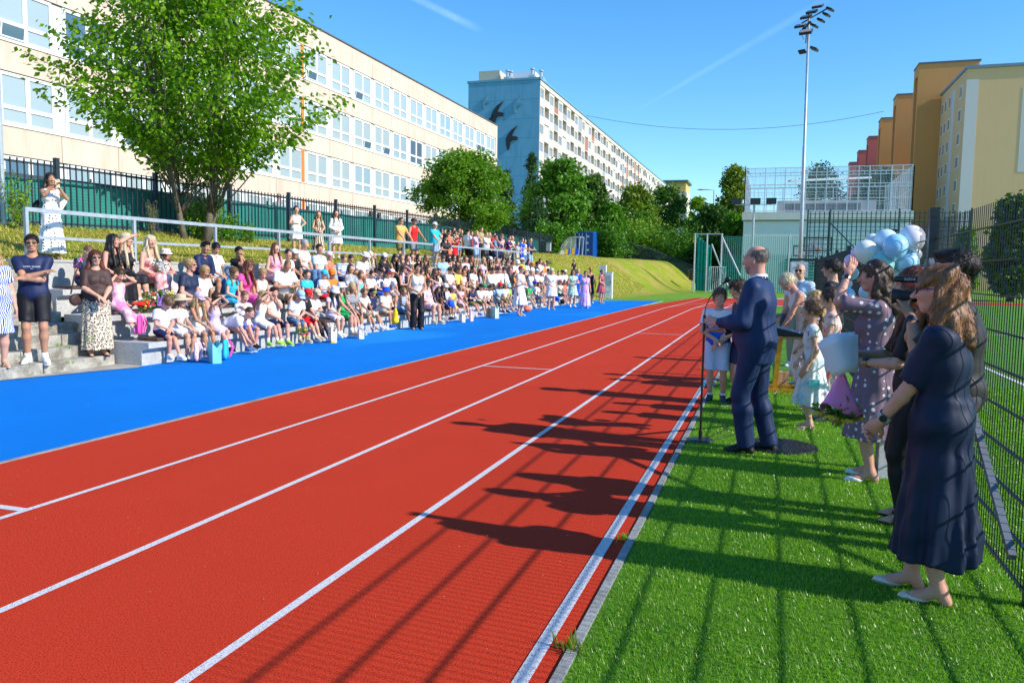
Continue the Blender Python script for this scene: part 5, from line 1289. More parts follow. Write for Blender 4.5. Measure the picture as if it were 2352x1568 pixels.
    if sh:
        for i in (0, 1):
            def mk_shoe(i=i):
                L, heel, ball, tip = foot(k, i); F = Field(np.minimum(heel, tip)-.11, np.maximum(heel, tip)+.13, min(h, .014)*.8)
                if sh in ('sneaker', 'shoe'):
                    F.add(L, .008); F.cut(k.leg[i][2]+A((0, 0, .035*s)), (0, 0, 1)); 
                else:
                    F.add(L[:], .003); F.cut(heel+A((0, 0, -.006)), (0, 0, 1))
                z = min(heel[2], tip[2])-.026*s; F.cut(A((0, 0, z)), (0, 0, -1))
                if sp.get('pump'):
                    d_ = nrm((tip-heel)*A((1, 1, 0))); F.add([('c', ball, tip+d_*.035*s-A((0, 0, .004)), .026*s, .007*s, .01, None)]); F.cut(A((0, 0, z)), (0, 0, -1)); F.cut(ball+d_*.005+A((0, 0, .012*s)), A((0, 0, 1))+d_*-.25); F.sub([('c', k.leg[i][2]+A((0, 0, .05)), ball-d_*.02+A((0, 0, .05)), .034*s, .034*s, 0, None)], .004)
                return F.mesh('shoe')
            o = link({'sneaker': 'shoe', 'shoe': 'shoe'}.get(sh, 'sandal'), get('shoe%d' % i, mk_shoe), sp.get('smat', fabric('white')), root)
            if sh in ('sneaker', 'shoe') and not far:
                def mk_sole(i=i):
                    L, heel, ball, tip = foot(k, i); z = min(heel[2], tip[2])-.026*s; d = nrm((tip-heel)*A((1, 1, 0))); n_ = A((-d[1], d[0], 0)); b = MB(); P_ = []
                    for t_, w_ in ((-.036, .02), (-.02, .034), (.03, .034), (.09, .042), (.15, .044), (.19, .034), (.212, .016)): P_.append((t_, w_))
                    pts = [heel+d*t_*s+n_*w_*s for t_, w_ in P_]+[heel+d*t_*s-n_*w_*s for t_, w_ in P_[::-1]]
                    pts = [A((p[0], p[1], z-.008)) for p in pts]; b.prism(pts[::-1], (0, 0, .02)); return b.mesh('sole')
                link('sole', get('sole%d' % i, mk_sole), sp.get('solemat', fabric('white')), o)
            if sh == 'sandal' and not far:
                def mk_strap(i=i):
                    L, heel, ball, tip = foot(k, i); d = nrm((tip-heel)*A((1, 1, 0))); n_ = A((-d[1], d[0], 0)); b = MB()
                    for bs, r_, zz in ((.035, .036, .022), (.12, .038, .012)):
                        c_ = heel+d*bs*s; b.tube([c_+n_*r_*s*math.cos(a)*1.12+A((0, 0, (.045 if bs < .1 else .035)*s*math.sin(a)+zz-.02)) for a in np.linspace(-.1, math.pi+.1, 8)], .006*s, 5)
                    return b.mesh('strap')
                link('strap', get('strap%d' % i, mk_strap), sp.get('smat', fabric('white')), o)
            if sp.get('sock') and not far:
                def mk_sock(i=i):
                    Hj, Kn, An, _ = k.leg[i]; b = MB(); b.tube([An+A((0, 0, -.02)), An+(Kn-An)*sp['sock']], [.041*s, .043*s], 12); return b.mesh('sock', True)
                link('sock', get('sock%d' % i, mk_sock), fabric('white'), root)
    if sp.get('hat'):
        kk, c1_, c2_ = (list(sp['hat'])+[None])[:3]
        hat(k, kk, fabric(*c1_) if isinstance(c1_, tuple) and isinstance(c1_[1], str) else fabric(c1_), root, fabric(c2_) if c2_ else None)
    return root, k
def wpt(root, p):
    """figure-space point -> world"""
    a = root.rotation_euler[2]; c, s = math.cos(a), math.sin(a); l = root.location
    return (l[0]+c*p[0]-s*p[1], l[1]+s*p[0]+c*p[1], l[2]+p[2])
# ================================================================ THE CROWD
VIEW = {1: (0, 344.5, .3296), 2: (401.9, 459.4, .25634), 3: (861.3, 459.4, .24413), 4: (792.4, 562.7, .13182), 5: (999.1, 505.3, .15016), 6: (1194.3, 562.7, .10254), 7: (895.8, 482.3, .14648)}
def px(v, x, y): a, b, c = VIEW[v]; return a+c*x, b+c*y
HN = {'black': 'black', 'dark': 'dark', 'brown': 'brown', 'lbrown': 'light brown', 'blond': 'blonde', 'plat': 'pale blonde', 'auburn': 'auburn', 'red': 'bright red', 'ginger': 'ginger', 'grey': 'grey'}
CN = {'offwhite': 'off-white', 'navy2': 'navy', 'lblue': 'light blue', 'paleblue': 'pale blue', 'royal': 'royal blue', 'lgrey': 'light grey', 'dgrey': 'dark grey', 'hotpink': 'hot pink', 'lpink': 'pale pink', 'turq': 'turquoise', 'jeans': 'denim', 'ljeans': 'denim', 'burg': 'burgundy'}
TN = {'tee': 't-shirt', 'polo': 'polo shirt', 'shirt': 'long shirt', 'jacket': 'jacket', 'tank': 'tank top', 'strap': 'strap top', 'tube': 'tube top', 'cap': 'short-sleeved top', 'elbow': 'top', 'vneck': 't-shirt'}
KN = {'g': 'girl', 'b': 'boy', 'w': 'woman', 'm': 'man', 'k': 'child'}
SEAT = []
def S(row, v, x, y, kind, hair, hc, top, tc, bot='shorts', bc='navy', arms='lap', hat=None, gl=None, desc=None, **kw):
    SEAT.append(dict(row=row, p=px(v, x, y), kind=kind, hair=hair, hc=hc, top=top, tc=tc, bot=bot, bc=bc, arms=arms, hat=hat, gl=gl, desc=desc, kw=kw))
W_ = 'white'
# ---- lowest row (feet on the blue surface)
S(1, 1, 1145, 1075, 'b', 'floppy', 'lbrown', 'tee', W_, 'shorts', 'navy', 'lap', desc='boy in white t-shirt and navy shorts looking down', hp=.75, loose=1.8, H=1.22)
S(1, 1, 1228, 1060, 'g', 'shoulder', 'lbrown', 'tee', W_, 'shorts', W_, 'knee', ('straw', 'beige'), desc='child in beige sun hat with white t-shirt', H=1.2)
S(1, 1, 1365, 1045, 'g', 'straight', 'blond', 'tank', ('white', 'floral', (.7, .1, .06)), 'shorts', W_, 'knee', ('cap', 'lilac'), desc='girl in lilac cap with long blonde hair', H=1.25)
S(1, 1, 1515, 1040, 'g', 'braids', 'brown', 'strap', 'lilac', 'skirt', 'lilac', 'brow', desc='girl in lilac dress shading her eyes with both hands', dress=1, H=1.2)
S(1, 1, 1655, 1095, 'b', 'buzz', 'brown', 'tee', W_, 'shorts', 'lgrey', ((-.05, .52, -.22), (.08, .50, -.22)), desc='boy in white t-shirt bending down to his shoes', lean=1.25, hp=.5, sock=.35, shoex='jeans', H=1.3, dx=-24)
S(1, 2, 610, 850, 'b', 'buzz', 'lbrown', 'polo', W_, 'shorts', 'blue', ('chest', 'lap'), desc='boy in white polo with a hand on his chest', hp=.4, H=1.25)
S(1, 2, 760, 890, 'g', 'bob', 'blond', 'strap', W_, 'skirt', W_, 'brow', desc='girl in white dress shading her eyes', dress=1, shoex='lime', H=1.22)
S(1, 2, 885, 845, 'b', 'crew', 'brown', 'polo', 'cream', 'bermuda', 'navy', ('chin', 'lap'), desc='boy in cream polo holding a hand to his mouth', fat=1.25, shoex='lime', H=1.35)
S(1, 2, 1065, 888, 'b', 'short', 'blond', 'tee', W_, 'bermuda', 'jeans', 'lap', ('cap', 'lblue'), desc='boy in light blue cap and denim shorts leaning forward', lean=.4, hp=.6, H=1.3)
S(1, 2, 1150, 858, 'b', 'short', 'brown', 'tee', 'black', 'bermuda', 'red', 'knee', ('cap', 'red'), desc='boy in red cap, black t-shirt and red trousers', H=1.28)
S(1, 2, 1235, 830, 'b', 'short', 'brown', 'tee', W_, 'trousers', 'brown', 'hold', ('cap', 'beige'), desc='boy in beige cap, white t-shirt and brown trousers', H=1.25, hp=.4)
S(1, 2, 1412, 835, 'g', 'straight', 'black', 'cap', ('white', 'stripe', 'lilac'), 'skirt', W_, 'lap', ('bucket', W_), desc='girl in white bucket hat with long black hair', dress=1, hp=.5, H=1.35)
S(1, 2, 1482, 768, 'g', 'straight', 'lbrown', 'tank', 'green', 'skirt', 'green', 'knee', ('bucket', W_), 'black', desc='girl in green dress, white bucket hat and sunglasses', dress=1, H=1.5)
S(1, 2, 1590, 765, 'g', 'straight', 'blond', 'tee', ('lgrey', 'stripe', 'dgrey'), 'skirt', 'black', 'knee', desc='girl in striped t-shirt and black skirt with long blonde hair', H=1.5)
S(1, 2, 1692, 808, 'b', 'floppy', 'lbrown', 'tee', 'offwhite', 'shorts', 'beige', 'knee', desc='smiling boy in off-white t-shirt with a grey chest bag')
S(1, 2, 1757, 788, 'b', 'short', 'brown', 'shirt', 'navy', 'shorts', 'offwhite', 'cross', ('cap', 'black', 'lime'), desc='boy in black and lime cap and open navy shirt')
S(1, 2, 1885, 778, 'b', 'short', 'brown', 'tee', W_, 'shorts', 'beige', 'lap', ('bucket', 'royal'), desc='boy in blue bucket hat, white t-shirt and beige shorts', fat=1.2, loose=1.8, shoex='blue')
S(1, 2, 2025, 812, 'g', 'pony', 'lbrown', 'tank', ('paleblue', 'stripe', 'jeans'), 'shorts', 'jeans', 'knee', desc='girl in blue striped tank top with tied back hair')
S(1, 2, 2110, 770, 'g', 'long', 'blond', 'cap', 'lpink', 'skirt', 'lpink', 'lap', desc='blonde girl in pale pink dress behind the standing woman in black trousers', dress=1)
S(1, 4, 1425, 575, 'w', 'long', 'brown', 'elbow', ('lpink', 'floral', 'coral'), 'skirt', 'coral', ('brow', 'lap'), gl='black', desc='large woman in coral floral dress lifting her hand to her sunglasses', dress=1, fat=1.35, shoex='beige')
S(1, 4, 1595, 745, 'g', 'straight', 'black', 'cap', ('navy', 'polka', 'coral'), 'skirt', 'navy', 'knee', desc='girl in navy spotted dress with long black hair', dress=1, skin='brown')
S(1, 4, 1685, 765, 'g', 'straight', 'black', 'tank', ('navy', 'polka', 'coral'), 'skirt', 'navy', 'knee', desc='second girl in navy spotted dress with long black hair', dress=1, skin='brown')
S(1, 4, 1760, 668, 'b', 'short', 'dark', 'tee', 'paleblue', 'shorts', 'blue', 'hold', ('cap', W_), desc='boy in white cap holding a bright blue bag')
S(1, 4, 1860, 735, 'g', 'pony', 'lbrown', 'tank', 'yellow', 'skirt', 'yellow', 'hold', ('cap', 'lpink'), desc='girl in pale pink cap and yellow skirt', H=1.15)
S(1, 4, 2035, 692, 'g', 'braids', 'black', 'cap', ('lpink', 'floral', 'red'), 'skirt', 'coral', 'knee', desc='girl in red floral dress with black braids looking up', dress=1, skin='tan', hp=-.4)
S(1, 5, 565, 1010, 'b', 'short', 'brown', 'polo', 'navy', 'shorts', 'olive', 'hold', ('cap', 'beige'), 'blue', desc='boy in beige cap and blue sunglasses with a navy polo')
S(1, 5, 685, 968, 'b', 'short', 'dark', 'tee', W_, 'shorts', 'olive', 'knee', ('cap', 'black'), desc='boy in black cap, white t-shirt and olive shorts')
S(1, 5, 757, 975, 'b', 'short', 'brown', 'tee', W_, 'shorts', 'navy', 'lap', ('cap', 'green'))
S(1, 5, 830, 987, 'b', 'floppy', 'brown', 'tee', W_, 'shorts', 'dgrey', 'lap')
S(1, 5, 893, 990, 'b', 'floppy', 'lbrown', 'tee', 'paleblue', 'shorts', 'lgrey', 'lap')
S(1, 5, 978, 950, 'b', 'short', 'dark', 'tee', 'lblue', 'shorts', 'khaki', 'knee', ('cap', 'red'), skin='brown')
S(1, 5, 1062, 958, 'k', 'short', 'blond', 'tee', W_, 'shorts', 'olive', 'lap')
S(1, 5, 1128, 960, 'b', 'short', 'brown', 'tee', 'lime', 'shorts', 'jeans', 'lap', ('bucket', 'lblue'))
S(1, 5, 1185, 935, 'b', 'short', 'black', 'polo', 'navy', 'shorts', 'dgrey', 'lap')
S(1, 5, 1425, 948, 'k', 'short', 'lbrown', 'tee', 'green', 'shorts', 'cream', 'knee', ('bucket', 'lblue'))
S(1, 5, 1525, 930, 'b', 'short', 'brown', 'tee', W_, 'shorts', 'ljeans', 'lap', ('cap', 'royal'))
S(1, 5, 1590, 955, 'g', 'straight', 'dark', 'tee', W_, 'shorts', 'jeans', 'lap')
S(1, 6, 428, 838, 'g', 'braids', 'black', 'tank', 'black', 'shorts', W_, 'knee')
S(1, 6, 730, 800, 'g', 'long', 'blond', 'tank', 'royal', 'skirt', 'royal', 'lap', desc='child in royal blue dress behind the woman in the white off-shoulder dress', dress=1, skirtlen=.7)
S(1, 6, 905, 780, 'b', 'short', 'brown', 'tee', ('white', 'stripe', 'green'), 'shorts', 'navy', 'knee', ('cap', 'burg'))
S(1, 6, 985, 790, 'g', 'pony', 'lbrown', 'cap', 'coral', 'shorts', 'lpink', 'lap')
S(1, 6, 1045, 850, 'g', 'long', 'brown', 'cap', ('navy', 'stripe', 'white'), 'shorts', 'lpink', 'lap')
# ---- middle row
S(2, 1, 818, 878, 'g', 'updo', 'brown', 'strap', ('lpink', 'tie', 'pink'), 'skirt', 'pink', 'ear', desc='girl in pink tie-dye dress with both hands at her ears', dress=1, skirtlen=.75, hp=.5, H=1.25, sock=.4, shoex='paleblue', dangle=1)
S(2, 1, 1292, 780, 'w', 'bun', 'blond', 'tee', 'navy2', 'hot', 'ljeans', 'lap', None, 'black', desc='woman in navy t-shirt, denim shorts and black sunglasses', fat=1.18, H=1.68)
S(2, 1, 1420, 852, 'g', 'pony', 'blond', 'tee', W_, 'skirt', 'black', 'lap', desc='girl with blonde ponytail in white t-shirt and black skirt', hp=.4, H=1.38)
S(2, 2, 500, 643, 'g', 'braids', 'lbrown', 'cap', ('turq', 'floral', 'purple'), 'skirt', 'turq', 'lap', desc='girl in turquoise floral dress with light brown braids', dress=1, hp=.3, H=1.35)
S(2, 2, 610, 568, 'w', 'wavy', 'auburn', 'cap', 'hotpink', 'skirt', 'hotpink', 'lap', desc='woman in hot pink dress with long auburn hair', dress=1, skirtlen=.6, fat=1.12, H=1.68)
S(2, 2, 752, 660, 'g', 'pony', 'blond', 'tank', W_, 'skirt', W_, 'lap', desc='girl with blonde ponytail in white sleeveless dress', dress=1, hp=.5, H=1.35)
S(2, 2, 970, 608, 'm', 'buzz', 'lbrown', 'tee', ('white', 'tie', (.62, .66, .74)), 'shorts', 'beige', 'hold', desc='man in white patterned t-shirt and glasses reading a paper', hp=.75, fat=1.15, H=1.82)
S(2, 2, 1180, 640, 'b', 'crew', 'brown', 'polo', 'turq', 'shorts', 'navy', 'lap', desc='boy in turquoise polo shirt')
S(2, 2, 1338, 640, 'b', 'short', 'lbrown', 'polo', 'paleblue', 'shorts', 'red', 'hold', ('cap', 'turq'), desc='boy in turquoise cap and pale blue polo')
S(2, 2, 1392, 612, 'b', 'short', 'brown', 'tee', 'orange', 'shorts', 'olive', 'lap', ('cap', 'orange'), 'black', desc='boy in orange cap, orange t-shirt and dark sunglasses')
S(2, 2, 1580, 580, 'w', 'shoulder', 'brown', 'elbow', ('lgrey', 'tie', 'grey'), 'skirt', 'grey', 'lap', desc='smiling woman in grey patterned dress with brown hair', dress=1, skirtlen=.7)
S(2, 2, 1660, 633, 'g', 'straight', 'lbrown', 'tube', 'aqua', 'skirt', W_, 'lap', desc='girl in aqua strapless top and white skirt', hp=.4)
S(2, 2, 1750, 630, 'b', 'short', 'dark', 'polo', W_, 'shorts', 'navy', 'lap', hp=.4)
S(2, 2, 1832, 603, 'b', 'short', 'brown', 'polo', ('navy', 'plaid', (.02, .04, .12)), 'shorts', 'blue', 'lap', ('cap', 'black'), desc='boy in black cap and dark navy shirt', fat=1.15)
S(2, 2, 1893, 620, 'b', 'short', 'dark', 'tee', ('white', 'floral', 'coral'), 'shorts', 'grey', 'lap', ('cap', 'navy', 'red'), 'black', desc='boy in navy cap and mirrored sunglasses with a patterned t-shirt')
S(2, 2, 1943, 620, 'b', 'short', 'lbrown', 'tee', W_, 'shorts', 'lgrey', 'lap', ('cap', W_, 'orange'), desc='boy in white cap with orange brim')
S(2, 4, 1000, 358, 'g', 'straight', 'brown', 'tank', 'black', 'skirt', 'black', ('brow', 'hold'), desc='girl with long brown hair behind the white hand fan')
S(2, 4, 1160, 340, 'g', 'straight', 'blond', 'tank', 'cream', 'skirt', W_, 'lap')
S(2, 4, 1300, 408, 'g', 'long', 'brown', 'cap', 'lpink', 'shorts', 'jeans', 'lap')
S(2, 4, 1430, 388, 'w', 'long', 'brown', 'strap', 'coral', 'skirt', 'coral', 'lap', skin='tan')
S(2, 4, 1530, 412, 'g', 'wavy', 'brown', 'strap', 'navy', 'skirt', 'navy', 'lap', None, 'black')
S(2, 4, 1642, 412, 'g', 'wavy', 'dark', 'strap', ('white', 'floral', 'dgrey'), 'skirt', W_, 'lap')
S(2, 4, 1822, 388, 'b', 'floppy', 'brown', 'polo', W_, 'shorts', 'black', 'lap', None, 'blue', desc='teenage boy in white polo and blue sunglasses')
S(2, 4, 1968, 385, 'b', 'short', 'brown', 'tee', 'yellow', 'shorts', 'dgrey', 'lap', desc='teenage boy in yellow t-shirt holding an orange folder')
S(2, 4, 2065, 415, 'g', 'updo', 'brown', 'strap', 'lpink', 'skirt', 'cream', 'lap')
S(2, 5, 452, 705, 'g', 'long', 'black', 'strap', 'black', 'skirt', 'black', 'lap', skin='tan')
S(2, 5, 577, 703, 'g', 'wavy', 'black', 'tee', ('white'), 'trousers', 'black', 'lap')
S(2, 5, 703, 750, 'g', 'straight', 'auburn', 'tank', 'lgrey', 'skirt', 'grey', 'lap', hp=.4)
S(2, 5, 842, 720, 'b', 'floppy', 'brown', 'shirt', W_, 'trousers', 'dgrey', 'lap', hp=.4)
S(2, 5, 945, 722, 'b', 'floppy', 'brown', 'polo', W_, 'trousers', 'navy', 'lap', hp=.4)
S(2, 5, 1042, 690, 'b', 'floppy', 'dark', 'shirt', W_, 'trousers', 'black', 'lap', desc='teenage boy in white shirt and dark tie looking down', hp=.5, tie=1)
S(2, 5, 1150, 708, 'b', 'curly', 'lbrown', 'jacket', 'black', 'trousers', 'black', 'lap', desc='teenage boy in black waistcoat with curly light brown hair')
S(2, 5, 1205, 825, 'k', 'short', 'brown', 'tee', 'orange', 'shorts', 'navy', 'lap', H=1.2)
S(2, 5, 1345, 790, 'g', 'long', 'brown', 'tee', W_, 'skirt', W_, 'lap')
S(2, 5, 1460, 778, 'b', 'floppy', 'blond', 'tee', W_, 'shorts', 'grey', 'lap')
S(2, 5, 1560, 752, 'b', 'short', 'brown', 'tee', W_, 'shorts', 'navy', 'lap', ('cap', W_, 'royal'))
S(2, 5, 1622, 790, 'b', 'short', 'lbrown', 'polo', W_, 'shorts', 'jeans', 'lap')
S(2, 5, 1705, 745, 'w', 'bun', 'black', 'strap', W_, 'skirt', 'lpink', 'lap')
S(2, 6, 850, 583, 'b', 'short', 'dark', 'polo', W_, 'shorts', 'navy', 'lap')
S(2, 6, 922, 555, 'b', 'short', 'brown', 'polo', W_, 'trousers', 'dgrey', 'lap', ('cap', 'black'))
S(2, 6, 1010, 558, 'b', 'short', 'brown', 'tee', W_, 'trousers', 'jeans', 'lap', ('cap', W_))
# ---- top row
S(3, 1, 582, 715, 'b', 'buzz', 'lbrown', 'tee', ('navy', 'floral', 'hotpink'), 'shorts', 'navy', 'lap', desc='small boy in dark flowered shirt looking down', hp=.7, H=1.25)
S(3, 1, 772, 620, 'w', 'straight', 'black', 'strap', 'black', 'skirt', 'black', 'lap', desc='woman with long black hair in black strap top', skirtlen=.95, H=1.68, hfront=True)
S(3, 1, 832, 573, 'w', 'straight', 'plat', 'strap', 'black', 'skirt', 'black', ('prop', 'brow'), desc='pale blonde woman in black dress shading her eyes', dress=1, skirtlen=.6, H=1.75)
S(3, 1, 1035, 615, 'w', 'wavy', 'plat', 'tube', ('lpink', 'tie', (.78, .16, .13)), 'skirt', 'coral', 'lap', desc='woman with wavy pale blonde hair in long red and white dress', dress=1, skirtlen=.95, H=1.72)
S(3, 1, 1137, 712, 'g', 'long', 'brown', 'tank', 'lpink', 'skirt', ('white'), 'hold', ('bucket', ('white', 'floral', 'coral')), desc='small girl in patterned white bucket hat', dress=1, skirtlen=.9, H=1.18)
S(3, 1, 1398, 665, 'b', 'crew', 'black', 'jacket', 'navy', 'shorts', W_, 'lap', desc='boy in navy zip jacket with black hair', skin='tan', H=1.6)
S(3, 1, 1495, 672, 'b', 'short', 'black', 'polo', W_, 'trousers', 'jeans', 'lap', desc='boy in white polo shirt and blue jeans', skin='tan', H=1.58)
S(3, 1, 1637, 697, 'b', 'short', 'black', 'tee', 'black', 'shorts', 'grey', ('chin', 'chin'), desc='boy in black t-shirt with clasped hands at his face', skin='tan', H=1.45, lean=.25)
S(3, 2, 888, 378, 'w', 'long', 'auburn', 'tank', 'rose', 'skirt', 'rose', 'lap', desc='woman in rose sleeveless dress with a small brown bag', dress=1, skirtlen=.6, H=1.72)
S(3, 2, 990, 450, 'b', 'short', 'dark', 'polo', W_, 'shorts', 'grey', 'lap', desc='boy in white polo with a black lanyard', H=1.45)
S(3, 2, 1062, 450, 'b', 'short', 'dark', 'tee', 'black', 'shorts', 'dgrey', 'lap', ('cap', W_), desc='boy in white cap and black t-shirt', skin='tan', H=1.42)
S(3, 2, 1142, 345, 'w', 'bun', 'grey', 'tee', ('white', 'floral', 'orange'), 'trousers', 'jeans', 'lap', desc='woman with grey hair in white t-shirt with an orange flower', H=1.75, dz=.12)
S(3, 2, 1280, 380, 'm', 'crew', 'dark', 'polo', 'paleblue', 'trousers', 'ljeans', 'lap', desc='man in pale blue shirt turning his head away', hy=-.5, H=1.8)
S(3, 2, 1375, 460, 'g', 'short', 'blond', 'cap', 'coral', 'shorts', 'coral', 'lap', ('cap', 'lpink'))
S(3, 2, 1490, 490, 'b', 'floppy', 'lbrown', 'polo', ('paleblue', 'plaid', 'blue'), 'shorts', 'navy', 'lap', desc='boy in blue checked shirt')
S(3, 2, 1547, 488, 'k', 'short', 'dark', 'tee', ('white', 'floral', 'red'), 'shorts', 'red', 'lap')
S(3, 2, 1650, 515, 'm', 'short', 'brown', 'tee', W_, 'shorts', 'beige', 'lap', ('fedora', W_, 'lgrey'), desc='man in white fedora leaning over', lean=.45, hp=.5, hy=-.2, fat=1.15)
S(3, 2, 1705, 455, 'w', 'wavy', 'plat', 'tee', 'lgrey', 'trousers', 'jeans', 'lap', None, 'blue')
S(3, 2, 1768, 478, 'w', 'straight', 'lbrown', 'tee', 'black', 'trousers', 'black', 'lap')
S(3, 2, 1868, 475, 'b', 'bob', 'dark', 'tee', 'black', 'shorts', 'grey', 'lap', ('cap', W_), desc='boy in white cap and black t-shirt with a printed front')
S(3, 2, 1945, 482, 'g', 'straight', 'black', 'tank', 'black', 'trousers', 'black', 'lap', skin='tan')
S(3, 2, 2025, 485, 'g', 'straight', 'lbrown', 'tank', ('lgrey', 'floral', 'grey'), 'skirt', 'grey', 'chin')
S(3, 2, 2082, 492, 'g', 'long', 'brown', 'strap', 'navy', 'skirt', 'navy', 'lap')
S(3, 2, 2125, 478, 'g', 'straight', 'brown', 'strap', 'cream', 'skirt', W_, 'lap')
S(3, 2, 2165, 485, 'g', 'straight', 'dark', 'strap', W_, 'skirt', W_, 'lap')
S(3, 4, 1395, 155, 'g', 'straight', 'lbrown', 'tank', 'navy', 'skirt', 'navy', 'lap')
S(3, 4, 1680, 125, 'b', 'floppy', 'brown', 'polo', 'lblue', 'trousers', 'dgrey', 'lap', desc='teenage boy in light blue shirt with a dark backpack', hp=.6, lean=.2)
S(3, 4, 1790, 225, 'g', 'updo', 'black', 'strap', W_, 'skirt', W_, ('prop', 'brow'), desc='girl in white top burying her face in her hand', hp=.8, skin='tan')
S(3, 4, 1870, 145, 'g', 'long', 'dark', 'strap', 'black', 'skirt', 'black', 'lap', None, 'black')
S(3, 4, 1982, 190, 'g', 'straight', 'brown', 'strap', 'brown', 'skirt', 'brown', 'lap', skin='tan')
S(3, 4, 2100, 195, 'g', 'long', 'lbrown', 'cap', 'lpink', 'skirt', 'lpink', 'lap')
S(3, 5, 558, 538, 'g', 'wavy', 'auburn', 'tank', 'dgrey', 'skirt', 'dgrey', 'lap')
S(3, 5, 715, 565, 'g', 'shoulder', 'blond', 'strap', 'lilac', 'skirt', 'cream', 'lap')
S(3, 5, 762, 535, 'g', 'long', 'dark', 'strap', 'black', 'skirt', 'black', 'lap')
S(3, 5, 835, 545, 'g', 'straight', 'blond', 'tank', 'mustard', 'skirt', W_, 'lap', ('cap', W_))
S(3, 5, 932, 575, 'g', 'pony', 'lbrown', 'strap', 'purple', 'skirt', 'navy', 'hold')
S(3, 5, 1017, 610, 'b', 'short', 'brown', 'tee', 'grey', 'trousers', 'dgrey', 'lap', hp=.4)
S(3, 5, 1080, 622, 'b', 'floppy', 'brown', 'tee', 'navy', 'trousers', 'dgrey', 'lap')
S(3, 5, 1122, 580, 'm', 'short', 'dark', 'tee', 'dgrey', 'trousers', 'black', 'lap', None, 'black')
S(3, 5, 1178, 608, 'b', 'short', 'brown', 'tee', 'lpink', 'shorts', 'navy', 'lap')
S(3, 5, 1245, 600, 'k', 'short', 'lbrown', 'tee', W_, 'shorts', 'navy', 'lap', ('bucket', W_))
S(3, 5, 1320, 575, 'w', 'long', 'blond', 'tank', 'lime', 'skirt', 'coral', 'lap', ('straw', 'cream'), 'black', desc='blonde woman in wide cream sun hat')
S(3, 5, 1408, 598, 'g', 'straight', 'dark', 'tee', W_, 'trousers', 'jeans', 'lap')
S(3, 5, 1470, 640, 'b', 'short', 'brown', 'tee', ('white', 'floral', 'navy'), 'shorts', 'navy', 'lap', ('cap', 'orange'))
S(3, 5, 1535, 640, 'b', 'curly', 'black', 'tee', 'black', 'shorts', 'black', 'lap', skin='brown')
S(3, 5, 1605, 583, 'w', 'long', 'dark', 'cap', 'offwhite', 'skirt', W_, 'lap', desc='woman in off-white dress with long dark hair near the row end', dress=1, skirtlen=.7)
S(3, 5, 1662, 640, 'g', 'updo', 'blond', 'strap', 'orange', 'skirt', 'orange', 'lap')
S(3, 5, 1700, 620, 'g', 'updo', 'lbrown', 'strap', W_, 'skirt', W_, 'lap', desc='last girl on the top seat row wearing a white flower band')
ORD = lambda n: '%d%s' % (n, 'th' if 10 <= n % 100 <= 20 else {1: 'st', 2: 'nd', 3: 'rd'}.get(n % 10, 'th'))
rp = random.Random(5); SEATED = {}
def pick_arms(a):
    if isinstance(a, tuple) and isinstance(a[0], (str, tuple)) : return a
    if a in ('brow',): return ('brow', 'brow')
    if a == 'lap' and rp.random() < .25: return ('lap', 'knee')
    if a == 'lap' and rp.random() < .2: return ('clasp', 'clasp')
    return (a, a)
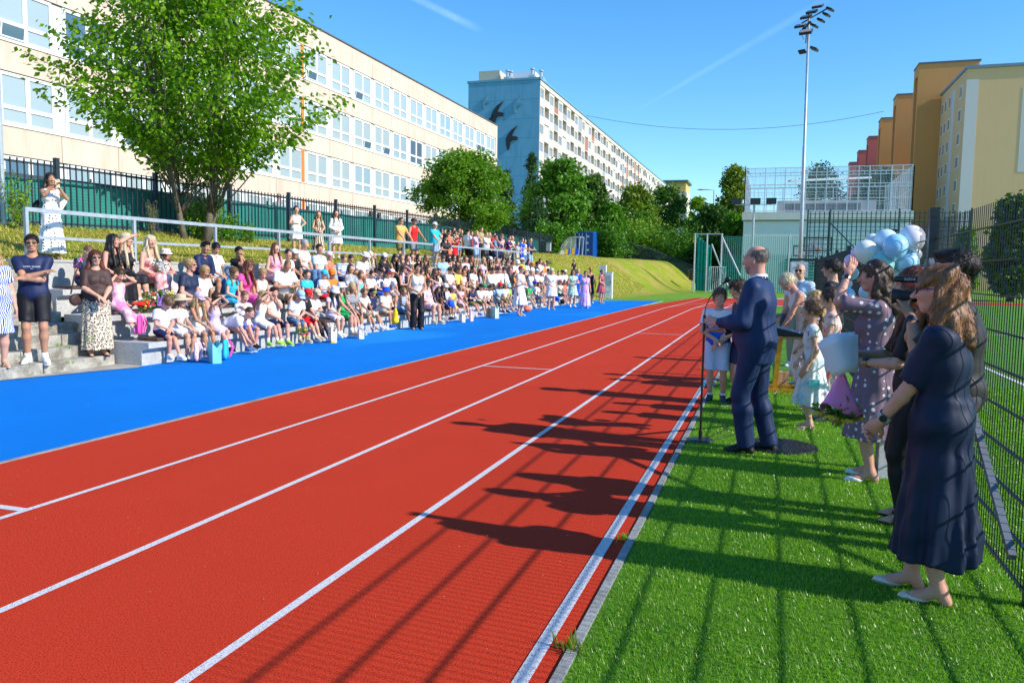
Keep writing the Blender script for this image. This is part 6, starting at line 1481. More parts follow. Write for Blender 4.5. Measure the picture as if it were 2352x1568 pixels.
for row in (1, 2, 3):
    X = ROWX[row]; zs_ = ROWZ[row]+.035; L = sorted([p for p in SEAT if p['row'] == row], key=lambda p: p['p'][0])
    ys_ = [on_x(p['p'][0]+p['kw'].get('dx', 0), p['p'][1], X+.04)[1] for p in L]
    for it in range(30):
        for i in range(len(L)-1):
            g_ = .40 if L[i]['kind'] in 'wm' or L[i+1]['kind'] in 'wm' else .35
            if ys_[i+1]-ys_[i] < g_: m = (ys_[i]+ys_[i+1])/2; ys_[i] = m-g_/2; ys_[i+1] = m+g_/2
    for n_, (p, Y) in enumerate(zip(L, ys_)):
        kw = p['kw']; kd = p['kind']; adult = kd in 'wm'
        ztop = on_x(p['p'][0], p['p'][1], X+.04)[2] - (.02 if p['hat'] else 0)
        s_ = (ztop-zs_-.129+.02)/.791; H = s_*1.75
        if row == 1 and not adult: H = min(max(H, 1.15), 1.55)
        elif not adult: H = min(max(H, 1.22), 1.66)
        else: H = min(max(H, 1.58), 1.80)
        H = kw.get('H', H)
        if abs(p['p'][0]) > 0 and kw.get('H') is None: H = H*1.0
        near = Y < 15; mid = Y < 24
        h, hf = (.015, .008) if near else ((.019, .0115) if mid else (.025, .016))
        arms = pick_arms(p['arms']); tc = p['tc']; tmat = fabric(*tc) if isinstance(tc, tuple) and isinstance(tc[1], str) else fabric(tc)
        bc = p['bc']; bmat = fabric(*bc) if isinstance(bc, tuple) and len(bc) > 1 and isinstance(bc[1], str) else fabric(bc)
        aim = math.degrees(math.atan2(Y-7.4, -X)); turn = min(aim*.35, 22)
        fem = kd in 'gw'
        hatn = ''
        if p['hat']: hatn = {'cap': 'cap', 'bucket': 'bucket hat', 'straw': 'sun hat', 'fedora': 'hat'}[p['hat'][0]]
        if p['desc'] and n_ < 400:
            label = p['desc']
            if len(label.split()) < 7: label += ', on the %s seat row' % {1: 'lowest', 2: 'middle', 3: 'top'}[row]
        else:
            cn = tc[0] if isinstance(tc, tuple) and isinstance(tc[1], str) else tc; cn = CN.get(cn, cn)
            if p['hat']:
                hcn = p['hat'][1] if isinstance(p['hat'][1], str) else p['hat'][1][0]; head = '%s in %s %s and %s %s' % (KN[kd], CN.get(hcn, hcn), hatn, cn, TN[p['top']].replace('long shirt', 'shirt'))
            else: head = '%s with %s hair in %s %s' % (KN[kd], HN[p['hc']], cn, TN[p['top']])
            label = '%s, %s from left on %s row' % (head, ORD(n_+1), {1: 'lowest', 2: 'middle', 3: 'top'}[row])
        shoecol = kw.get('shoex') or rp.choice(['white', 'white', 'navy', 'lgrey', 'black', 'beige', 'blue', 'lpink'])
        leg = kw.get('legs') or [(rp.uniform(-.04, .06), rp.uniform(-.08, .16)), (rp.uniform(-.06, .04), rp.uniform(-.08, .16))]
        sp = dict(H=H, sit=True, loc=(X+kw.get('ox', 0)+rp.uniform(-.02, .03), Y, zs_+kw.get('dz', 0)), rz=R(-90-turn+rp.uniform(-14, 14)), fem=fem, hair=p['hair'], hc=p['hc'], top=p['top'], tmat=tmat, bot=p['bot'] if p['bot'] != 'skirt' else None, bmat=bmat,
                  skirt=(kw.get('skirtlen', .45) if p['bot'] == 'skirt' else None), dress=kw.get('dress', 0), arms=arms, hat=p['hat'], glasses=p['gl'], label=label, group='people sitting on the seat steps', h=h, hf=hf, seed=n_+row*100,
                  lean=kw.get('lean', rp.uniform(.02, .26)), hp=kw.get('hp', rp.choice([0, .05, .1, .15, .3, .5])), hy=kw.get('hy', R(-rp.uniform(.1, 1)*min(aim*.45, 40)+rp.uniform(-8, 12))), hr=rp.uniform(-.12, .12), legs=leg, spread=rp.uniform(.02, .35) if not fem else rp.uniform(0, .08),
                  skin=kw.get('skin', rp.choice(['fair', 'fair', 'pink', 'tan'])), fat=kw.get('fat', rp.uniform(.92, 1.08)), shoe=rp.choice(['sneaker', 'sneaker', 'sandal']) if not kw.get('shoex') else 'sneaker', smat=fabric(shoecol), sock=kw.get('sock', rp.choice([None, .2, .3])),
                  loose=kw.get('loose', rp.uniform(1, 1.5)), dangle=kw.get('dangle'), hfront=kw.get('hfront', rp.random() < .7), hh=.010 if near else .014)
        root, k = person(sp); SEATED[label] = (root, k)
        if kw.get('tie'):
            b = MB(); a = k.neck+k.f*.075*k.s; c_ = k.chest+k.f*.13*k.s; d_ = k.P+k.u*.12*k.s+k.f*.14*k.s; b.tube([a, c_, d_], [.018, .022, .034], 6); b.build('tie', fabric('dgrey'), root)
# ---- standing people
STAND = {}
def T_(v, x, y, foot, X, kind, hair, hc, top, tc, bot='trousers', bc='black', arms=('down', 'down'), hat=None, gl=None, label='', face=None, h=.02, hf=.011, group=None, z=None, **kw):
    """foot: (v,x,y) pixel of the feet on the ground, or None to stand at depth X on the bank"""
    hx, hy_ = px(v, x, y)
    if foot is not None:
        fx, fy_ = px(*foot); zz = 0 if z is None else z; g = on_z(fx, fy_, zz) if X is None else on_x(fx, fy_, X)
        if X is not None and z is not None: g = (g[0], g[1], z)
        d = ray(hx, hy_); ht = CAM_H + d[2]*math.hypot(g[0], g[1])/math.hypot(d[0], d[1])-g[2]
    else:
        g = on_x(hx, hy_, X); zz = z if z is not None else float(bank_h(X, g[1]))-.01; ht = g[2]-zz; g = (X, g[1], zz)
    ht -= .02 if hat else 0.0
    ht = kw.pop('Hfix', None) or min(max(ht, .9), 1.95)
    rz = R(-90-15) if face is None else R(face)
    tmat = fabric(*tc) if isinstance(tc, tuple) and isinstance(tc[1], str) else fabric(tc)
    bmat = fabric(*bc) if isinstance(bc, tuple) and isinstance(bc[1], str) else fabric(bc)
    sp = dict(H=ht, loc=g, rz=rz, fem=kind in 'wg', hair=hair, hc=hc, top=top, tmat=tmat, bot=bot if bot != 'skirt' else None, bmat=bmat, skirt=kw.pop('skirtlen', .5) if bot == 'skirt' else None, arms=arms, hat=hat, glasses=gl, label=label, group=group, h=h, hf=hf, seed=int(x)+1, **kw)
    root, k = person(sp); STAND[label] = (root, k); return root, k
FB = 'people standing behind the railing'
T_(1, 345, 165, None, -12.5, 'w', 'long', 'dark', 'strap', ('white', 'polka', 'black', 1.4), 'skirt', W_, ((-.07, .30, 1.24, -.8, 0, -1), (.05, .33, 1.28, .8, 0, -1)), label='woman in long white polka dot dress filming with a phone above the stairs', face=-115, skin='tan', dress=1, skirtlen=.93, shoe='sandal', h=.014, hf=.007, flare=.45, fold=.06, hfront=False)
T_(2, 1082, 58, None, -13.6, 'w', 'updo', 'brown', 'tank', W_, 'skirt', W_, ('hip', 'hold'), label='woman in short white dress with a hand on her hip behind the railing', face=-130, dress=1, skirtlen=.38, group=FB)
T_(2, 1282, 103, None, -13.6, 'w', 'straight', 'lbrown', 'strap', ('cream', 'zebra', 'brown'), 'skirt', 'brown', ('clasp', 'clasp'), label='woman in zebra print dress with long light brown hair behind the railing', face=-130, dress=1, skirtlen=.9, flare=.6, group=FB)
T_(2, 1438, 88, None, -13.4, 'w', 'long', 'dark', 'shirt', ('white', 'floral', (.75, .5, .45)), 'skirt', W_, ('clasp', 'clasp'), label='woman in white long sleeved flowered dress behind the railing', face=-130, dress=1, skirtlen=.45, nocollar=1, group=FB)
T_(3, 235, 165, None, -12.5, 'm', 'crew', 'brown', 'tee', 'mustard', 'shorts', 'olive', ('rail', 'rail'), gl='black', label='man in mustard t-shirt and olive shorts leaning on the railing', face=-110, loose=1.8, group=FB)
T_(3, 360, 165, None, -12.5, 'm', 'short', 'dark', 'tank', 'red', 'shorts', 'grey', ((-.16, .40, 1.0), (.40, .30, 1.0)), hat=('cap', 'dgrey'), label='man in red tank top and dark cap leaning on the railing', face=-110, skin='tan', fat=1.08, group=FB)
T_(3, 555, 205, None, -12.6, 'm', 'short', 'dark', 'tee', 'turq', 'shorts', 'ljeans', ('rail', 'rail'), hat=('cap', W_), gl='blue', label='man in turquoise t-shirt and white cap at the railing', face=-105, fat=1.15, loose=1.6, group=FB)
far = dict(h=.025, hf=.015, group=FB)
T_(7, 795, 300, None, -13.4, 'w', 'long', 'dark', 'strap', 'offwhite', 'skirt', W_, gl='black', label='woman with long dark hair and sunglasses behind the man in turquoise', **far)
T_(7, 845, 308, None, -14.4, 'm', 'short', 'dark', 'tee', 'black', label='dark haired man half hidden behind the woman in the coral dress', **far)
T_(7, 860, 372, None, -11.55, 'w', 'straight', 'dark', 'tee', 'black', 'trousers', 'black', ('hold', 'hold'), hat=('cap', 'black'), label='woman in black t-shirt and black cap with very long hair', z=1.22, face=-120, h=.022, hf=.013)
T_(7, 915, 310, None, -12.7, 'w', 'updo', 'dark', 'cap', 'coral', 'skirt', 'coral', ('hold', 'hold'), gl='black', label='woman in long coral dress and sunglasses at the railing', dress=1, skirtlen=.9, flare=.4, **far)
T_(7, 988, 275, None, -14.6, 'w', 'long', 'brown', 'tee', 'brown', label='brown haired woman at the back under the tree', **far)
T_(7, 1012, 336, None, -12.8, 'w', 'long', 'brown', 'strap', 'red', 'skirt', 'red', ('chest', 'hold'), gl='black', label='woman in red dress holding a flower bouquet at the railing', dress=1, skirtlen=.8, **far)
T_(7, 1068, 280, None, -13.6, 'm', 'crew', 'black', 'tee', 'black', 'shorts', 'jeans', label='young man in black t-shirt with crew cut behind the bouquet', skin='tan', **far)
T_(7, 1112, 315, None, -14.6, 'm', 'short', 'ginger', 'tee', 'brown', label='man with ginger hair standing near the dark fence', **far)
T_(7, 1215, 292, None, -13.0, 'b', 'short', 'dark', 'tee', W_, 'trousers', 'black', hat=('cap', 'black'), label='youth in white t-shirt with his back half turned and black cap', loose=1.7, **{**far, 'face': -20})
T_(7, 1268, 335, None, -13.8, 'b', 'short', 'brown', 'tee', 'red', label='boy in red top behind the youth in white', **far)
T_(7, 1345, 330, None, -12.6, 'b', 'floppy', 'blond', 'tee', 'lilac', 'bermuda', 'ljeans', ('chin', 'cross'), label='blond youth in lilac t-shirt with a hand at his chin', loose=1.8, **far)
T_(7, 1422, 268, None, -14.2, 'm', 'short', 'brown', 'shirt', 'khaki', label='tall man in khaki shirt at the back of the standing group', **far)
T_(7, 1500, 340, None, -12.5, 'w', 'short', 'lbrown', 'tee', W_, 'trousers', 'dgrey', ('rail', 'cross'), label='woman with short fair hair in white t-shirt leaning on the railing', fat=1.2, **far)
T_(7, 1552, 360, None, -13.6, 'w', 'long', 'blond', 'tee', 'lpink', label='blonde woman behind the woman in the white t-shirt', **far)
T_(7, 1622, 355, None, -13.2, 'b', 'short', 'black', 'jacket', 'red', 'trousers', 'navy', label='boy with black hair in red and white jacket', **far)
T_(7, 1648, 430, None, -12.5, 'b', 'short', 'brown', 'polo', 'jeans', 'shorts', 'navy', ('chin', 'rail'), gl='black', label='boy in denim shirt and yellow rimmed sunglasses at the railing', Hfix=1.55, **far)
T_(7, 1712, 445, None, -12.5, 'k', 'short', 'dark', 'tee', 'navy', 'shorts', 'navy', ('rail', 'rail'), hat=('cap', 'navy'), label='child in navy cap leaning over the railing', Hfix=1.4, **far)
T_(7, 1742, 376, None, -12.9, 'b', 'crew', 'lbrown', 'tee', ('red', 'stripe', 'white', .6), 'trousers', 'navy', gl='black', label='youth in red and white striped t-shirt and sunglasses', loose=1.6, **far)
T_(7, 1822, 500, None, -12.7, 'k', 'short', 'brown', 'tee', 'purple', 'shorts', 'navy', label='small child in purple top beside the youth in red stripes', Hfix=1.15, **far)
T_(7, 1858, 425, None, -12.6, 'w', 'updo', 'dark', 'tee', 'purple', 'trousers', 'purple', ('rail', 'cross'), label='woman in dark purple top leaning on the railing', Hfix=1.62, **far)
T_(7, 1908, 406, None, -12.9, 'm', 'bald', 'brown', 'polo', 'cream', 'trousers', 'black', ('cross', 'cross'), label='bald man in cream shirt behind the railing', fat=1.1, **far)
T_(7, 1995, 492, None, -12.6, 'k', 'short', 'lbrown', 'tee', 'ljeans', 'shorts', 'beige', ('rail', 'rail'), label='child in denim blue top at the right end of the railing', Hfix=1.35, **far)
T_(7, 2062, 480, None, -12.6, 'w', 'updo', 'brown', 'vneck', 'royal', 'trousers', 'royal', ('rail', 'hold'), label='woman in royal blue t-shirt at the right end of the railing', Hfix=1.6, **far)
T_(7, 2100, 445, None, -13.4, 'w', 'bun', 'dark', 'tee', W_, 'trousers', 'jeans', label='woman with dark bun and white t-shirt behind the woman in royal blue', **far)
T_(7, 2192, 410, None, -12.7, 'm', 'buzz', 'dark', 'polo', 'navy', 'trousers', 'ljeans', ('hold', 'hold'), label='man in navy polo and light jeans looking at his phone', **far)
# on the blue surface and near the row end
T_(4, 1250, 318, (4, 1250, 1470), None, 'w', 'updo', 'black', 'strap', 'offwhite', 'trousers', 'black', ('clasp', 'clasp'), label='dark haired woman in cream strap top and wide black trousers standing alone', face=-140, skin='tan', h=.015, hf=.008, baggy=1.8, shoe='sandal', smat=fabric('black'), hem=.10)
T_(5, 1312, 700, (5, 1290, 1462), None, 'w', 'short', 'red', 'cap', W_, 'skirt', W_, ('cross', 'down'), gl='black', label='woman with bright red hair in white knee length dress', face=-100, dress=1, skirtlen=.62, h=.017, hf=.010, shoe='sandal')
T_(6, 675, 515, (6, 690, 1440), None, 'w', 'shoulder', 'plat', 'cap', W_, 'skirt', W_, ('down', 'clasp'), gl='blue', label='blonde woman in white off-shoulder dress and blue sunglasses', face=-150, dress=1, skirtlen=.42, h=.02, hf=.012, fat=1.1, loose=1.8, shoe='sandal')
T_(6, 1222, 548, (6, 1170, 1385), None, 'w', 'shoulder', 'dark', 'cap', ('mint', 'floral', (.1, .22, .15)), 'skirt', 'mint', ('hold', 'clasp'), gl='black', label='woman in mint green flowered dress holding something red', face=-150, dress=1, skirtlen=.45, h=.022, hf=.013)
T_(6, 1455, 590, (6, 1450, 1410), None, 'w', 'bun', 'brown', 'cap', ('lilac', 'floral', 'hotpink'), 'skirt', 'lilac', ('down', 'down'), gl='black', label='woman in long lilac dress with pink flowers', face=-160, dress=1, skirtlen=.95, flare=.6, h=.022, hf=.013)
T_(6, 1520, 490, (6, 1560, 1300), None, 'w', 'short', 'ginger', 'tube', 'black', 'skirt', 'black', ('down', 'hip'), gl='black', label='woman with short ginger hair in black strapless dress', face=-150, skin='tan', dress=1, skirtlen=.55, flare=.3, h=.022, hf=.013)
T_(6, 1312, 518, (6, 1280, 1300), None, 'w', 'shoulder', 'blond', 'vneck', 'royal', 'skirt', 'royal', label='blonde woman in royal blue top behind the lilac dress', face=-150, dress=1, skirtlen=.6, h=.024, hf=.014)
T_(6, 1787, 550, (6, 1805, 1308), None, 'w', 'updo', 'lbrown', 'cap', 'burg', 'skirt', 'burg', ('down', 'clasp'), gl='black', label='woman in burgundy dress standing beside the white cabinets', face=-110, dress=1, skirtlen=.42, h=.022, hf=.013, shoe='sandal', smat=fabric('beige'))
T_(6, 1205, 310, None, -11.3, 'w', 'updo', 'blond', 'vneck', 'black', 'trousers', 'black', ('hip', 'down'), gl='black', label='blonde woman in black top standing above on the row end', z=.82, face=-110, h=.024, hf=.014)
# on the stairs at the left
T_(1, 213, 583, (1, 255, 1480), None, 'm', 'side', 'dark', 'tee', 'navy', 'shorts', 'black', ('cross', 'cross'), gl='black', label='man in navy t-shirt and black shorts with folded arms on the stairs', z=.165, face=-135, skin='tan', h=.012, hf=.006, fat=1.07, wr=.003, sock=.16, baggy=1.35, toe=.3)
T_(1, 645, 700, (1, 680, 1432), None, 'w', 'bob', 'auburn', 'elbow', 'brown', 'skirt', ('cream', 'leopard', (.05, .03, .025), 1.7), ('clasp', 'clasp'), gl='black', label='stout woman in brown top and long leopard print skirt on the stairs', z=.165, face=-120, h=.012, hf=.006, fat=1.42, skirtlen=.93, flare=.15, hem=.11, fold=.035, shoe='sandal', smat=fabric('black'))
T_(1, -125, 700, (1, -25, 1512), None, 'w', 'shoulder', 'blond', 'tee', ('white', 'leaf', (.01, .07, .50), 2.2), 'skirt', W_, ('down', 'down'), label='woman in blue and white leaf print dress at the left picture edge', z=.165, face=-120, h=.014, hf=.008, fat=1.3, dress=1, skirtlen=.5, flare=.3, shoe='sandal', smat=fabric('beige'), Hfix=1.68)
# passers-by behind the bars
T_(1, 1300, 328, None, -17.3, 'w', 'updo', 'lbrown', 'tank', ('brown', 'floral', 'black'), 'trousers', 'black', label='passer-by in patterned top and black trousers behind the tree trunk', face=10, h=.025, hf=.015, z=2.45, Hfix=1.68)
T_(2, 932, 75, None, -17.3, 'm', 'short', 'grey', 'tee', 'lgrey', 'shorts', 'khaki', label='grey haired man with shoulder strap walking behind the bars', face=10, h=.025, hf=.015, z=2.5, Hfix=1.78)
T_(2, 1752, 190, None, -17.3, 'w', 'long', 'brown', 'tee', 'paleblue', 'trousers', 'jeans', label='left one of the two passers-by walking together behind the bars', face=10, h=.028, hf=.02, z=2.5, Hfix=1.65)
T_(2, 1828, 215, None, -17.3, 'w', 'long', 'dark', 'tee', 'lpink', 'trousers', W_, label='right one of the two passers-by walking together behind the bars', face=10, h=.028, hf=.02, z=2.5, Hfix=1.62)
# ================================================================ FOREGROUND PEOPLE
SUIT = fabric((.008, .028, .100)); SUIT_T = fabric((.007, .022, .080))
HQ = dict(h=.013, hf=.0055, hh=.006)
def text(name, s, size, mat, parent=None, depth=.0008, align='CENTER'):
    c = bpy.data.curves.new(name, 'FONT'); c.body = s; c.size = size; c.align_x = align; c.align_y = 'CENTER'; c.extrude = depth; c.resolution_u = 2
    o = bpy.data.objects.new(name, c); COL.objects.link(o); dg = bpy.context.evaluated_depsgraph_get(); me = bpy.data.meshes.new_from_object(o.evaluated_get(dg)); bpy.data.objects.remove(o)
    me.materials.clear(); o = link(name, me, mat, parent); return o
def F_(label, loc, face, **kw):
    kw = {**HQ, **kw}; tm = kw.pop('tm', None); r, k = person(dict(label=label, loc=(*loc, 0) if len(loc) == 2 else loc, rz=R(face), **kw)); return r, k
# --- speaker in the navy suit
suit, ks = F_('bald man in navy suit speaking at the microphone', (-.10, 7.38), 76, H=1.85, fat=1.16, hair='balding', hc='balding', top='jacket', tmat=SUIT, cmat=SUIT, bot='trousers', bmat=SUIT_T, baggy=1.35, hem=.17, loose=1.5, wr=.006,
    arms=((-.14, .30, 1.15, -.6, -.8, -.5), (.06, .33, 1.08, .6, -.6, -.6)), hand0=(.25, .95, .25, .9, -.2, -.3, .35), hand1=(-.3, .9, .0, 0, 0, -1, .5), shoe='shoe', smat=fabric('black'), solemat=fabric('black'), hy=-.10, hp=.05, lean=.02, legs=[(.0, .03), (0, -.12)], toe=.15, skin='pink', seed=4)
c_, M_, g_ = ks.hc, ks.M, ks.hs
Fb = Field(c_-.16, c_+.16, .006); Fb.add([('e', c_+M_@(A((0, .022, -.040))*g_), (.0605*g_, .071*g_, .075*g_), .02, M_), ('c', c_+M_@(A((-.022, .055, -.094))*g_), c_+M_@(A((.022, .055, -.094))*g_), .025*g_, .025*g_, .02, None)])
Fb.cut(c_+M_@(A((0, 0, -.028))*g_), M_@A((0, .35, 1))); Fb.cut(c_+M_@(A((0, -.028, 0))*g_), M_@A((0, -1, -.1))); Fb.sub([('e', c_+M_@(A((0, .095, -.064))*g_), (.026*g_, .03*g_, .013*g_), 0, M_)], .004)
n_ = N('grey_beard'); gg = n_.tc(); n_.col(n_.mix(n_.ramp(n_.noise(140, 3, .7, gg), [(.4, (0, 0, 0)), (.6, (1, 1, 1))]), (.42, .28, .22), (.16, .12, .10))); n_.set(rough=.8); n_.bump(n_.noise(200, 2, .7, gg), .5, .003)
link('beard', Fb.mesh('beard'), n_.m, suit)
b = MB(); T = np.stack([ks.r, ks.f, ks.u], 1); b.lathe([(.064, -.03), (.062, .028), (.066, .030), (.074, -.01)], (0, 0, 0), 18, 1, 1.12, None); V = np.vstack(b.v); V[:, 2] -= np.clip(V[:, 1], 0, 1)*.45; b.v = [V@T.T+ks.neck+ks.u*.018]; sc_ = b.build('shirt_collar', fabric('white'), suit, True)
for i in (0, 1):
    S_, E_, W2 = ks.arm[i]; d = nrm(W2-E_); b = MB(); b.tube([W2-d*.035, W2-d*.002], [.036, .035], 12, False); b.build('shirt_cuff', fabric('white'), suit, True)
# --- boys beside the track
boy, kb_ = F_('boy in white and blue t-shirt and pale blue shorts with folded hands', (-.60, 10.2), 178, H=1.38, hair='floppy', hc='lbrown', top='tee', tmat=fabric('white', 'dip', (.02, .12, .60), .93), loose=2.0, bot='bermuda', bmat=fabric('paleblue'), baggy=1.5, arms=('clasp', 'clasp'), smat=fabric((.03, .05, .09)), sock=.14, hp=-.05, hy=.1, h=.013, hf=.006, lip=(.6, .25, .2))
t_ = text('lettering', 'BE', .055, fabric('navy'), boy); t_.rotation_euler = (R(90), 0, math.pi); t_.location = (-.07, .150, .80)
F_('brown haired boy in navy shorts half hidden behind the speaker', (on_z(1682, 925)[0]+.08, on_z(1682, 925)[1]), 110, H=1.50, hair='floppy', hc='brown', top='tee', tmat=fabric('navy'), bot='shorts', bmat=fabric('navy'), smat=fabric('black'), arms=('clasp', 'clasp'), hp=.15, sock=None)
# --- people behind the speaker
F_('bald man in sunglasses with pale blue shirt and grey trousers by the gate', (.48, 14.7), 160, H=1.78, hair='bald', top='polo', tmat=fabric('paleblue'), bot='trousers', bmat=fabric((.30, .26, .22)), baggy=1.25, glasses='black', smat=fabric('white'), h=.016, hf=.009, arms=('down', 'down'))
F_('blonde woman with ponytail in white lace top looking down', (.50, 12.1), 105, H=1.68, fem=True, hair='pony', hc='plat', top='tank', tmat=fabric(('offwhite')), bot=None, skirt=.9, bmat=fabric('white'), flare=.3, lean=.38, hp=.75, arms=((-.12, .40, .80), (.05, .42, .85)), skin='pink', h=.015, hf=.008, fat=1.05)
F_('dark haired young man in black t-shirt near the privacy fence', (.80, 11.4), 70, H=1.81, hair='floppy', hc='dark', top='tee', tmat=fabric('black'), bot='trousers', bmat=fabric('dgrey'), h=.015, hf=.008, arms=('down', 'down'), hy=.15)
# --- girls
girl, kg = F_('girl with a long braid in white flowery tulle dress', (.44, 8.72), 88, H=1.30, fem=True, hair='braid', hc='lbrown', top='cap', loose=1.4, dress=True, skirt=.66, tmat=fabric((.70, .72, .66), 'floral', (.42, .58, .72), .8), arms=((-.14, .06, .66, -.5, -1, 0), (-.10, .12, .74, 1, -.4, -.5)), flare=.7, fold=.09, folds=12, shoe='sandal', smat=fabric('cream'), hy=.05, hp=-.05, lip=(.6, .25, .2))
b = MB(); c0 = kg.hc+kg.M@(A((0, -.108, .005))*kg.hs)
for a in np.linspace(0, 6.28, 9)[:-1]: b.lathe([(0, -.012), (.012, 0), (0, .012)], c0+A((.022*math.cos(a), -.0, .022*math.sin(a))), 6)
b.build('scrunchie', fabric((.35, .70, .68)), girl, True)
F_('taller girl with tied dark hair in long pale pink flowery dress', (.66, 9.35), 92, H=1.43, fem=True, hair='pony', hc='brown', top='cap', dress=True, skirt=.95, tmat=fabric((.74, .58, .54), 'floral', 'coral'), arms=('clasp', 'clasp'), flare=.35, shoe='sandal', smat=fabric('offwhite'), h=.014, hf=.0075, hp=.1)
F_('fair haired girl in pale dress between the other two girls', (.52, 9.95), 100, H=1.38, fem=True, hair='long', hc='blond', top='cap', dress=True, skirt=.6, tmat=fabric('offwhite', 'floral', 'rose'), arms=('clasp', 'down'), shoe='sandal', smat=fabric('lpink'), h=.015, hf=.009)
b = MB(); bx_ = [wpt(girl, p) for p in ((-.19, -.02, .50),)][0]
b.box(-.05, .05, -.015, .015, -.04, .04); bag = empty('handbag', bx_, 0, 'small mint green handbag on a thin chain at the girl\'s side', 'handbag'); b.build('bag_body', fabric('aqua'), bag); b = MB(); b.tube([(-.045, 0, .04), (-.03, .0, .3), (.02, .02, .56)], .003, 4); b.build('chain', plain('brass', (.6, .45, .2), .3, metal=.9), bag)
# --- woman in polka dot dress
polka, kp = F_('woman in mauve polka dot dress raising her hand to her sunglasses', (.80, 6.72), 84, H=1.70, fem=True, fat=1.12, hair='wavyshort', hc='brown', hfront=False, top='elbow', loose=1.3, dress=True, skirt=.66, flare=.35, fold=.05, folds=8, tmat=fabric((.20, .135, .185), 'polka', (.75, .72, .72), 1.35), wr=.005,
    arms=((-.06, .24, 1.58, -.9, .9, -.9), (.03, .25, 1.05, .9, -.3, -.4)), hand0=(.1, -.35, .9, .3, .2, -.1, .5), hand1=(-.2, .8, -.5, 0, 0, -1, .8), shoe='shoe', smat=fabric('white'), solemat=fabric('white'), pump=1, skin='pink', hp=-.02, seed=2)
sunglasses(kp, polka, up=True, frame=fabric('white'))
b = MB(); zc = kp.P[2]+.13
b.lathe([(.158, -.022), (.163, -.02), (.163, .02), (.158, .022)], (kp.P[0], kp.P[1]+.01, zc), 24, 1, .80); b.build('belt', fabric((.16, .10, .15)), polka, True)
def band(k, root, i, t=.9, r=.031, w=.012, m=None, nm='bracelet', face=None):
    S_, E_, W2 = k.arm[i]; d = nrm(W2-E_); p = E_+(W2-E_)*t; b = MB(); b.tube([p-d*w, p+d*w], r, 14, False); b.tube([p-d*w, p+d*w], r+.003, 14, False); o = b.build(nm, m or fabric('black'), root, True)
    if face is not None:
        b = MB(); n = nrm(A(face)); n = nrm(n-d*(n@d)); s = np.cross(d, n); Mx = np.stack([s, d, n], 1); b.lathe([(.0, -.004), (.019, -.004), (.019, .004), (.016, .006), (0, .006)], p+n*(r+.002), 14, 1, 1, Mx); b.build('dial', plain('watch_face', (.02, .02, .03), .15), o)
band(kp, polka, 0, .93, .030, .010, plain('steel_watch', (.55, .53, .50), .3, metal=.9), 'wristwatch', (-1, 0, .2))
for i in (0, 1):
    L_, heel, ball, tip = foot(kp, i); b = MB(); b.lathe([(.018, 0), (.020, .03), (.026, .062)], (heel[0], heel[1]-.0, min(heel[2], tip[2])-.03-.0), 10); b.build('heel', fabric('white'), polka)
b = MB(); p0 = wpt(polka, kp.arm[1][2]); hb_ = empty('handbag', (p0[0]-.05, p0[1]-.02, p0[2]-.12), 0, 'small dark wine bag held at the waist of the polka dot dress', 'handbag')
b.lathe([(0, -.07), (.05, -.065), (.07, -.02), (.06, .04), (.02, .06), (0, .06)], (0, 0, 0), 14, 1, .6); b.build('bag_body', fabric('wine'), hb_, True)
b = MB(); b.tube([(.04*math.cos(a), 0, .05+.10*math.sin(a)) for a in np.linspace(0, math.pi, 9)], .006, 6); b.build('strap', fabric('black'), hb_)
# --- photographer
ph, kph = F_('photographer with dark quiff in black shirt holding a video camera', (1.05, 5.10), 80, H=1.74, fat=1.06, hair='crew', hc='dark', top='elbow', tmat=fabric((.022, .021, .023)), bot='trousers', bmat=fabric('dgrey'), loose=1.6, smat=fabric((.55, .03, .015)), solemat=fabric('white'), lean=.06,
    arms=((-.06, .27, 1.36, -.6, .3, -1.1), (.07, .21, 1.41, .9, .1, -1)), hand0=(.35, .35, .75, .6, .6, .0, .8), hand1=(-.5, .7, .4, -.5, .2, -.6, .8), skin='tan', hp=.05, hem=.12, seed=9)
band(kph, ph, 0, .86, .033, .014, fabric('navy'), 'wristwatch', (-1, .1, .2))
cp_ = wpt(ph, (0.0, .20, 1.475)); camo = empty('video_camera', cp_, ph.rotation_euler[2], 'black camera with furry-free shotgun microphone held by the photographer', 'camera')
camo.scale = (.86, .86, .86); camo['label'] = 'black camera with a shotgun microphone held up by the photographer'
MK = plain('camera_black', (.012, .012, .013), .35); MKr = plain('camera_rubber', (.02, .02, .02), .6)
b = MB(); b.box(-.068, .068, -.02, .05, -.045, .045); b.box(-.03, .03, -.03, .045, .045, .068); b.box(.035, .07, .03, .075, -.045, .035); b.build('camera_body', MK, camo)
b = MB(); Mx = A([[1, 0, 0], [0, 0, 1], [0, -1, 0]]); b.tube([(0, .05, 0), (0, .09, 0), (0, .10, 0), (0, .15, 0), (0, .152, 0), (0, .205, 0)], [.036, .038, .041, .041, .046, .052], 24); b.build('lens', MKr, camo, True)
b = MB(); b.tube([(0, .2055, 0), (0, .207, 0)], .040, 24); b.build('lens_glass', plain('lens_glass', (.01, .015, .04), .03), camo)
mic = MB(); mic.tube([(0, -.02, .115), (0, .0, .115), (0, .19, .115), (0, .20, .115)], [.016, .021, .021, .012], 16); mo = mic.build('microphone', MK, camo, True)
tx = text('lettering', 'RØDE', .026, plain('logo_grey', (.55, .57, .6), .5), mo); tx.rotation_euler = (R(90), 0, R(-90)); tx.location = (-.0225, .10, .115)
b = MB()
for y in (.03, .11): b.tube([(.025*math.cos(a), y, .115+.027*math.sin(a)) for a in np.linspace(-2.6, -.5, 8)], .003, 5)
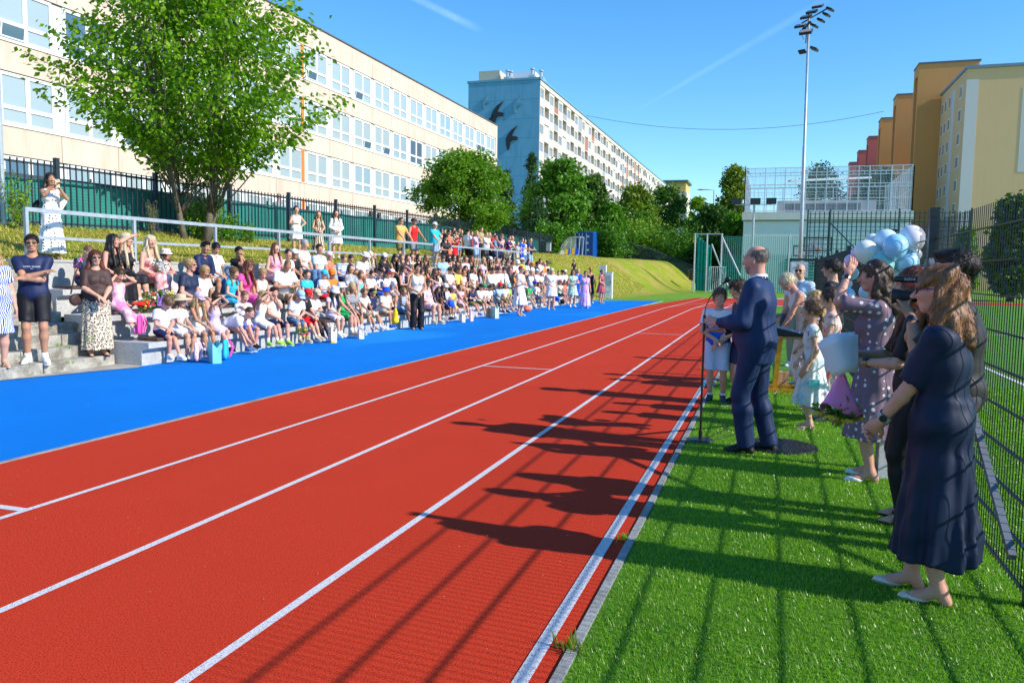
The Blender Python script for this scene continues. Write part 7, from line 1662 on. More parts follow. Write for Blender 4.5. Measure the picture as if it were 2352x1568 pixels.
b.bar((0, .0, .075), (0, .13, .08), .018, .008); b.tube([(0, .03, .08), (-.02, .035, .055)], .003, 5); b.build('shock_mount', plain('red_mount', (.6, .02, .03), .4), camo)
# --- woman holding papers and the upside-down bouquet
pw, kw_ = F_('woman in black holding white papers between the other women', (.90, 5.62), 84, H=1.64, fem=True, hair='long', hc='auburn', top='elbow', tmat=fabric('black'), bot='trousers', bmat=fabric('black'), baggy=1.5, shoe='sandal', smat=fabric('black'), fat=1.1,
    arms=((-.05, .30, 1.03, -.7, -.6, -.5), (.02, .34, 1.08, .7, -.6, -.5)), hand0=(.1, .9, .1, .3, 0, -.9, .9), toe=.0)
band(kw_, pw, 0, .9, .030, .008, plain('brass', (.6, .45, .2), .3, metal=.9), 'wristwatch', (-.6, 0, .7))
hp_ = wpt(pw, kw_.arm[0][2]+A((0, .10, 0)))
b = MB(); M_PAPER = fabric((.80, .80, .84)); rr_ = random.Random(4)
for i in range(5):
    a = R(-24+5*i+rr_.uniform(-2, 2)); d = A((math.sin(a), 0, math.cos(a))); s = A((math.cos(a), 0, -math.sin(a))); o = A((0, .004*i, rr_.uniform(-.012, .012))); w, hgt = .082, .245
    V = []
    for t in np.linspace(0, 1, 6):
        for q_ in (-1, 1): V.append(d*hgt*t+s*w*q_+o+A((0, .004*t, 0)))
    b.add(V, [(2*j, 2*j+1, 2*j+3, 2*j+2) for j in range(5)])
pp = b.build('papers', M_PAPER, None, True, loc=(hp_[0]-.02, hp_[1]-.065, hp_[2]-.06)); tag(pp, 'stack of white A4 papers held up by the woman in black', 'papers')
md = pp.modifiers.new('s', 'SOLIDIFY'); md.thickness = .0012
# bouquet
bq = empty('bouquet', (hp_[0]-.03, hp_[1]+.03, hp_[2]-.05), 0, 'sunflower bouquet in pink paper hanging upside down from a hand', 'bouquet')
def cone_wrap(n, r0, r1, h, seed, jag=.03):
    b = MB(); rr = random.Random(seed); V = []
    for j, t in enumerate((0, .15, .5, .8, 1.0)):
        for k in range(n):
            a = 2*math.pi*k/n; r = (r0+(r1-r0)*t**1.2)*(1+(.22*t)*math.sin(3*a+seed)+.07*rr.uniform(-1, 1)); V.append((r*math.cos(a), r*math.sin(a)*.8, -h*t+(rr.uniform(-jag, jag)+jag*2*math.sin(2*a) if t == 1 else 0)))
    b.add(V, [(j*n+k, (j+1)*n+k, (j+1)*n+(k+1) % n, j*n+(k+1) % n) for j in range(4) for k in range(n)]); return b
cw = cone_wrap(22, .012, .12, .27, 3, .02); o = cw.build('wrapping_paper', fabric((.85, .26, .52)), bq, True); md = o.modifiers.new('s', 'SOLIDIFY'); md.thickness = .002
b = MB(); b.tube([(0, 0, 0), (0, 0, -.02)], .02, 10); b.lathe([(.014, .0), (.035, .045), (.03, .05)], (0, 0, 0), 12); b.build('ribbon', fabric((.80, .24, .50)), bq, True)
rr = np.random.default_rng(5); P_ = rr.normal(0, 1, (240, 3))*A((.055, .045, .025))+A((0, 0, -.27)); crown('foliage', P_, .05, L_GRN, bq, seed=5, droop=1)
P_ = rr.normal(0, 1, (260, 3))*A((.085, .06, .04))+A((-.02, 0, -.29)); crown('dried_flowers', P_, .018, fabric((.30, .25, .34)), bq, seed=6)
b = MB()
for (x, y, z) in ((-.06, -.09, -.29), (.05, -.09, -.31), (.0, .04, -.34), (.12, -.02, -.30), (-.13, -.02, -.28)):
    for a in np.linspace(0, 2*math.pi, 15)[:-1]:
        d = A((math.cos(a), math.sin(a)*.8, -.5)); s = A((-math.sin(a), math.cos(a), 0)); c = A((x, y, z)); b.add([c+d*.012, c+d*.04+s*.011, c+d*.072, c+d*.04-s*.011], [(0, 1, 2, 3)])
b.build('sunflower_petals', plain('petal_yellow', (.90, .50, .02), .6), bq)
b = MB(); [b.lathe([(0, -.014), (.018, -.006), (.02, .004), (0, .008)], p, 10) for p in ((-.06, -.09, -.29), (.05, -.09, -.31), (.0, .04, -.34), (.12, -.02, -.30), (-.13, -.02, -.28))]; b.build('sunflower_centre', plain('seed_brown', (.05, .025, .01), .9), bq)
# --- woman in the navy dress, nearest to the camera
NAVYD = fabric((.003, .012, .042)); 
nv, kn = F_('woman in long navy dress standing nearest at the right with clasped hands', (.82, 4.30), 74, H=1.64, fem=True, fat=1.12, hair='wavyshort', hc='honey', hfront=False, top='elbow', loose=1.7, dress=True, skirt=.80, flare=.22, fold=.075, folds=10, tmat=NAVYD, wr=.006, h=.012, hf=.005, hh=.0055,
    arms=((-.06, .27, .86, -.8, -.7, -.2), (.03, .28, .87, .8, -.7, -.3)), hand0=(.35, .55, -.6, .7, -.1, .3, .9), hand1=(-.3, .5, -.7, -.5, -.2, -.2, .8), shoe='shoe', smat=plain('champagne_leather', (.66, .54, .42), .35, metal=.2), solemat=fabric('beige'), pump=1, skin='pink', hp=.05, hy=-.05, toe=.02, seed=5, legs=[(.02, -.04), (-.02, .10)])
sunglasses(kn, nv, plain('violet_lens', (.03, .015, .12), .1), frame=plain('violet_frame', (.10, .03, .22), .3))
band(kn, nv, 0, .84, .032, .012, fabric('lgrey'), 'smart_watch', (-1, -.2, .2))
b = MB(); b.lathe([(0, -.006), (.006, 0), (0, .006)], kn.hc+kn.M@(A((-.085, .0, -.045))*kn.hs), 8); b.build('earring', plain('pearl', (.8, .78, .72), .2), nv)
# ================================================================ MESH FENCE (right)
FXR = 1.22; FH = 2.03; PIT = 2.70
M_MESHF = plain('dark_fence_wire', (.022, .030, .040), .4, metal=.2); M_POST = plain('dark_fence_post', (.016, .022, .030), .4)
fpost = [4.35+PIT*i for i in range(-1, 9)]; PR = (FXR, 7, 0)
mf = empty('mesh_fence', PR, 0, 'dark welded mesh fence with posts along the right side of the turf strip', 'fence')
def panel(ya, yb, x=FXR, parent=mf, P=PR, h=FH, z0=.06):
    b = MB(); ys_ = np.arange(ya+.02, yb-.01, .05)
    V = []; Fs = []
    r = .0022
    for y in ys_: b.box(x-r, x+r, y-r, y+r, z0, h)
    k = 0
    for z in np.arange(z0+.03, h, .20):
        for dx in (-.0065, .0065): b.box(x+dx-.0035, x+dx+.0035, ya, yb, z-.0035, z+.0035)
    o = b.build('mesh_panel', M_MESHF, parent); put(o, P); return o
for i in range(len(fpost)-1):
    if fpost[i] < 12: panel(fpost[i], fpost[i+1])
for i, y in enumerate(fpost):
    b = MB()
    if i != 2: b.box(FXR+.012, FXR+.072, y-.03, y+.03, 0, FH+.05)
    if i == 2: b.box(FXR-.055, FXR+.0115, y-.035, y+.035, 0, FH+.03); b.box(FXR-.06, FXR+.005, y-.04, y+.04, FH+.031, FH+.08)
    o = put(b.build('post', M_POST, mf), PR)
    c = MB(); xo = 0 if i != 2 else -.064; c.box(FXR+.006+xo, FXR+.078+xo, y-.036, y+.036, FH+.051 if i != 2 else FH+.081, FH+.075 if i != 2 else FH+.10); put(c.build('post_cap', M_POST, mf), PR)
    if i < 5:
        c = MB()
        for z in (.3, 1.0, 1.75): c.tube([(FXR-.012, y, z), (FXR+.0, y, z)], .012, 8)
        put(c.build('clamp', M_GALV, mf), PR)
yb_ = fpost[2]
for (ye, nm) in ((fpost[1]+.05, 'brace'), (fpost[3]-.12, 'brace')):
    b = MB(); b.bar((FXR-.035, yb_+(.05 if ye > yb_ else -.05), 1.72), (FXR-.035, ye, .22), .035, .035); put(b.build(nm, plain('zinc_brace', (.20, .23, .27), .45, metal=.3), mf), PR)
pf = empty('mesh_fence', (FXR, 14, 0), 0, 'farther run of the dark mesh fence leading up to the gate', 'fence')
for i in range(len(fpost)-1):
    if fpost[i] >= 12:
        panel(fpost[i], fpost[i+1], FXR, pf, (FXR, 14, 0))
# gate with sign
GY = 24.4; g0, g1 = .50, FXR-.05
gt = empty('gate', (g0, GY, 0), 0, 'open dark mesh gate with a white notice at its top', 'gate')
b = MB(); b.box(g0-.03, g0+.03, GY-.03, GY+.03, 0, 2.05); b.box(g1-.03, g1+.03, GY-.03, GY+.03, 0, 2.05); b.box(g0+.03, g1-.03, GY-.03, GY+.03, 1.99, 2.05); b.box(g0+.03, g1-.03, GY-.03, GY+.03, .06, .12); put(b.build('gate_frame', M_POST, gt), (g0, GY, 0))
b = MB()
for x in np.arange(g0+.05, g1-.04, .05): b.box(x-.003, x+.003, GY-.003, GY+.003, .12, 1.99)
for z in np.arange(.2, 1.95, .2): b.box(g0+.03, g1-.03, GY-.007, GY-.0035, z-.004, z+.004)
put(b.build('gate_mesh', M_MESHF, gt), (g0, GY, 0))
sg = empty('notice_sign', (.74, GY-.05, 1.73), 0, 'white notice board with small grey text hanging on the gate', 'sign')
b = MB(); b.box(-.24, .24, -.006, .006, -.22, .22); b.build('board', fabric('white'), sg)
b = MB()
for j, (z, w) in enumerate(((.15, .05), (.08, .14), (.045, .17), (.01, .18), (-.025, .12), (-.11, .10))):
    for q_ in np.arange(-w, w, .028): b.box(q_, q_+.020, -.0085, -.0065, z-.008, z+.006)
b.build('text_line', plain('grey_print', (.25, .25, .27), .6), sg)
# ---- tall mesh fence, hoops, net cage
M_GNET = net_mat('green_ball_net', (.015, .09, .07), 9, 9, .16); M_DG = plain('dark_green_post', (.01, .05, .055), .5)
tf = empty('ball_fence', (1.6, 40, 0), 0, 'tall dark green ball fence with a diagonal brace behind the privacy fence', 'fence'); PTF = (1.6, 40, 0)
b = MB(); xs_ = [on_y(x, 560, 40)[0] for x in (1853, 1904, 2062)]; xs_.append(xs_[-1]+2.9)
for x in xs_: o = MB().tube([(x, 40, 0), (x, 40, 4.62)], .04, 8).build('post', M_DG, tf); put(o, PTF)
b = MB(); b.box(xs_[0], xs_[-1], 39.99, 40.01, 2.0, 4.5)
put(b.build('net', net_mat('dark_green_mesh', (.012, .05, .06), 5, 5, .10), tf), PTF)
b = MB(); b.bar((xs_[1], 40, 4.0), (xs_[2]-.9, 40, 1.9), .05); b.bar((xs_[0], 40, 4.02), (xs_[-1], 40, 4.02), .04); put(b.build('brace', M_DG, tf), PTF)
def hoop(xc, zc, Y, w, h, lb, P):
    e = empty('basketball_hoop', (xc, Y, 0), 0, lb, 'basketball hoop'); Pq = (xc, Y, 0)
    b = MB()
    for (x0, x1, z0, z1) in ((-w/2, w/2, h/2-.07, h/2), (-w/2, w/2, -h/2, -h/2+.07), (-w/2, -w/2+.07, -h/2+.07, h/2-.07), (w/2-.07, w/2, -h/2+.07, h/2-.07)): b.box(xc+x0, xc+x1, Y-.03, Y+.03, zc+z0, zc+z1)
    put(b.build('frame', M_DG, e), Pq)
    b = MB(); b.box(xc-w/2+.07, xc+w/2-.07, Y-.012, Y+.012, zc-h/2+.07, zc+h/2-.07); put(b.build('backboard', net_mat('clear_board', (.45, .55, .58), 3, 3, .35), e), Pq)
    b = MB()
    for (x0, x1, z0, z1) in ((-.3, .3, .12, .17), (-.3, .3, -.30, -.25), (-.3, -.25, -.25, .12), (.25, .3, -.25, .12)): b.box(xc+x0, xc+x1, Y-.02, Y-.0125, zc+z0, zc+z1)
    put(b.build('target_box', M_GALV, e), Pq)
    b = MB(); b.tube([(xc+.22*math.cos(a), Y-.35+.22*math.sin(a), zc-.32) for a in np.linspace(0, 6.28, 14)], .015, 5, False); b.bar((xc, Y-.13, zc-.32), (xc, Y, zc-.32), .06); put(b.build('rim', plain('rim_orange', (.6, .15, .03), .5), e), Pq)
    b = MB(); b.bar((xc, Y+.05, 0), (xc, Y+.05, zc-.1), .10); put(b.build('post', M_GALV, e), Pq)
for (xa, xb, ya_, yb2, Y, lb) in ((1846.5, 1909.5, 544.5, 577.5, 50, 'larger basketball hoop with a see-through board behind the ball fence'), (1822, 1870, 563.5, 588.5, 58, 'smaller basketball hoop left of the larger one')):
    p0 = on_y(xa, ya_, Y); p1 = on_y(xb, yb2, Y); hoop((p0[0]+p1[0])/2, (p0[2]+p1[2])/2, Y, p1[0]-p0[0], p0[2]-p1[2], lb, None)
gn = empty('net_fence', (-5.8, 70, 0), 0, 'tall green net fence on silver posts in front of the sports hall', 'fence'); PG = (-5.8, 70, 0)
gx = [on_y(x, 600, 70)[0] for x in (1656, 1811, 1990)]
for x in gx: put(MB().tube([(x, 70, 0), (x, 70, 4.9)], .06, 8).build('post', M_GALV, gn), PG)
b = MB(); b.box(gx[0], gx[2], 69.99, 70.01, 0, 4.7); put(b.build('net', net_mat('pale_green_net', (.10, .42, .36), 6, 6, .13), gn), PG)
b = MB(); b.box(gx[0], gx[2], 70.02, 70.04, 0, 3.2); put(b.build('lower_net', net_mat('pale_green_net', (.06, .30, .26), 6, 6, .17), gn), PG)
cg = empty('hammer_cage', (-8, 68, 0), 0, 'turquoise netting on silver posts with leaning props at the left of the green net fence', 'net cage'); PC = (-8, 68, 0)
cx_ = [on_y(x, 600, 68)[0] for x in (1595, 1622.6, 1656)]
for x in cx_: put(MB().tube([(x, 68, 0), (x, 68, 4.85)], .07, 8).build('post', M_GALV, cg), PC)
b = MB(); b.bar((cx_[0], 68, 4.8), (cx_[2], 68, 4.8), .08); put(b.build('top_bar', M_GALV, cg), PC)
for (a_, c_) in (((1635, 561), (1675, 660)), ((1659, 545), (1701, 633))):
    p = on_y(*a_, 67.5); q_ = on_y(*c_, 67.5); put(MB().bar(p, (q_[0], 66.5, max(q_[2], 0)), .09).build('prop', M_GALV, cg), PC)
nb = MB(); w0 = cx_[0]+.15; n = 22
for i in range(n):
    x0 = w0+(on_y(1634, 600, 68)[0]-w0)*i/n; x1 = w0+(on_y(1634, 600, 68)[0]-w0)*(i+1)/n; y0 = 68.1+.12*math.sin(i*1.4); y1 = 68.1+.12*math.sin((i+1)*1.4); zt0 = 4.7-1.0*i/n; zt1 = 4.7-1.0*(i+1)/n
    nb.add([(x0, y0, .1), (x1, y1, .1), (x1, y1, zt1), (x0, y0, zt0)], [(0, 1, 2, 3)])
put(nb.build('netting', plain('turquoise_net', (.01, .36, .28), .7, var=.3, scale=5), cg), PC)
b = MB(); xa = on_y(1630, 600, 67)[0]
for i in range(9): b.bar((xa+i*.16, 66.9, .1), (xa+i*.16, 66.9, 2.1), .045)
b.bar((xa, 66.9, 2.1), (xa+1.3, 66.9, 2.1), .06); b.bar((xa, 66.9, .15), (xa+1.3, 66.9, .15), .06); tag(b.build('barred_gate', fabric('white')), 'small white barred gate leaning beside the turquoise netting', 'gate')
tx_, ty_, _ = on_z(1589, 668); tb_ = empty('litter_bin', (tx_, ty_, 0), 0, 'dark litter bin on a post at the edge of the far lawn', 'bin')
b = MB(); b.lathe([(.24, .95), (.30, 1.0), (.34, 1.75), (.36, 1.78), (.36, 1.85), (.1, 1.95), (0, 1.96)], (0, 0, 0), 12); b.build('bin_body', M_POST, tb_); b = MB(); b.tube([(0, .2, 0), (0, .2, 1.6)], .05, 8); b.build('post', M_GALV, tb_)
# dark fence going down the far slope
sf = empty('slope_fence', (-12, 80, 2), 0, 'dark bar fence descending the far slope in front of the bushes', 'fence'); b = MB(); PSF = (-12, 80, 2)
pts = [on_y(x, y, Y) for x, y, Y in ((1382, 592, 76), (1440, 600, 78), (1500, 618, 80), (1550, 640, 81), (1592, 655, 82))]
for i in range(len(pts)-1):
    p, q_ = A(pts[i]), A(pts[i+1]); n = 22; hh = 2.0
    for k in range(n): c = p+(q_-p)*k/n; b.box(c[0]-.02, c[0]+.02, c[1]-.02, c[1]+.02, c[2]-.4, c[2]+hh)
    b.bar(p+A((0, 0, hh-.1)), q_+A((0, 0, hh-.1)), .05); b.bar(p+A((0, 0, .1)), q_+A((0, 0, .1)), .05)
put(b.build('bars', M_DARKST, sf), PSF)
# ---- blue container with dugout in front
CXc, CYc = -15.9, 73.2; cz_ = 2.72; cb = empty('shipping_container', (CXc, CYc, cz_), 0, 'bright blue steel container standing on top of the grass bank', 'container'); M_CB = plain('container_blue', (.005, .10, .42), .5); M_CBD = plain('container_door_blue', (.005, .065, .28), .5)
cxl = on_y(1305, 560, CYc)[0]; W = CXc-cxl; Hc = 2.55
b = MB(); b.box(-W, 0, .06, 3.6, .12, Hc); 
for y in np.arange(.2, 3.5, .28): b.box(-.0, .03, y, y+.14, .25, Hc-.1)
b.build('container_body', M_CB, cb)
b = MB()
for x0, x1 in ((-W+.08, -W/2-.01), (-W/2+.01, -.08)):
    b.box(x0, x1, .0, .055, .25, Hc-.12)
    for z in (.6, 1.1, 1.6, 2.05): b.box(x0+.05, x1-.05, -.015, -.001, z, z+.12)
b.build('door', M_CBD, cb)
b = MB(); b.box(-W, -W+.09, -.03, .05, 0, Hc+.02); b.box(-.09, 0.02, -.03, .05, 0, Hc+.02); b.box(-W+.09, -.09, -.03, .05, Hc-.1, Hc+.02); b.box(-W+.09, -.09, -.03, .05, .05, .2); b.build('frame', M_CB, cb)
for x in (-W*.72, -W*.56, -W*.44, -W*.28): MB().tube([(x, -.05, .3), (x, -.05, Hc-.15)], .025, 6).build('lock_rod', plain('rod_blue', (.2, .35, .6), .4), cb)
for (x, z, w) in ((-.5, 2.1, .22), (-.6, 1.5, .3), (-.5, .85, .26)): MB().box(x-w/2, x+w/2, -.022, -.016, z-.09, z+.09).build('data_plate', fabric('lgrey'), cb)
MB().box(-W+.1, -.1, .3, 3.2, -.05, .119).build('foot_beam', M_ROOF, cb)
Yd = 66.0; dx0 = on_y(1284, 560, Yd)[0]; dx1 = on_y(1336, 560, Yd)[0]; dz_ = on_y(1300, 595, Yd)[2]; dW = dx1-dx0; dH = on_y(1320, 544, Yd)[2]-dz_
dg_ = empty('dugout_shelter', (dx0, Yd, dz_), 0, 'curved clear team shelter with orange and blue seats beside the container', 'shelter')
arc_ = [(dW*.60*(1-math.cos(a)), dH*(math.sin(a))) for a in np.linspace(0, math.pi/2, 9)] + [(dW*.93, dH*1.0)]
b = MB()
for y in (0, 1.4): 
    b.tube([(x, y, z) for x, z in arc_], .035, 6); b.tube([(dW*.93, y, dH), (dW*.86, y, -.1)], .035, 6); b.tube([(dW*.55, y, dH*.98), (dW*.48, y, 0)], .03, 6); b.tube([(0, y, 0), (0, y, -.3)], .035, 6)
b.tube([(dW*.93, 0, dH), (dW*.93, 1.4, dH)], .035, 6); b.tube([(0, 0, 0.0), (0, 1.4, 0)], .03, 6); b.build('shelter_frame', M_GALV, dg_)
b = MB(); 
for i in range(len(arc_)-1): b.add([(arc_[i][0], 0.03, arc_[i][1]), (arc_[i+1][0], .03, arc_[i+1][1]), (arc_[i+1][0], 1.37, arc_[i+1][1]), (arc_[i][0], 1.37, arc_[i][1])], [(0, 1, 2, 3)])
b.add([(x, 1.385, z) for x, z in arc_[:9]]+[(dW*.6, 1.385, .1), (0, 1.385, .1)], [tuple(range(11))])
nn_ = N('clear_panel'); nn_.col((.75, .78, .80)); nn_.set(alpha=.55, rough=.25); b.build('clear_panel', nn_.m, dg_)
for i in range(4):
    b = MB(); x = dW*(.14+.155*i); b.box(x, x+dW*.13, .5, .95, .40, .46); b.prism([(x, .95, .46), (x+dW*.13, .95, .46), (x+dW*.12, 1.05, .95), (x+dW*.01, 1.05, .95)], (0, .04, 0)); b.build('seat', fabric('gold') if i % 2 == 0 else fabric('royal'), dg_)
MB().box(dW*.1, dW*.8, .6, .8, .32, .395).build('seat_bar', M_GALV, dg_)
# white electrical cabinets
def cabinet(x0, x1, Y, h, lb, louvre=False):
    e = empty('electric_cabinet', (x0, Y, 0), 0, lb, 'cabinet', 'white cabinets beside the row end'); w = x1-x0
    b = MB(); b.box(0, w, 0, .35, 0, h); b.box(-.02, w+.02, -.02, .37, h+.001, h+.05); b.build('cabinet_body', fabric('white'), e)
    b = MB(); b.box(.03, w-.03, -.02, -.001, .45, h-.05); b.build('door', fabric((.70, .72, .74)), e)
    MB().box(w-.10, w-.07, -.04, -.021, h*.6, h*.6+.12).build('handle', M_POST, e)
    if louvre:
        b = MB()
        for q_ in np.arange(.06, w-.08, .045): b.box(q_, q_+.022, -.026, -.021, .75, h-.15)
        b.build('grille', M_GALV, e)
cabinet(-9.78, -9.40, 46.9, 1.92, 'taller plain white cabinet behind the louvred one'); cabinet(-9.36, -8.93, 46.6, 1.52, 'lower white cabinet with a louvred door', True)
# red post with a white box
x, y, _ = on_y(1260, 575, 56); e = empty('alarm_post', (x, y, 2.7), 0, 'small white box on a red post beside the end of the bar fence', 'post'); z1_ = on_y(1260, 557, 56)[2]-2.7; MB().tube([(0, 0, -.2), (0, 0, z1_-.5)], .05, 8).build('post', plain('red_paint', (.55, .03, .02), .5), e); MB().box(-.16, .16, -.1, .1, z1_-.62, z1_).build('box', fabric('lgrey'), e); MB().box(-.22, .22, -.15, .15, z1_, z1_+.05).build('lid', M_ROOF, e)
# purple banner at the left fence
_, yb0, _ = on_x(-8, 450, -15.9); _, yb1, _ = on_x(9.5, 450, -15.9); zt_ = on_x(5, 375, -15.9)[2]; zb_ = on_x(5, 498, -15.9)[2]
bn = empty('banner', (-15.9, yb0, zb_), 0, 'purple banner with pink and blue light streaks tied to the bar fence', 'banner')
nn_ = N('banner_print'); g = nn_.tc(); w_ = nn_.new('TexWave'); w_.inputs['Scale'].default_value = 1.1; w_.inputs['Distortion'].default_value = 3; nn_.l.new(nn_.mapping(g, rot=(.7, .4, .2)), w_.inputs[0]); nn_.col(nn_.ramp(w_.outputs['Fac'], [(.3, (.10, .07, .30)), (.75, (.22, .16, .5)), (.9, (.75, .12, .45)), (.97, (.9, .5, .75))])); nn_.set(rough=.5)
b = MB(); b.box(-.01, .01, 0, yb1-yb0, 0, zt_-zb_); b.build('banner_cloth', nn_.m, bn); b = MB()
for z in (.05, zt_-zb_-.05): b.tube([(.0, yb1-yb0, z), (-.08, yb1-yb0+.05, z)], .012, 5)
b.build('tie', M_POST, bn)
# galvanised pole at the left edge, cut by the picture
x, y, _ = on_x(4, 400, -15.75); o = MB().tube([(x, y, 2.2), (x, y, 9)], .05, 10).build('flag_pole', M_GALV); tag(o, 'slim grey pole at the left edge of the picture beside the banner', 'pole')
# ---- floodlight mast
Yp = 46.0; px0 = on_y(1837, 640, Yp)[0]; ztop = on_y(1860, 28, Yp)[2]; xtop = on_y(1858, 40, Yp)[0]; fm = empty('floodlight_mast', (px0, Yp, 0), 0, 'very tall silver floodlight mast behind the speakers', 'mast')
MB().tube([(0, 0, 0), ((xtop-px0)*.3, 0, ztop*.30), ((xtop-px0)*.55, 0, ztop*.55), ((xtop-px0)*.55, 0, ztop*.552), (xtop-px0, 0, ztop)], [.115, .10, .09, .075, .055], 12).build('pole', M_GALV, fm, True)
tx_ = xtop-px0
def lampbox(p, rz_, tilt, s=.42, nm='floodlight'):
    b = MB(); Mx = np.array(Matrix.Rotation(rz_, 3, 'Z') @ Matrix.Rotation(tilt, 3, 'X')); b.obox(p, (s*1.25, s*.28, s*.85), Mx); o = b.build(nm, M_POST, fm)
    b = MB(); b.obox(A(p)+Mx@A((0, -s*.15, 0)), (s*1.1, s*.03, s*.7), Mx); b.build('lamp_glass', M_GALV, o)
b = MB(); b.bar((tx_-.35, 0, ztop-.55), (tx_+.9, .5, ztop+.25), .07); b.bar((tx_-.3, 0, ztop-.9), (tx_+.1, 0, ztop-.5), .12); b.tube([(tx_-.2, 0, ztop-1.4), (tx_-.35, 0, ztop-1.1), (tx_-.1, 0, ztop-.8)], .015, 5); b.build('lamp_bracket', M_POST, fm)
for i, (dx, dz) in enumerate(((-.42, -.75), (-.15, -.32), (.12, -.08), (.40, .18))): lampbox((tx_+dx, -.25, ztop+dz), R(-20), R(-62))
for i, (dx, dz) in enumerate(((.30, -.60), (.62, -.35), (.88, -.08), (1.05, .18))): lampbox((tx_+dx, .45, ztop+dz), R(70), R(-62), .38)
zz = on_y(1858, 77, Yp)[2]; lampbox((tx_-.12, -.3, zz), R(-15), R(-55), .5); b = MB(); b.bar((tx_-.1, 0, zz-.5), (tx_-.1, -.3, zz-.1), .05); b.build('lamp_bracket', M_POST, fm); lampbox((tx_+.35, .3, zz-.75), R(75), R(-65), .42); lampbox((tx_-.25, .3, zz-.85), R(150), R(-60), .3)
# small lamp mast at the hall corner and yellowish street lamp behind the round tree
e = empty('floodlight_mast', (on_y(1727, 600, 78)[0], 78, 0), 0, 'short silver mast with three small lamps at the left corner of the sports hall', 'mast'); zt_ = on_y(1727, 470, 78)[2]
MB().tube([(0, 0, 0), (0, 0, zt_)], .10, 8).build('pole', M_GALV, e)
for dx in (-1.6, .1, 1.5): MB().obox((dx, 0, zt_+.3), (.9, .4, .55)).build('floodlight', M_POST, e)
MB().bar((-1.7, 0, zt_), (1.6, 0, zt_), .08).build('cross_bar', M_GALV, e)
lx, ly, lz_ = on_y(1001, 366, 50); e = empty('street_lamp', (lx, ly, 2.7), 0, 'yellow grey street lamp rising between school and round tree', 'street lamp')
MB().tube([(0, 0, 0), (0, 0, lz_-3.0), (0, 0, lz_-2.75), (-.3, 0, lz_-2.65)], [.06, .05, .04, .03], 8).build('pole', plain('lamp_pole', (.35, .30, .16), .6), e); MB().lathe([(.05, -.05), (.14, 0), (.12, .08), (0, .1)], (-.55, 0, lz_-2.72), 10, 2.4, 1).build('lamp_head', fabric('cream'), e)
e = empty('street_lamp', (on_y(1640, 440, 105)[0], 105, 0), 0, 'thin far street lamp above the tree belt', 'street lamp'); zt_ = on_y(1640, 437, 105)[2]; MB().tube([(0, 0, 0), (0, 0, zt_), (-1.2, 0, zt_+.1)], .08, 6).build('pole', M_GALV, e); MB().lathe([(.1, -.1), (.3, 0), (0, .15)], (-1.6, 0, zt_+.1), 8, 2, 1).build('lamp_head', fabric('lgrey'), e)
# overhead cable between the two apartment blocks, and the contrail
b = MB(); c0 = A(on_y(1330, 262, 160)); c1_ = A(on_y(2030, 256, 166)); b.tube([c0+(c1_-c0)*t-A((0, 0, 4*3.2*t*(1-t))) for t in np.linspace(0, 1, 25)], .045, 5); tag(b.build('overhead_cable', plain('cable_blue', (.10, .14, .20), .6)), 'thin cable sagging across the sky between the two blocks', 'cable')
nn_ = N('contrail_vapour'); ob_ = nn_.n['Material Output']; tr_ = nn_.new('BsdfTransparent'); em = nn_.new('BsdfDiffuse'); em.inputs[0].default_value = (.9, .95, 1, 1); tl = nn_.new('BsdfTranslucent'); tl.inputs[0].default_value = (.9, .95, 1, 1); ad = nn_.new('AddShader'); nn_.l.new(em.outputs[0], ad.inputs[0]); nn_.l.new(tl.outputs[0], ad.inputs[1])
uv = nn_.tc('Generated'); sp_ = nn_.new('SeparateXYZ'); nn_.l.new(nn_.tc('UV'), sp_.inputs[0]); v = sp_.outputs[1]; edge = nn_.math('MULTIPLY', nn_.math('MULTIPLY', v, nn_.math('SUBTRACT', 1.0, v)), 4.0); edge = nn_.math('POWER', edge, 1.5)
ends = nn_.math('MULTIPLY', nn_.math('MULTIPLY', sp_.outputs[0], nn_.math('SUBTRACT', 1.0, sp_.outputs[0])), 5.0, True); no = nn_.noise(.004, 4, .6, nn_.tc()); a_ = nn_.math('MULTIPLY', nn_.math('MULTIPLY', edge, ends), nn_.math('MULTIPLY', no, .30)); ms = nn_.new('MixShader'); nn_.l.new(a_, ms.inputs[0]); nn_.l.new(tr_.outputs[0], ms.inputs[1]); nn_.l.new(ad.outputs[0], ms.inputs[2]); nn_.l.new(ms.outputs[0], ob_.inputs[0])
def contrail(p0, p1, D_, w0, w1, lb):
    q0 = nrm(ray(*p0))*D_; q1 = nrm(ray(*p1))*D_; t = nrm(q1-q0); s = nrm(np.cross(t, nrm(q0))); V = []; UV = []; n = 20
    for i in range(n+1):
        f = i/n; c = q0+(q1-q0)*f; w = w0+(w1-w0)*f; V += [c-s*w, c+s*w]; UV += [(f, 0), (f, 1)]
    m = bpy.data.meshes.new('contrail'); m.from_pydata([tuple(v) for v in V], [], [(2*i, 2*i+2, 2*i+3, 2*i+1) for i in range(n)]); ul = m.uv_layers.new(name='UVMap')
    for lp in m.loops: ul.data[lp.index].uv = UV[lp.vertex_index]
    m.materials.append(nn_.m); o = link('contrail', m); tag(o, lb, 'contrail', None, 'stuff'); o.visible_shadow = True
contrail((1450, 262), (1930, -20), 5200, 14, 34, 'long thin white contrail rising to the right across the sky')
contrail((880, -40), (1110, 72), 5200, 26, 30, 'short faint contrail at the top of the sky')
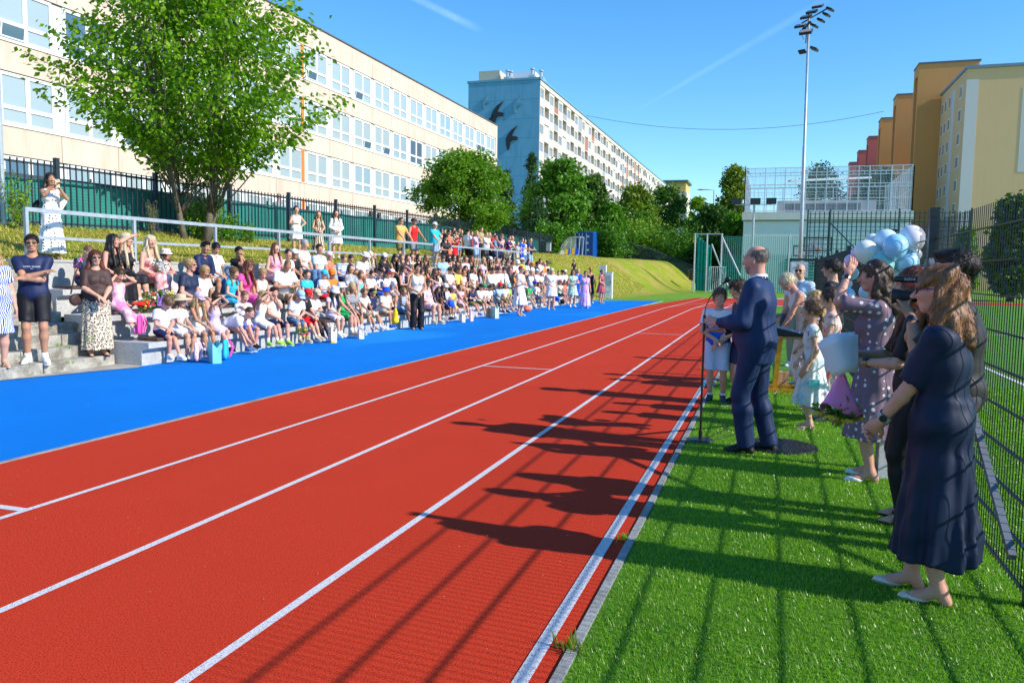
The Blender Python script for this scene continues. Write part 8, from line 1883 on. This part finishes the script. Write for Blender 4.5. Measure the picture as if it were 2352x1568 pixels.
# ================================================================ SMALL THINGS ON THE RIGHT
ms_ = empty('microphone_stand', (-.585, 7.68, 0), 0, 'black microphone stand on a round base with a bent gooseneck', 'microphone stand')
MB().lathe([(0, 0), (.132, 0), (.135, .006), (.128, .014), (.02, .022), (0, .022)], (0, 0, .001), 32).build('base', plain('stand_base', (.05, .055, .06), .45, metal=.5), ms_, True)
MB().tube([(0, 0, .02), (0, 0, .10)], .018, 12).build('collar', MK, ms_); MB().tube([(0, 0, .10), (0, 0, 1.06)], .011, 12).build('pole', MK, ms_); MB().tube([(0, 0, 1.03), (0, 0, 1.20)], .015, 12).build('clutch', MK, ms_)
gp = [(0, 0, 1.2), (.005, .0, 1.27), (.04, 0, 1.36), (.10, -.0, 1.44), (.155, 0, 1.495)]; MB().tube(gp, .005, 8).build('gooseneck', MK, ms_)
m_ = MB(); d = nrm(A((.055, 0, .055))); p = A((.155, 0, 1.495)); m_.tube([p, p+d*.03, p+d*.045, p+d*.075, p+d*.088], [.009, .012, .026, .026, .012], 14); m_.build('microphone', MK, ms_, True)
cb_ = MB(); rr = random.Random(3); cpts = [(-.58, 7.6, .03), (-.50, 7.9, .012), (-.38, 8.3, .012), (-.42, 8.6, .012), (-.55, 8.9, .012), (-.60, 9.6, .012), (-.35, 9.9, .012), (-.1, 10.6, .012), (.1, 11.0, .02), (.3, 11.2, .3)]
def smooth_path(P, n=8):
    P = [A(p) for p in P]; out = []
    for i in range(len(P)-1):
        p0, p1, p2, p3 = P[max(i-1, 0)], P[i], P[i+1], P[min(i+2, len(P)-1)]
        for t in np.linspace(0, 1, n, endpoint=False): out.append(.5*((2*p1)+(-p0+p2)*t+(2*p0-5*p1+4*p2-p3)*t*t+(-p0+3*p1-3*p2+p3)*t**3))
    return out+[P[-1]]
tag(MB().tube(smooth_path(cpts), .004, 6).build('cable', MK), 'thin black microphone cable winding over the turf', 'cable')
tag(MB().tube(smooth_path([(-.45, 7.72, .02), (-.3, 7.95, .03), (-.25, 8.2, .014), (-.4, 8.35, .014)]), .003, 6).build('cable', MK), 'short loose cable loop beside the microphone base', 'cable')
# manhole grate
gx_, gy_, _ = on_z(1792, 1026); mg = empty('manhole_grate', (gx_, gy_, .004), 0, 'round black ribbed drain cover set in the turf beside the speaker', 'drain cover'); b = MB(); b.tube([(0, 0, -.01), (0, 0, .012)], .33, 40); b.build('cover', plain('cast_iron', (.022, .022, .026), .5), mg)
b = MB()
for i in range(-12, 13):
    y = i*.026; w = math.sqrt(max(.31**2-y*y, 0)); x = -w
    j = 0
    while x < w-.03: b.box(x, x+.036, y-.006, y+.006, .0122, .021); x += .048; j += 1
b.build('tread_pattern', plain('cast_iron_worn', (.045, .045, .05), .4), mg)
# table with mixer
td = empty('folding_table', (.12, 11.4, 0), 0, 'table on yellow orange steel legs carrying the mixing desk', 'table'); YEL = plain('yellow_orange_steel', (.80, .34, .015), .35)
MB().box(-.28, .34, -.22, .42, .735, .765).build('tabletop', plain('orange_wood', (.45, .20, .05), .5), td)
for y in (-.12, .32):
    MB().bar((-.02, y, .035), (.03, y, .73), .055, .04).build('leg', YEL, td); MB().bar((-.26, y, .028), (.30, y, .028), .055, .045).build('foot', YEL, td)
    for x in (-.30, .30): MB().bar((x-.05, y, .028), (x+.05, y, .028), .062, .052).build('foot_cap', MKr, td)
mx_ = empty('mixing_desk', (.20, 11.42, .77), 0, 'sloping grey mixing desk lying on the yellow legged table', 'mixer'); b = MB(); b.prism([(-.22, -.2, 0), (.24, -.2, 0), (.24, -.2, .03), (-.22, -.2, .13)], (0, .42, 0)); b.build('mixer_body', MKr, mx_)
b = MB(); 
for i in range(8):
    for j in range(5): x = -.18+j*.09; z = .135-(x+.22)*.217; b.tube([(x, -.16+i*.048, z-.006), (x, -.16+i*.048, z+.012)], .010, 6)
b.build('knobs', M_GALV, mx_)
b = MB(); b.prism([(-.2, -.19, .128), (.2, -.19, .042), (.2, -.19, .044), (-.2, -.19, .130)], (0, .38, 0)); b.build('panel', fabric('lgrey'), mx_)
sp2 = empty('speaker_box', (.02, 11.95, .77), .3, 'dark case with a red corner label standing behind the mixing desk', 'case'); MB().box(-.16, .22, -.12, .12, -.0, .26).build('case', plain('grey_case', (.07, .08, .09), .6), sp2); MB().box(-.15, -.09, -.1215, -.1205, .14, .24).build('sticker', fabric('red'), sp2)
e = empty('cardboard_box', (.18, 11.9, 0), .2, 'brown cardboard box under the yellow legged table', 'box'); MB().box(-.09, .09, -.1, .1, 0, .22).build('carton', plain('cardboard', (.42, .27, .15), .9), e); MB().box(-.025, .025, -.1008, .1008, .2202, .2212).build('tape', fabric('beige'), e)
e = empty('plastic_bag', (-.12, 11.15, .14), .4, 'white plastic bag hanging below the yellow legged table', 'bag'); F = Field((-.15, -.12, -.2), (.15, .12, .25), .012); F.add([('e', (0, 0, -.02), (.085, .06, .13), .02, None), ('c', (-.04, 0, .1), (-.045, 0, .2), .012, .008, .03, None), ('c', (.04, 0, .1), (.045, 0, .2), .012, .008, .03, None)]); F.wrinkle(.008, 45, 3); link('bag', F.mesh('bag'), fabric('white'), e)
e = empty('power_strip', (.52, 11.7, 0), .6, 'black multi socket power strip with plugs lying on the turf', 'power strip'); MB().box(-.16, .16, -.03, .03, .005, .045).build('strip_body', MK, e)
for x in (-.1, 0, .1): MB().tube([(x, 0, .045), (x, 0, .08), (x+.02, .03, .10)], .014, 8).build('plug', MKr, e)
tag(MB().tube(smooth_path([(.50, 11.7, .02), (.3, 11.9, .02), (.28, 11.5, .10), (.45, 11.35, .015), (.7, 11.5, .015), (.62, 11.8, .015)]), .005, 6).build('cable', MK), 'tangled black cable around the power strip', 'cable')
# sparkling gift bag next to the nearest women
x, y, _ = on_z(2022, 1098); x += .08; e = empty('gift_bag', (x, y+.05, 0), .15, 'silver white glittery gift bag on the turf behind the navy dress', 'gift bag'); nn_ = N('glitter_paper'); v_ = nn_.vor(120, vec=nn_.tc()); nn_.col(nn_.mix(nn_.ramp(v_, [(.25, (1, 1, 1)), (.35, (0, 0, 0))]), (.62, .62, .68), (.25, .27, .35))); nn_.set(rough=.3)
def paper_bag(e, w, d, h, mat, handle=None, tissue=None):
    b = MB(); b.add([(-w/2, -d/2, 0), (w/2, -d/2, 0), (w/2, d/2, 0), (-w/2, d/2, 0), (-w/2, -d/2, h), (w/2, -d/2, h), (w/2, d/2, h), (-w/2, d/2, h), (-w/2+.012, 0, h*.75), (w/2-.012, 0, h*.75)], [(3, 2, 1, 0), (0, 1, 5, 4), (2, 3, 7, 6), (1, 2, 9), (1, 9, 5), (2, 6, 9), (0, 8, 3), (0, 4, 8), (3, 8, 7)]); b.build('paper_bag', mat, e)
    for s_ in (-1, 1): MB().tube([(-w*.22+w*.44*t, s_*(d/2-.004), h-.01+.10*math.sin(math.pi*t)) for t in np.linspace(0, 1, 9)], .004, 5).build('handle', handle or fabric('white'), e)
    if tissue is not None:
        rr = np.random.default_rng(int(w*1000)); P_ = rr.uniform(-1, 1, (60, 3))*A((w*.42, d*.4, .05))+A((0, 0, h-.02)); crown('tissue', P_, .07, tissue, e, seed=2, droop=-.6)
paper_bag(e, .22, .10, .36, nn_.m)
# ---- balloons
bl = [(780, 180, 90, (.72, .66, .76), 0), (600, 203, 84, (.50, .68, .88), .12), (665, 237, 86, (.22, .55, .88), -.12), (460, 275, 82, (.68, .70, .62), .0), (575, 352, 78, (.14, .52, .50), -.06), (745, 352, 86, (.28, .58, .82), .02), (502, 200, 52, (.62, .66, .62), .22), (388, 278, 34, (.55, .48, .78), .15), (350, 335, 42, (.70, .42, .68), .05), (800, 295, 46, (.70, .68, .74), .2), (640, 470, 82, (.62, .68, .48), .05), (335, 575, 50, (.32, .60, .82), 0), (330, 500, 34, (.70, .66, .74), .1), (560, 560, 60, (.66, .50, .72), .15), (620, 612, 40, (.72, .45, .66), .0), (365, 425, 45, (.40, .68, .74), .12), (480, 560, 70, (.40, .66, .80), .1), (690, 540, 55, (.66, .70, .55), .15)]
names_ = ['lilac white', 'pale sky blue', 'strong sky blue', 'cream', 'sea green', 'light blue', 'small cream', 'small lilac', 'pink', 'small white', 'pale yellow green', 'lower light blue', 'small pale lilac', 'mauve', 'small pink', 'aqua', 'hidden light blue', 'hidden pale yellow']
spots_ = ['top right of the bunch', 'top left of the bunch', 'in the front middle of the bunch', 'left of the bunch beside the hair', 'below the front middle one', 'right below the lilac white one', 'behind the top left one', 'at the upper left rim of the bunch', 'at the left rim of the bunch', 'behind the light blue one', 'at the bottom of the bunch', 'below the raised arm', 'between raised arm and hair', 'behind the polka dot shoulder', 'lowest of the bunch by the papers', 'behind the raised hand', 'behind the dark hair of the polka dot woman', 'behind the camera']
for (xz, yz, r_, c_, dy), nm_, sp_ in zip(bl, names_, spots_):
    xd = (3200+xz/1.742)*.5742; yd = (850+yz/1.742)*.5742; Y = 7.9+dy; p = on_y(xd, yd, Y); rad = r_/1.742*.5742*(Y*.951-p[0]*.308)/FPX
    n_ = N('balloon_'+nm_.replace(' ', '_')); n_.col(tuple(min(v*.9+.18, .92) for v in c_)); n_.set(rough=.22, spec=.5, sss=.6, coat=.15); n_.b.inputs['Subsurface Radius'].default_value = (.1, .1, .1)
    e = empty('balloon', p, 0, '%s balloon %s' % (nm_, sp_), 'balloon', 'balloons tied to the mesh fence'); rq = random.Random(int(xz)); b = MB()
    prof = [(0, 1.0)]+[(math.sin(a)*(1-.10*(1-math.cos(a))/2), math.cos(a)*1.06-.03) for a in np.linspace(.15, math.pi-.25, 18)]+[(.06, -1.12), (.03, -1.15)]
    Mx = rot(rq.uniform(0, 6), rq.uniform(-.7, .7), rq.uniform(-.5, .5)); b.lathe([(q*rad, z*rad) for q, z in prof[::-1]], (0, 0, 0), 28, 1, 1, Mx); b.build('envelope', n_.m, e, True)
    b = MB(); b.lathe([(.02*rad/.1, -.01), (.008, .0), (0, .01)], Mx@A((0, 0, -1.17*rad)), 8, 1, 1, Mx); b.build('knot', n_.m, e)
# ================================================================ SMALL THINGS ON THE TERRACE
def nobg(v, x, y): return px(v, x, y)
def backpack(lb, p, rz_, w, d, h, c1, c2):
    e = empty('backpack', p, rz_, lb, 'backpack'); F = Field((-w, -d-.05, -.03), (w, d+.08, h+.05), .012); F.add([('c', (-w*.18, 0, h*.3), (-w*.18, 0, h*.72), w*.32, w*.30, .03, (1, d/w*1.1, 1)), ('c', (w*.18, 0, h*.3), (w*.18, 0, h*.72), w*.32, w*.30, .03, (1, d/w*1.1, 1))]); F.cut((0, 0, .005), (0, 0, -1)); F.wrinkle(.002, 40, 3); link('pack_body', F.mesh('pack_body'), fabric(c1) if isinstance(c1, str) else c1, e)
    F = Field((-w, -d-.1, -.03), (w, d+.08, h+.05), .012); F.add([('e', (0, -d*.62, h*.28), (w*.38, d*.35, h*.22), .02, None)]); link('front_pocket', F.mesh('front_pocket'), fabric(c2), e)
    MB().tube([(.03*math.cos(a), 0, h*.98+.03*math.sin(a)) for a in np.linspace(0, math.pi, 7)], .006, 6).build('handle', fabric(c2), e)
    for s_ in (-1, 1): MB().tube([(s_*w*.25, d*.5, h*.9), (s_*w*.3, d*.95, h*.6), (s_*w*.3, d*.55, h*.15)], .012, 6).build('strap', fabric(c2), e)
    return e
x, y = px(1, 985, 1330); p = on_x(x, y, -9.62); backpack('pink backpack on the lowest plank behind the first boy', (-9.66, p[1]+.02, ROWZ[1]+.03), R(-60), .26, .10, .36, 'hotpink', 'pink')
x, y = px(1, 1395, 1478); p = on_z(x, y); backpack('pale pink backpack with red dots standing on the blue surface', (p[0]-.04, p[1], 0), R(-70), .28, .12, .36, fabric((.80, .58, .62), 'polka', 'coral', 1.4), 'lpink')
x, y = px(1, 1600, 1462); p = on_z(x, y); backpack('child\'s backpack in light blue and bright pink on the blue surface', (p[0]-.08, p[1], 0), R(-60), .30, .13, .36, 'turq', 'hotpink')
x, y = px(6, 965, 1340); p = on_z(x, y); backpack('black backpack standing at the feet near the row end', (p[0], p[1], 0), R(-90), .30, .14, .42, 'black', 'dgrey')
def gift(lb, v, x, y, w, d, h, mat, rz_=-80, tissue=None, handle=None, X=None, z=0):
    xd, yd = px(v, x, y); p = on_z(xd, yd, z) if X is None else (X, on_x(xd, yd, X)[1], z); e = empty('gift_bag', p, R(rz_), lb, 'gift bag'); paper_bag(e, w, d, h, mat, handle, tissue); return e
gift('large turquoise paper bag on the blue surface between two backpacks', 1, 1495, 1478, .42, .14, .34, fabric((.18, .58, .68)), -40)
gift('white gift bag with gold print and tissue beside the girls in white hats', 2, 1412, 1275, .27, .12, .32, fabric('white', 'floral', 'gold', .6), -45, fabric('white'), fabric('gold'))
gift('white gift bag with dots and yellow motif on the blue surface', 2, 1665, 1240, .24, .11, .24, fabric('white', 'polka', 'dgrey', 1.5), -50, fabric('white'))
gift('white and lilac gift bag on the blue surface in the middle', 5, 415, 1560, .24, .11, .28, fabric('white', 'floral', 'lilac', .6), -45)
gift('narrow rose coloured bottle bag beside the white and lilac bag', 5, 556, 1545, .12, .10, .38, fabric('lpink'), -45)
gift('large mint gift bag with pink flowers on the blue surface', 5, 915, 1500, .34, .14, .40, fabric('mint', 'floral', 'rose', .7), -45)
gift('beige bottle bag next to the mint flowered gift bag', 5, 815, 1495, .14, .10, .32, fabric('khaki'), -45)
gift('purple gift bag with tall loop handles on the middle row', 1, 1120, 1105, .17, .10, .20, fabric((.30, .14, .62)), -50, L_GRN, fabric('lilac'), X=-10.3, z=ROWZ[2]+.06)
gift('yellow gift bag full of flowers on the middle row', 1, 1178, 1105, .18, .11, .19, fabric((.80, .75, .35)), -50, L_YEL, fabric('yellow'), X=-10.3, z=ROWZ[2]+.06)
gift('small dark pink gift bag beside the purple one', 1, 1062, 1105, .11, .08, .14, fabric((.55, .02, .15)), -50, fabric('cream'), fabric('red'), X=-10.32, z=ROWZ[2]+.06)
def posy(lb, p, cols_, r=.09, seed=0, wrap=None, d=(0, 0, 1), n=26):
    e = empty('bouquet', p, 0, lb, 'bouquet'); rr = np.random.default_rng(seed); d = nrm(d); P_ = rr.normal(0, 1, (160, 3))*r*.55; crown('foliage', P_, .05, L_GRN, e, seed=seed)
    for ci, c in enumerate(cols_):
        b = MB()
        for i in range(n//len(cols_)):
            q = nrm(rr.normal(0, 1, 3)+d*.6)*r*rr.uniform(.55, 1.05); s = rr.uniform(.012, .024)*(r/.09); b.lathe([(0, -s*.5), (s*.8, -s*.2), (s, s*.2), (s*.5, s*.5), (0, s*.4)], q, 8, 1, 1, rot(rr.uniform(0, 6), rr.uniform(-1, 1)))
        b.build('blossom', fabric(c), e)
    if wrap:
        b = MB(); T = np.stack([nrm(np.cross(d, A((.3, .9, .2)))), nrm(np.cross(np.cross(d, A((.3, .9, .2))), d)), d], 1); b.lathe([(.012, -r*2.3), (.022, -r*1.7), (r*.7, -.02), (r*.95, r*.3)], (0, 0, 0), 14, 1, 1, T); b.build('wrapping_paper', fabric(wrap), e)
    return e
def at_row(v, x, y, X): xd, yd = px(v, x, y); return on_x(xd, yd, X)
posy('mixed bouquet in the yellow gift bag', at_row(1, 1172, 1030, -10.3), ['yellow', 'white', 'lilac'], .13, 3, n=40); posy('pale bouquet in the purple gift bag', at_row(1, 1105, 1035, -10.33), ['cream', 'rose', 'white'], .12, 4, n=30); posy('cream bouquet with a red ribbon in the dark pink bag', at_row(1, 1050, 1020, -10.35), ['cream', 'beige', 'red'], .10, 5, n=24)
posy('bouquet wrapped in red and brown paper lying on the middle row', at_row(1, 1010, 1072, -10.15), ['yellow', 'white', 'cream'], .095, 6, 'red', (.3, .9, -.05), 30)
posy('orange and pink posy in the lap of the woman in the red and white dress', at_row(1, 990, 912, -10.95), ['orange', 'pink', 'yellow'], .11, 7, None, n=30); posy('white flower bouquet in clear foil held by the girl in the bucket hat', at_row(1, 1112, 800, -10.95), ['white', 'white'], .13, 8, 'lgrey', (-.3, -.4, 1), 30)
posy('red and yellow bouquet hanging at the knees of the boy in the red cap', at_row(2, 1150, 1180, -9.0), ['red', 'yellow', 'hotpink'], .13, 9, None, (0, .1, -1), 34); posy('bouquet in white paper held by the woman in the red dress', at_row(7, 1040, 470, -12.5), ['white', 'mint', 'cream'], .22, 10, 'red', (0, 0, 1), 30)
posy('small pink rose bouquet beside the man reading the paper', at_row(2, 1080, 790, -10.0), ['rose', 'lpink'], .08, 11, 'lpink', (0, 0, 1), 14); posy('white bouquet of the woman in purple at the railing', at_row(7, 1855, 705, -12.4), ['cream', 'beige'], .22, 12, 'offwhite', (0, 0, 1), 30)
x, y = px(3, 1650, 590); posy('small white and red bouquet held high at the end of the top row', on_x(x, y, -10.9), ['white', 'red', 'lgrey'], .13, 14, None, n=20)
def fan(lb, p, r, c1, c2, a0=-10, a1=190, rz_=-70, tilt=0):
    e = empty('hand_fan', p, R(rz_), lb, 'hand fan'); n = 16; b = MB(); m2 = MB()
    for i in range(n):
        a, c = R(a0+(a1-a0)*i/n), R(a0+(a1-a0)*(i+1)/n); z = .004 if i % 2 else -.004
        (b if i % 2 else m2).prism([(r*.3*math.cos(a), z, r*.3*math.sin(a)), (r*math.cos(a), z, r*math.sin(a)), (r*math.cos(c), z, r*math.sin(c)), (r*.3*math.cos(c), z, r*.3*math.sin(c))], (0, .003, 0))
    b.build('fan_cloth', fabric(c1), e); m2.build('fan_cloth', fabric(c2), e)
    b = MB(); 
    for i in range(0, n+1, 2): a = R(a0+(a1-a0)*i/n); b.bar((0, 0.006, 0), (r*.32*math.cos(a), 0.006, r*.32*math.sin(a)), .008, .003)
    b.build('ribs', fabric('khaki'), e)
fan('white and grey folding fan held in front of a girl on the middle row', at_row(4, 1015, 640, -9.85), .27, 'white', 'paleblue'); fan('round white and blue fan on the top seat row', at_row(4, 1140, 350, -10.75), .24, 'white', 'royal', 0, 350); fan('white fan raised among the girls on the top row', at_row(5, 880, 660, -10.8), .25, 'white', 'lpink', 20, 120)
b = MB(); b.prism([(-.11, 0, -.15), (.11, 0, -.15), (.11, 0, .15), (-.11, 0, .15)], (0, .006, 0)); o = b.build('folder', fabric((.88, .36, .02)), None, loc=at_row(5, 390, 950, -9.9)); o.rotation_euler = (0, R(35), R(-60)); tag(o, 'orange folder held by the boy in the yellow t-shirt', 'folder')
o = MB().prism([(-.10, 0, -.07), (.10, 0, -.07), (.10, 0, .07), (-.10, 0, .07)], (0, .003, 0)).build('paper_sheet', fabric('white'), None, loc=at_row(2, 1050, 862, -9.85)); o.rotation_euler = (R(-35), 0, R(-60)); tag(o, 'white paper read by the man in glasses on the middle row', 'paper')
def soft(name, lb, p, prims, c, cat, h=.02, wr=.01):
    e = empty(name, p, 0, lb, cat); pts = A([q for pr in prims for q in ([pr[1], pr[2]] if pr[0] == 'c' else [pr[1]])]); F = Field(pts.min(0)-.25, pts.max(0)+.25, h); F.add(prims); F.wrinkle(wr, 35, 2); link('cloth', F.mesh('cloth'), fabric(c) if isinstance(c, (str,)) or not hasattr(c, 'node_tree') else c, e); return e
soft('drawstring_bag', 'yellow drawstring bag hanging from the knee of the boy in the blue hat', at_row(4, 885, 1230, -9.0), [('c', (0, 0, .18), (0, -.03, -.14), .035, .085, .02, None)], 'gold', 'bag'); soft('drawstring_bag', 'bright blue bag held by the boy in the white cap', at_row(4, 1850, 1010, -9.1), [('e', (0, 0, 0), (.09, .14, .10), .02, None), ('e', (.02, .1, -.08), (.06, .10, .08), .04, None)], 'blue', 'bag')
soft('drawstring_bag', 'orange and blue bag on the ground beyond the red haired woman', (on_z(*px(6, 160, 1500))[0], on_z(*px(6, 160, 1500))[1], .14), [('e', (0, 0, 0), (.13, .2, .13), .02, None), ('e', (0, .2, -.03), (.1, .12, .1), .06, None)], 'coral', 'bag'); soft('jacket_pile', 'grey blue patterned backpack in front of the boy in the black t-shirt', at_row(1, 1600, 840, -10.95), [('e', (0, 0, 0), (.10, .17, .12), .02, None)], fabric('ljeans', 'tie', (.04, .05, .08)), 'backpack')
rb, kb2 = STAND['stout woman in brown top and long leopard print skirt on the stairs']; p = wpt(rb, A((.24, .02, .95))); e = soft('shoulder_bag', 'dark brown shoulder bag under the arm of the woman in leopard print', p, [('c', (0, -.09, -.07), (0, .09, -.05), .085, .075, .02, (.55, 1, 1.1))], 'brown', 'handbag', .016, .004)
MB().tube([(0, .13, 0), (.02, .12, .3), (.06, .0, .52), (.03, -.10, .3), (0, -.15, .02)], .012, 6).build('strap', fabric('brown'), e)
# the navy t-shirt print
rn, kn2 = STAND['man in navy t-shirt and black shorts with folded arms on the stairs']; c_ = kn2.chest+kn2.f*.172*kn2.s+kn2.u*.035*kn2.s
o = text('lettering', 'TOMMY  HILFIGER', .026, fabric('white'), rn); o.location = c_+A((0, .012, .012)); o.rotation_euler = (R(90), 0, math.pi); o = text('lettering', 'DENIM', .012, fabric('white'), rn); o.location = c_+A((0, .012, -.016)); o.rotation_euler = (R(90), 0, math.pi)
# phone of the woman above the stairs
rf, kf = STAND['woman in long white polka dot dress filming with a phone above the stairs']; p = wpt(rf, (kf.arm[0][2]+kf.arm[1][2])/2+A((0, .05, .07))); e = empty('mobile_phone', p, rf.rotation_euler[2], 'phone in a patterned case held up by the woman in polka dots', 'phone'); MB().box(-.038, .038, -.004, .004, -.08, .08).build('phone_case', fabric('cream', 'leopard', 'dgrey', 2), e); MB().box(-.034, .034, -.0052, -.0042, -.075, .075).build('screen', MK, e)
b = MB(); b.tube([(0, 0, 0), (0, 0, .5)], .5, 6)
soft('shoulder_bag', 'white tote bag at the side of the woman in polka dots', wpt(rf, A((-.22, -.04, 1.0))), [('c', (-.03, -.05, -.06), (.0, .05, .06), .06, .045, .02, (.7, .8, 1.3))], 'offwhite', 'handbag', .018, .004); soft('shoulder_bag', 'black handbag behind the woman in polka dots', wpt(rf, A((.2, -.12, .98))), [('c', (0, -.03, -.05), (0, .03, .03), .06, .05, .02, (.6, .8, 1.2))], 'black', 'handbag', .018, .004)
# parked cars seen far behind
def car(lb, xd, yd, Y, col, rz_=0):
    x, _, z = on_y(xd, yd, Y); e = empty('parked_car', (x, Y, z-1.3), rz_, lb, 'car', 'cars parked behind the far bushes'); side = [(-2.1, .35), (-2.15, .75), (-1.95, 1.0), (-1.3, 1.08), (-.75, 1.45), (.6, 1.47), (1.25, 1.05), (2.0, .92), (2.15, .6), (2.1, .35)]
    b = MB(); b.prism([(x_, -.85, z_) for x_, z_ in side], (0, 1.7, 0)); b.build('body', plain('car_paint_%d' % int(xd), col, .25), e); b = MB(); b.prism([(-1.15, -.86, 1.08), (-.72, -.86, 1.38), (.55, -.86, 1.40), (1.05, -.86, 1.08)], (0, 1.72, 0)); b.build('window', M_PDARK, e)
    for wx in (-1.3, 1.35):
        for wy in (-.87, .72): MB().tube([(wx, wy, .33), (wx, wy+.15, .33)], .33, 14).build('wheel', MKr, e)
car('silver blue car behind the fence left of the turquoise netting', 1577, 585, 96, (.30, .42, .48)); car('small red car far behind the belt of trees', 1462, 576, 118, (.45, .03, .03)); car('dark blue car behind the green netting', 1690, 600, 98, (.05, .25, .40))
e = empty('bench_roof', (on_y(1583, 610, 88)[0], 88, 0), 0, 'low brown wooden shelter roof in front of the silver blue car', 'shelter'); z_ = on_y(1583, 592, 88)[2]; MB().box(-2.2, 2.2, -.5, .8, z_-.15, z_).build('roof', plain('brown_wood', (.16, .09, .05), .8), e)
for x in (-1.9, 1.9): MB().box(x-.07, x+.07, -.05, .1, 0, z_-.15).build('post', plain('brown_wood', (.16, .09, .05), .8), e)
# leaf litter and specks on the track and the turf
rr = np.random.default_rng(3); 
def litter(lb, n, x0, x1, y0, y1, c, s, seed):
    rr = np.random.default_rng(seed); y = y0*(y1/y0)**rr.uniform(0, 1, n); x = rr.uniform(x0, x1, n); P_ = np.stack([x, y, np.full(n, .008)], 1); V, Q = leaves(P_, s, seed=seed, droop=0, asp=.45, flat=9, D=np.stack([rr.normal(0, 1, n), rr.normal(0, 1, n), np.zeros(n)], 1)*3); o = link('leaf_litter', np_mesh('leaf_litter', V, [Q]), fabric(c)); tag(o, lb, 'litter', kind='stuff')
litter('pale dry leaf bits and petals scattered on the red track', 150, -5.7, -.9, 3, 22, 'beige', .016, 1); litter('tiny white petals scattered on the blue surface', 60, -9.2, -5.9, 6, 30, 'offwhite', .022, 2); litter('dry leaf scraps lying in the turf by the fence', 90, .6, 1.7, 3, 8, 'beige', .016, 3)
print('OBJECTS', len(bpy.data.objects), 'FACES', sum(len(o.data.polygons) for o in bpy.data.objects if o.type=='MESH'))
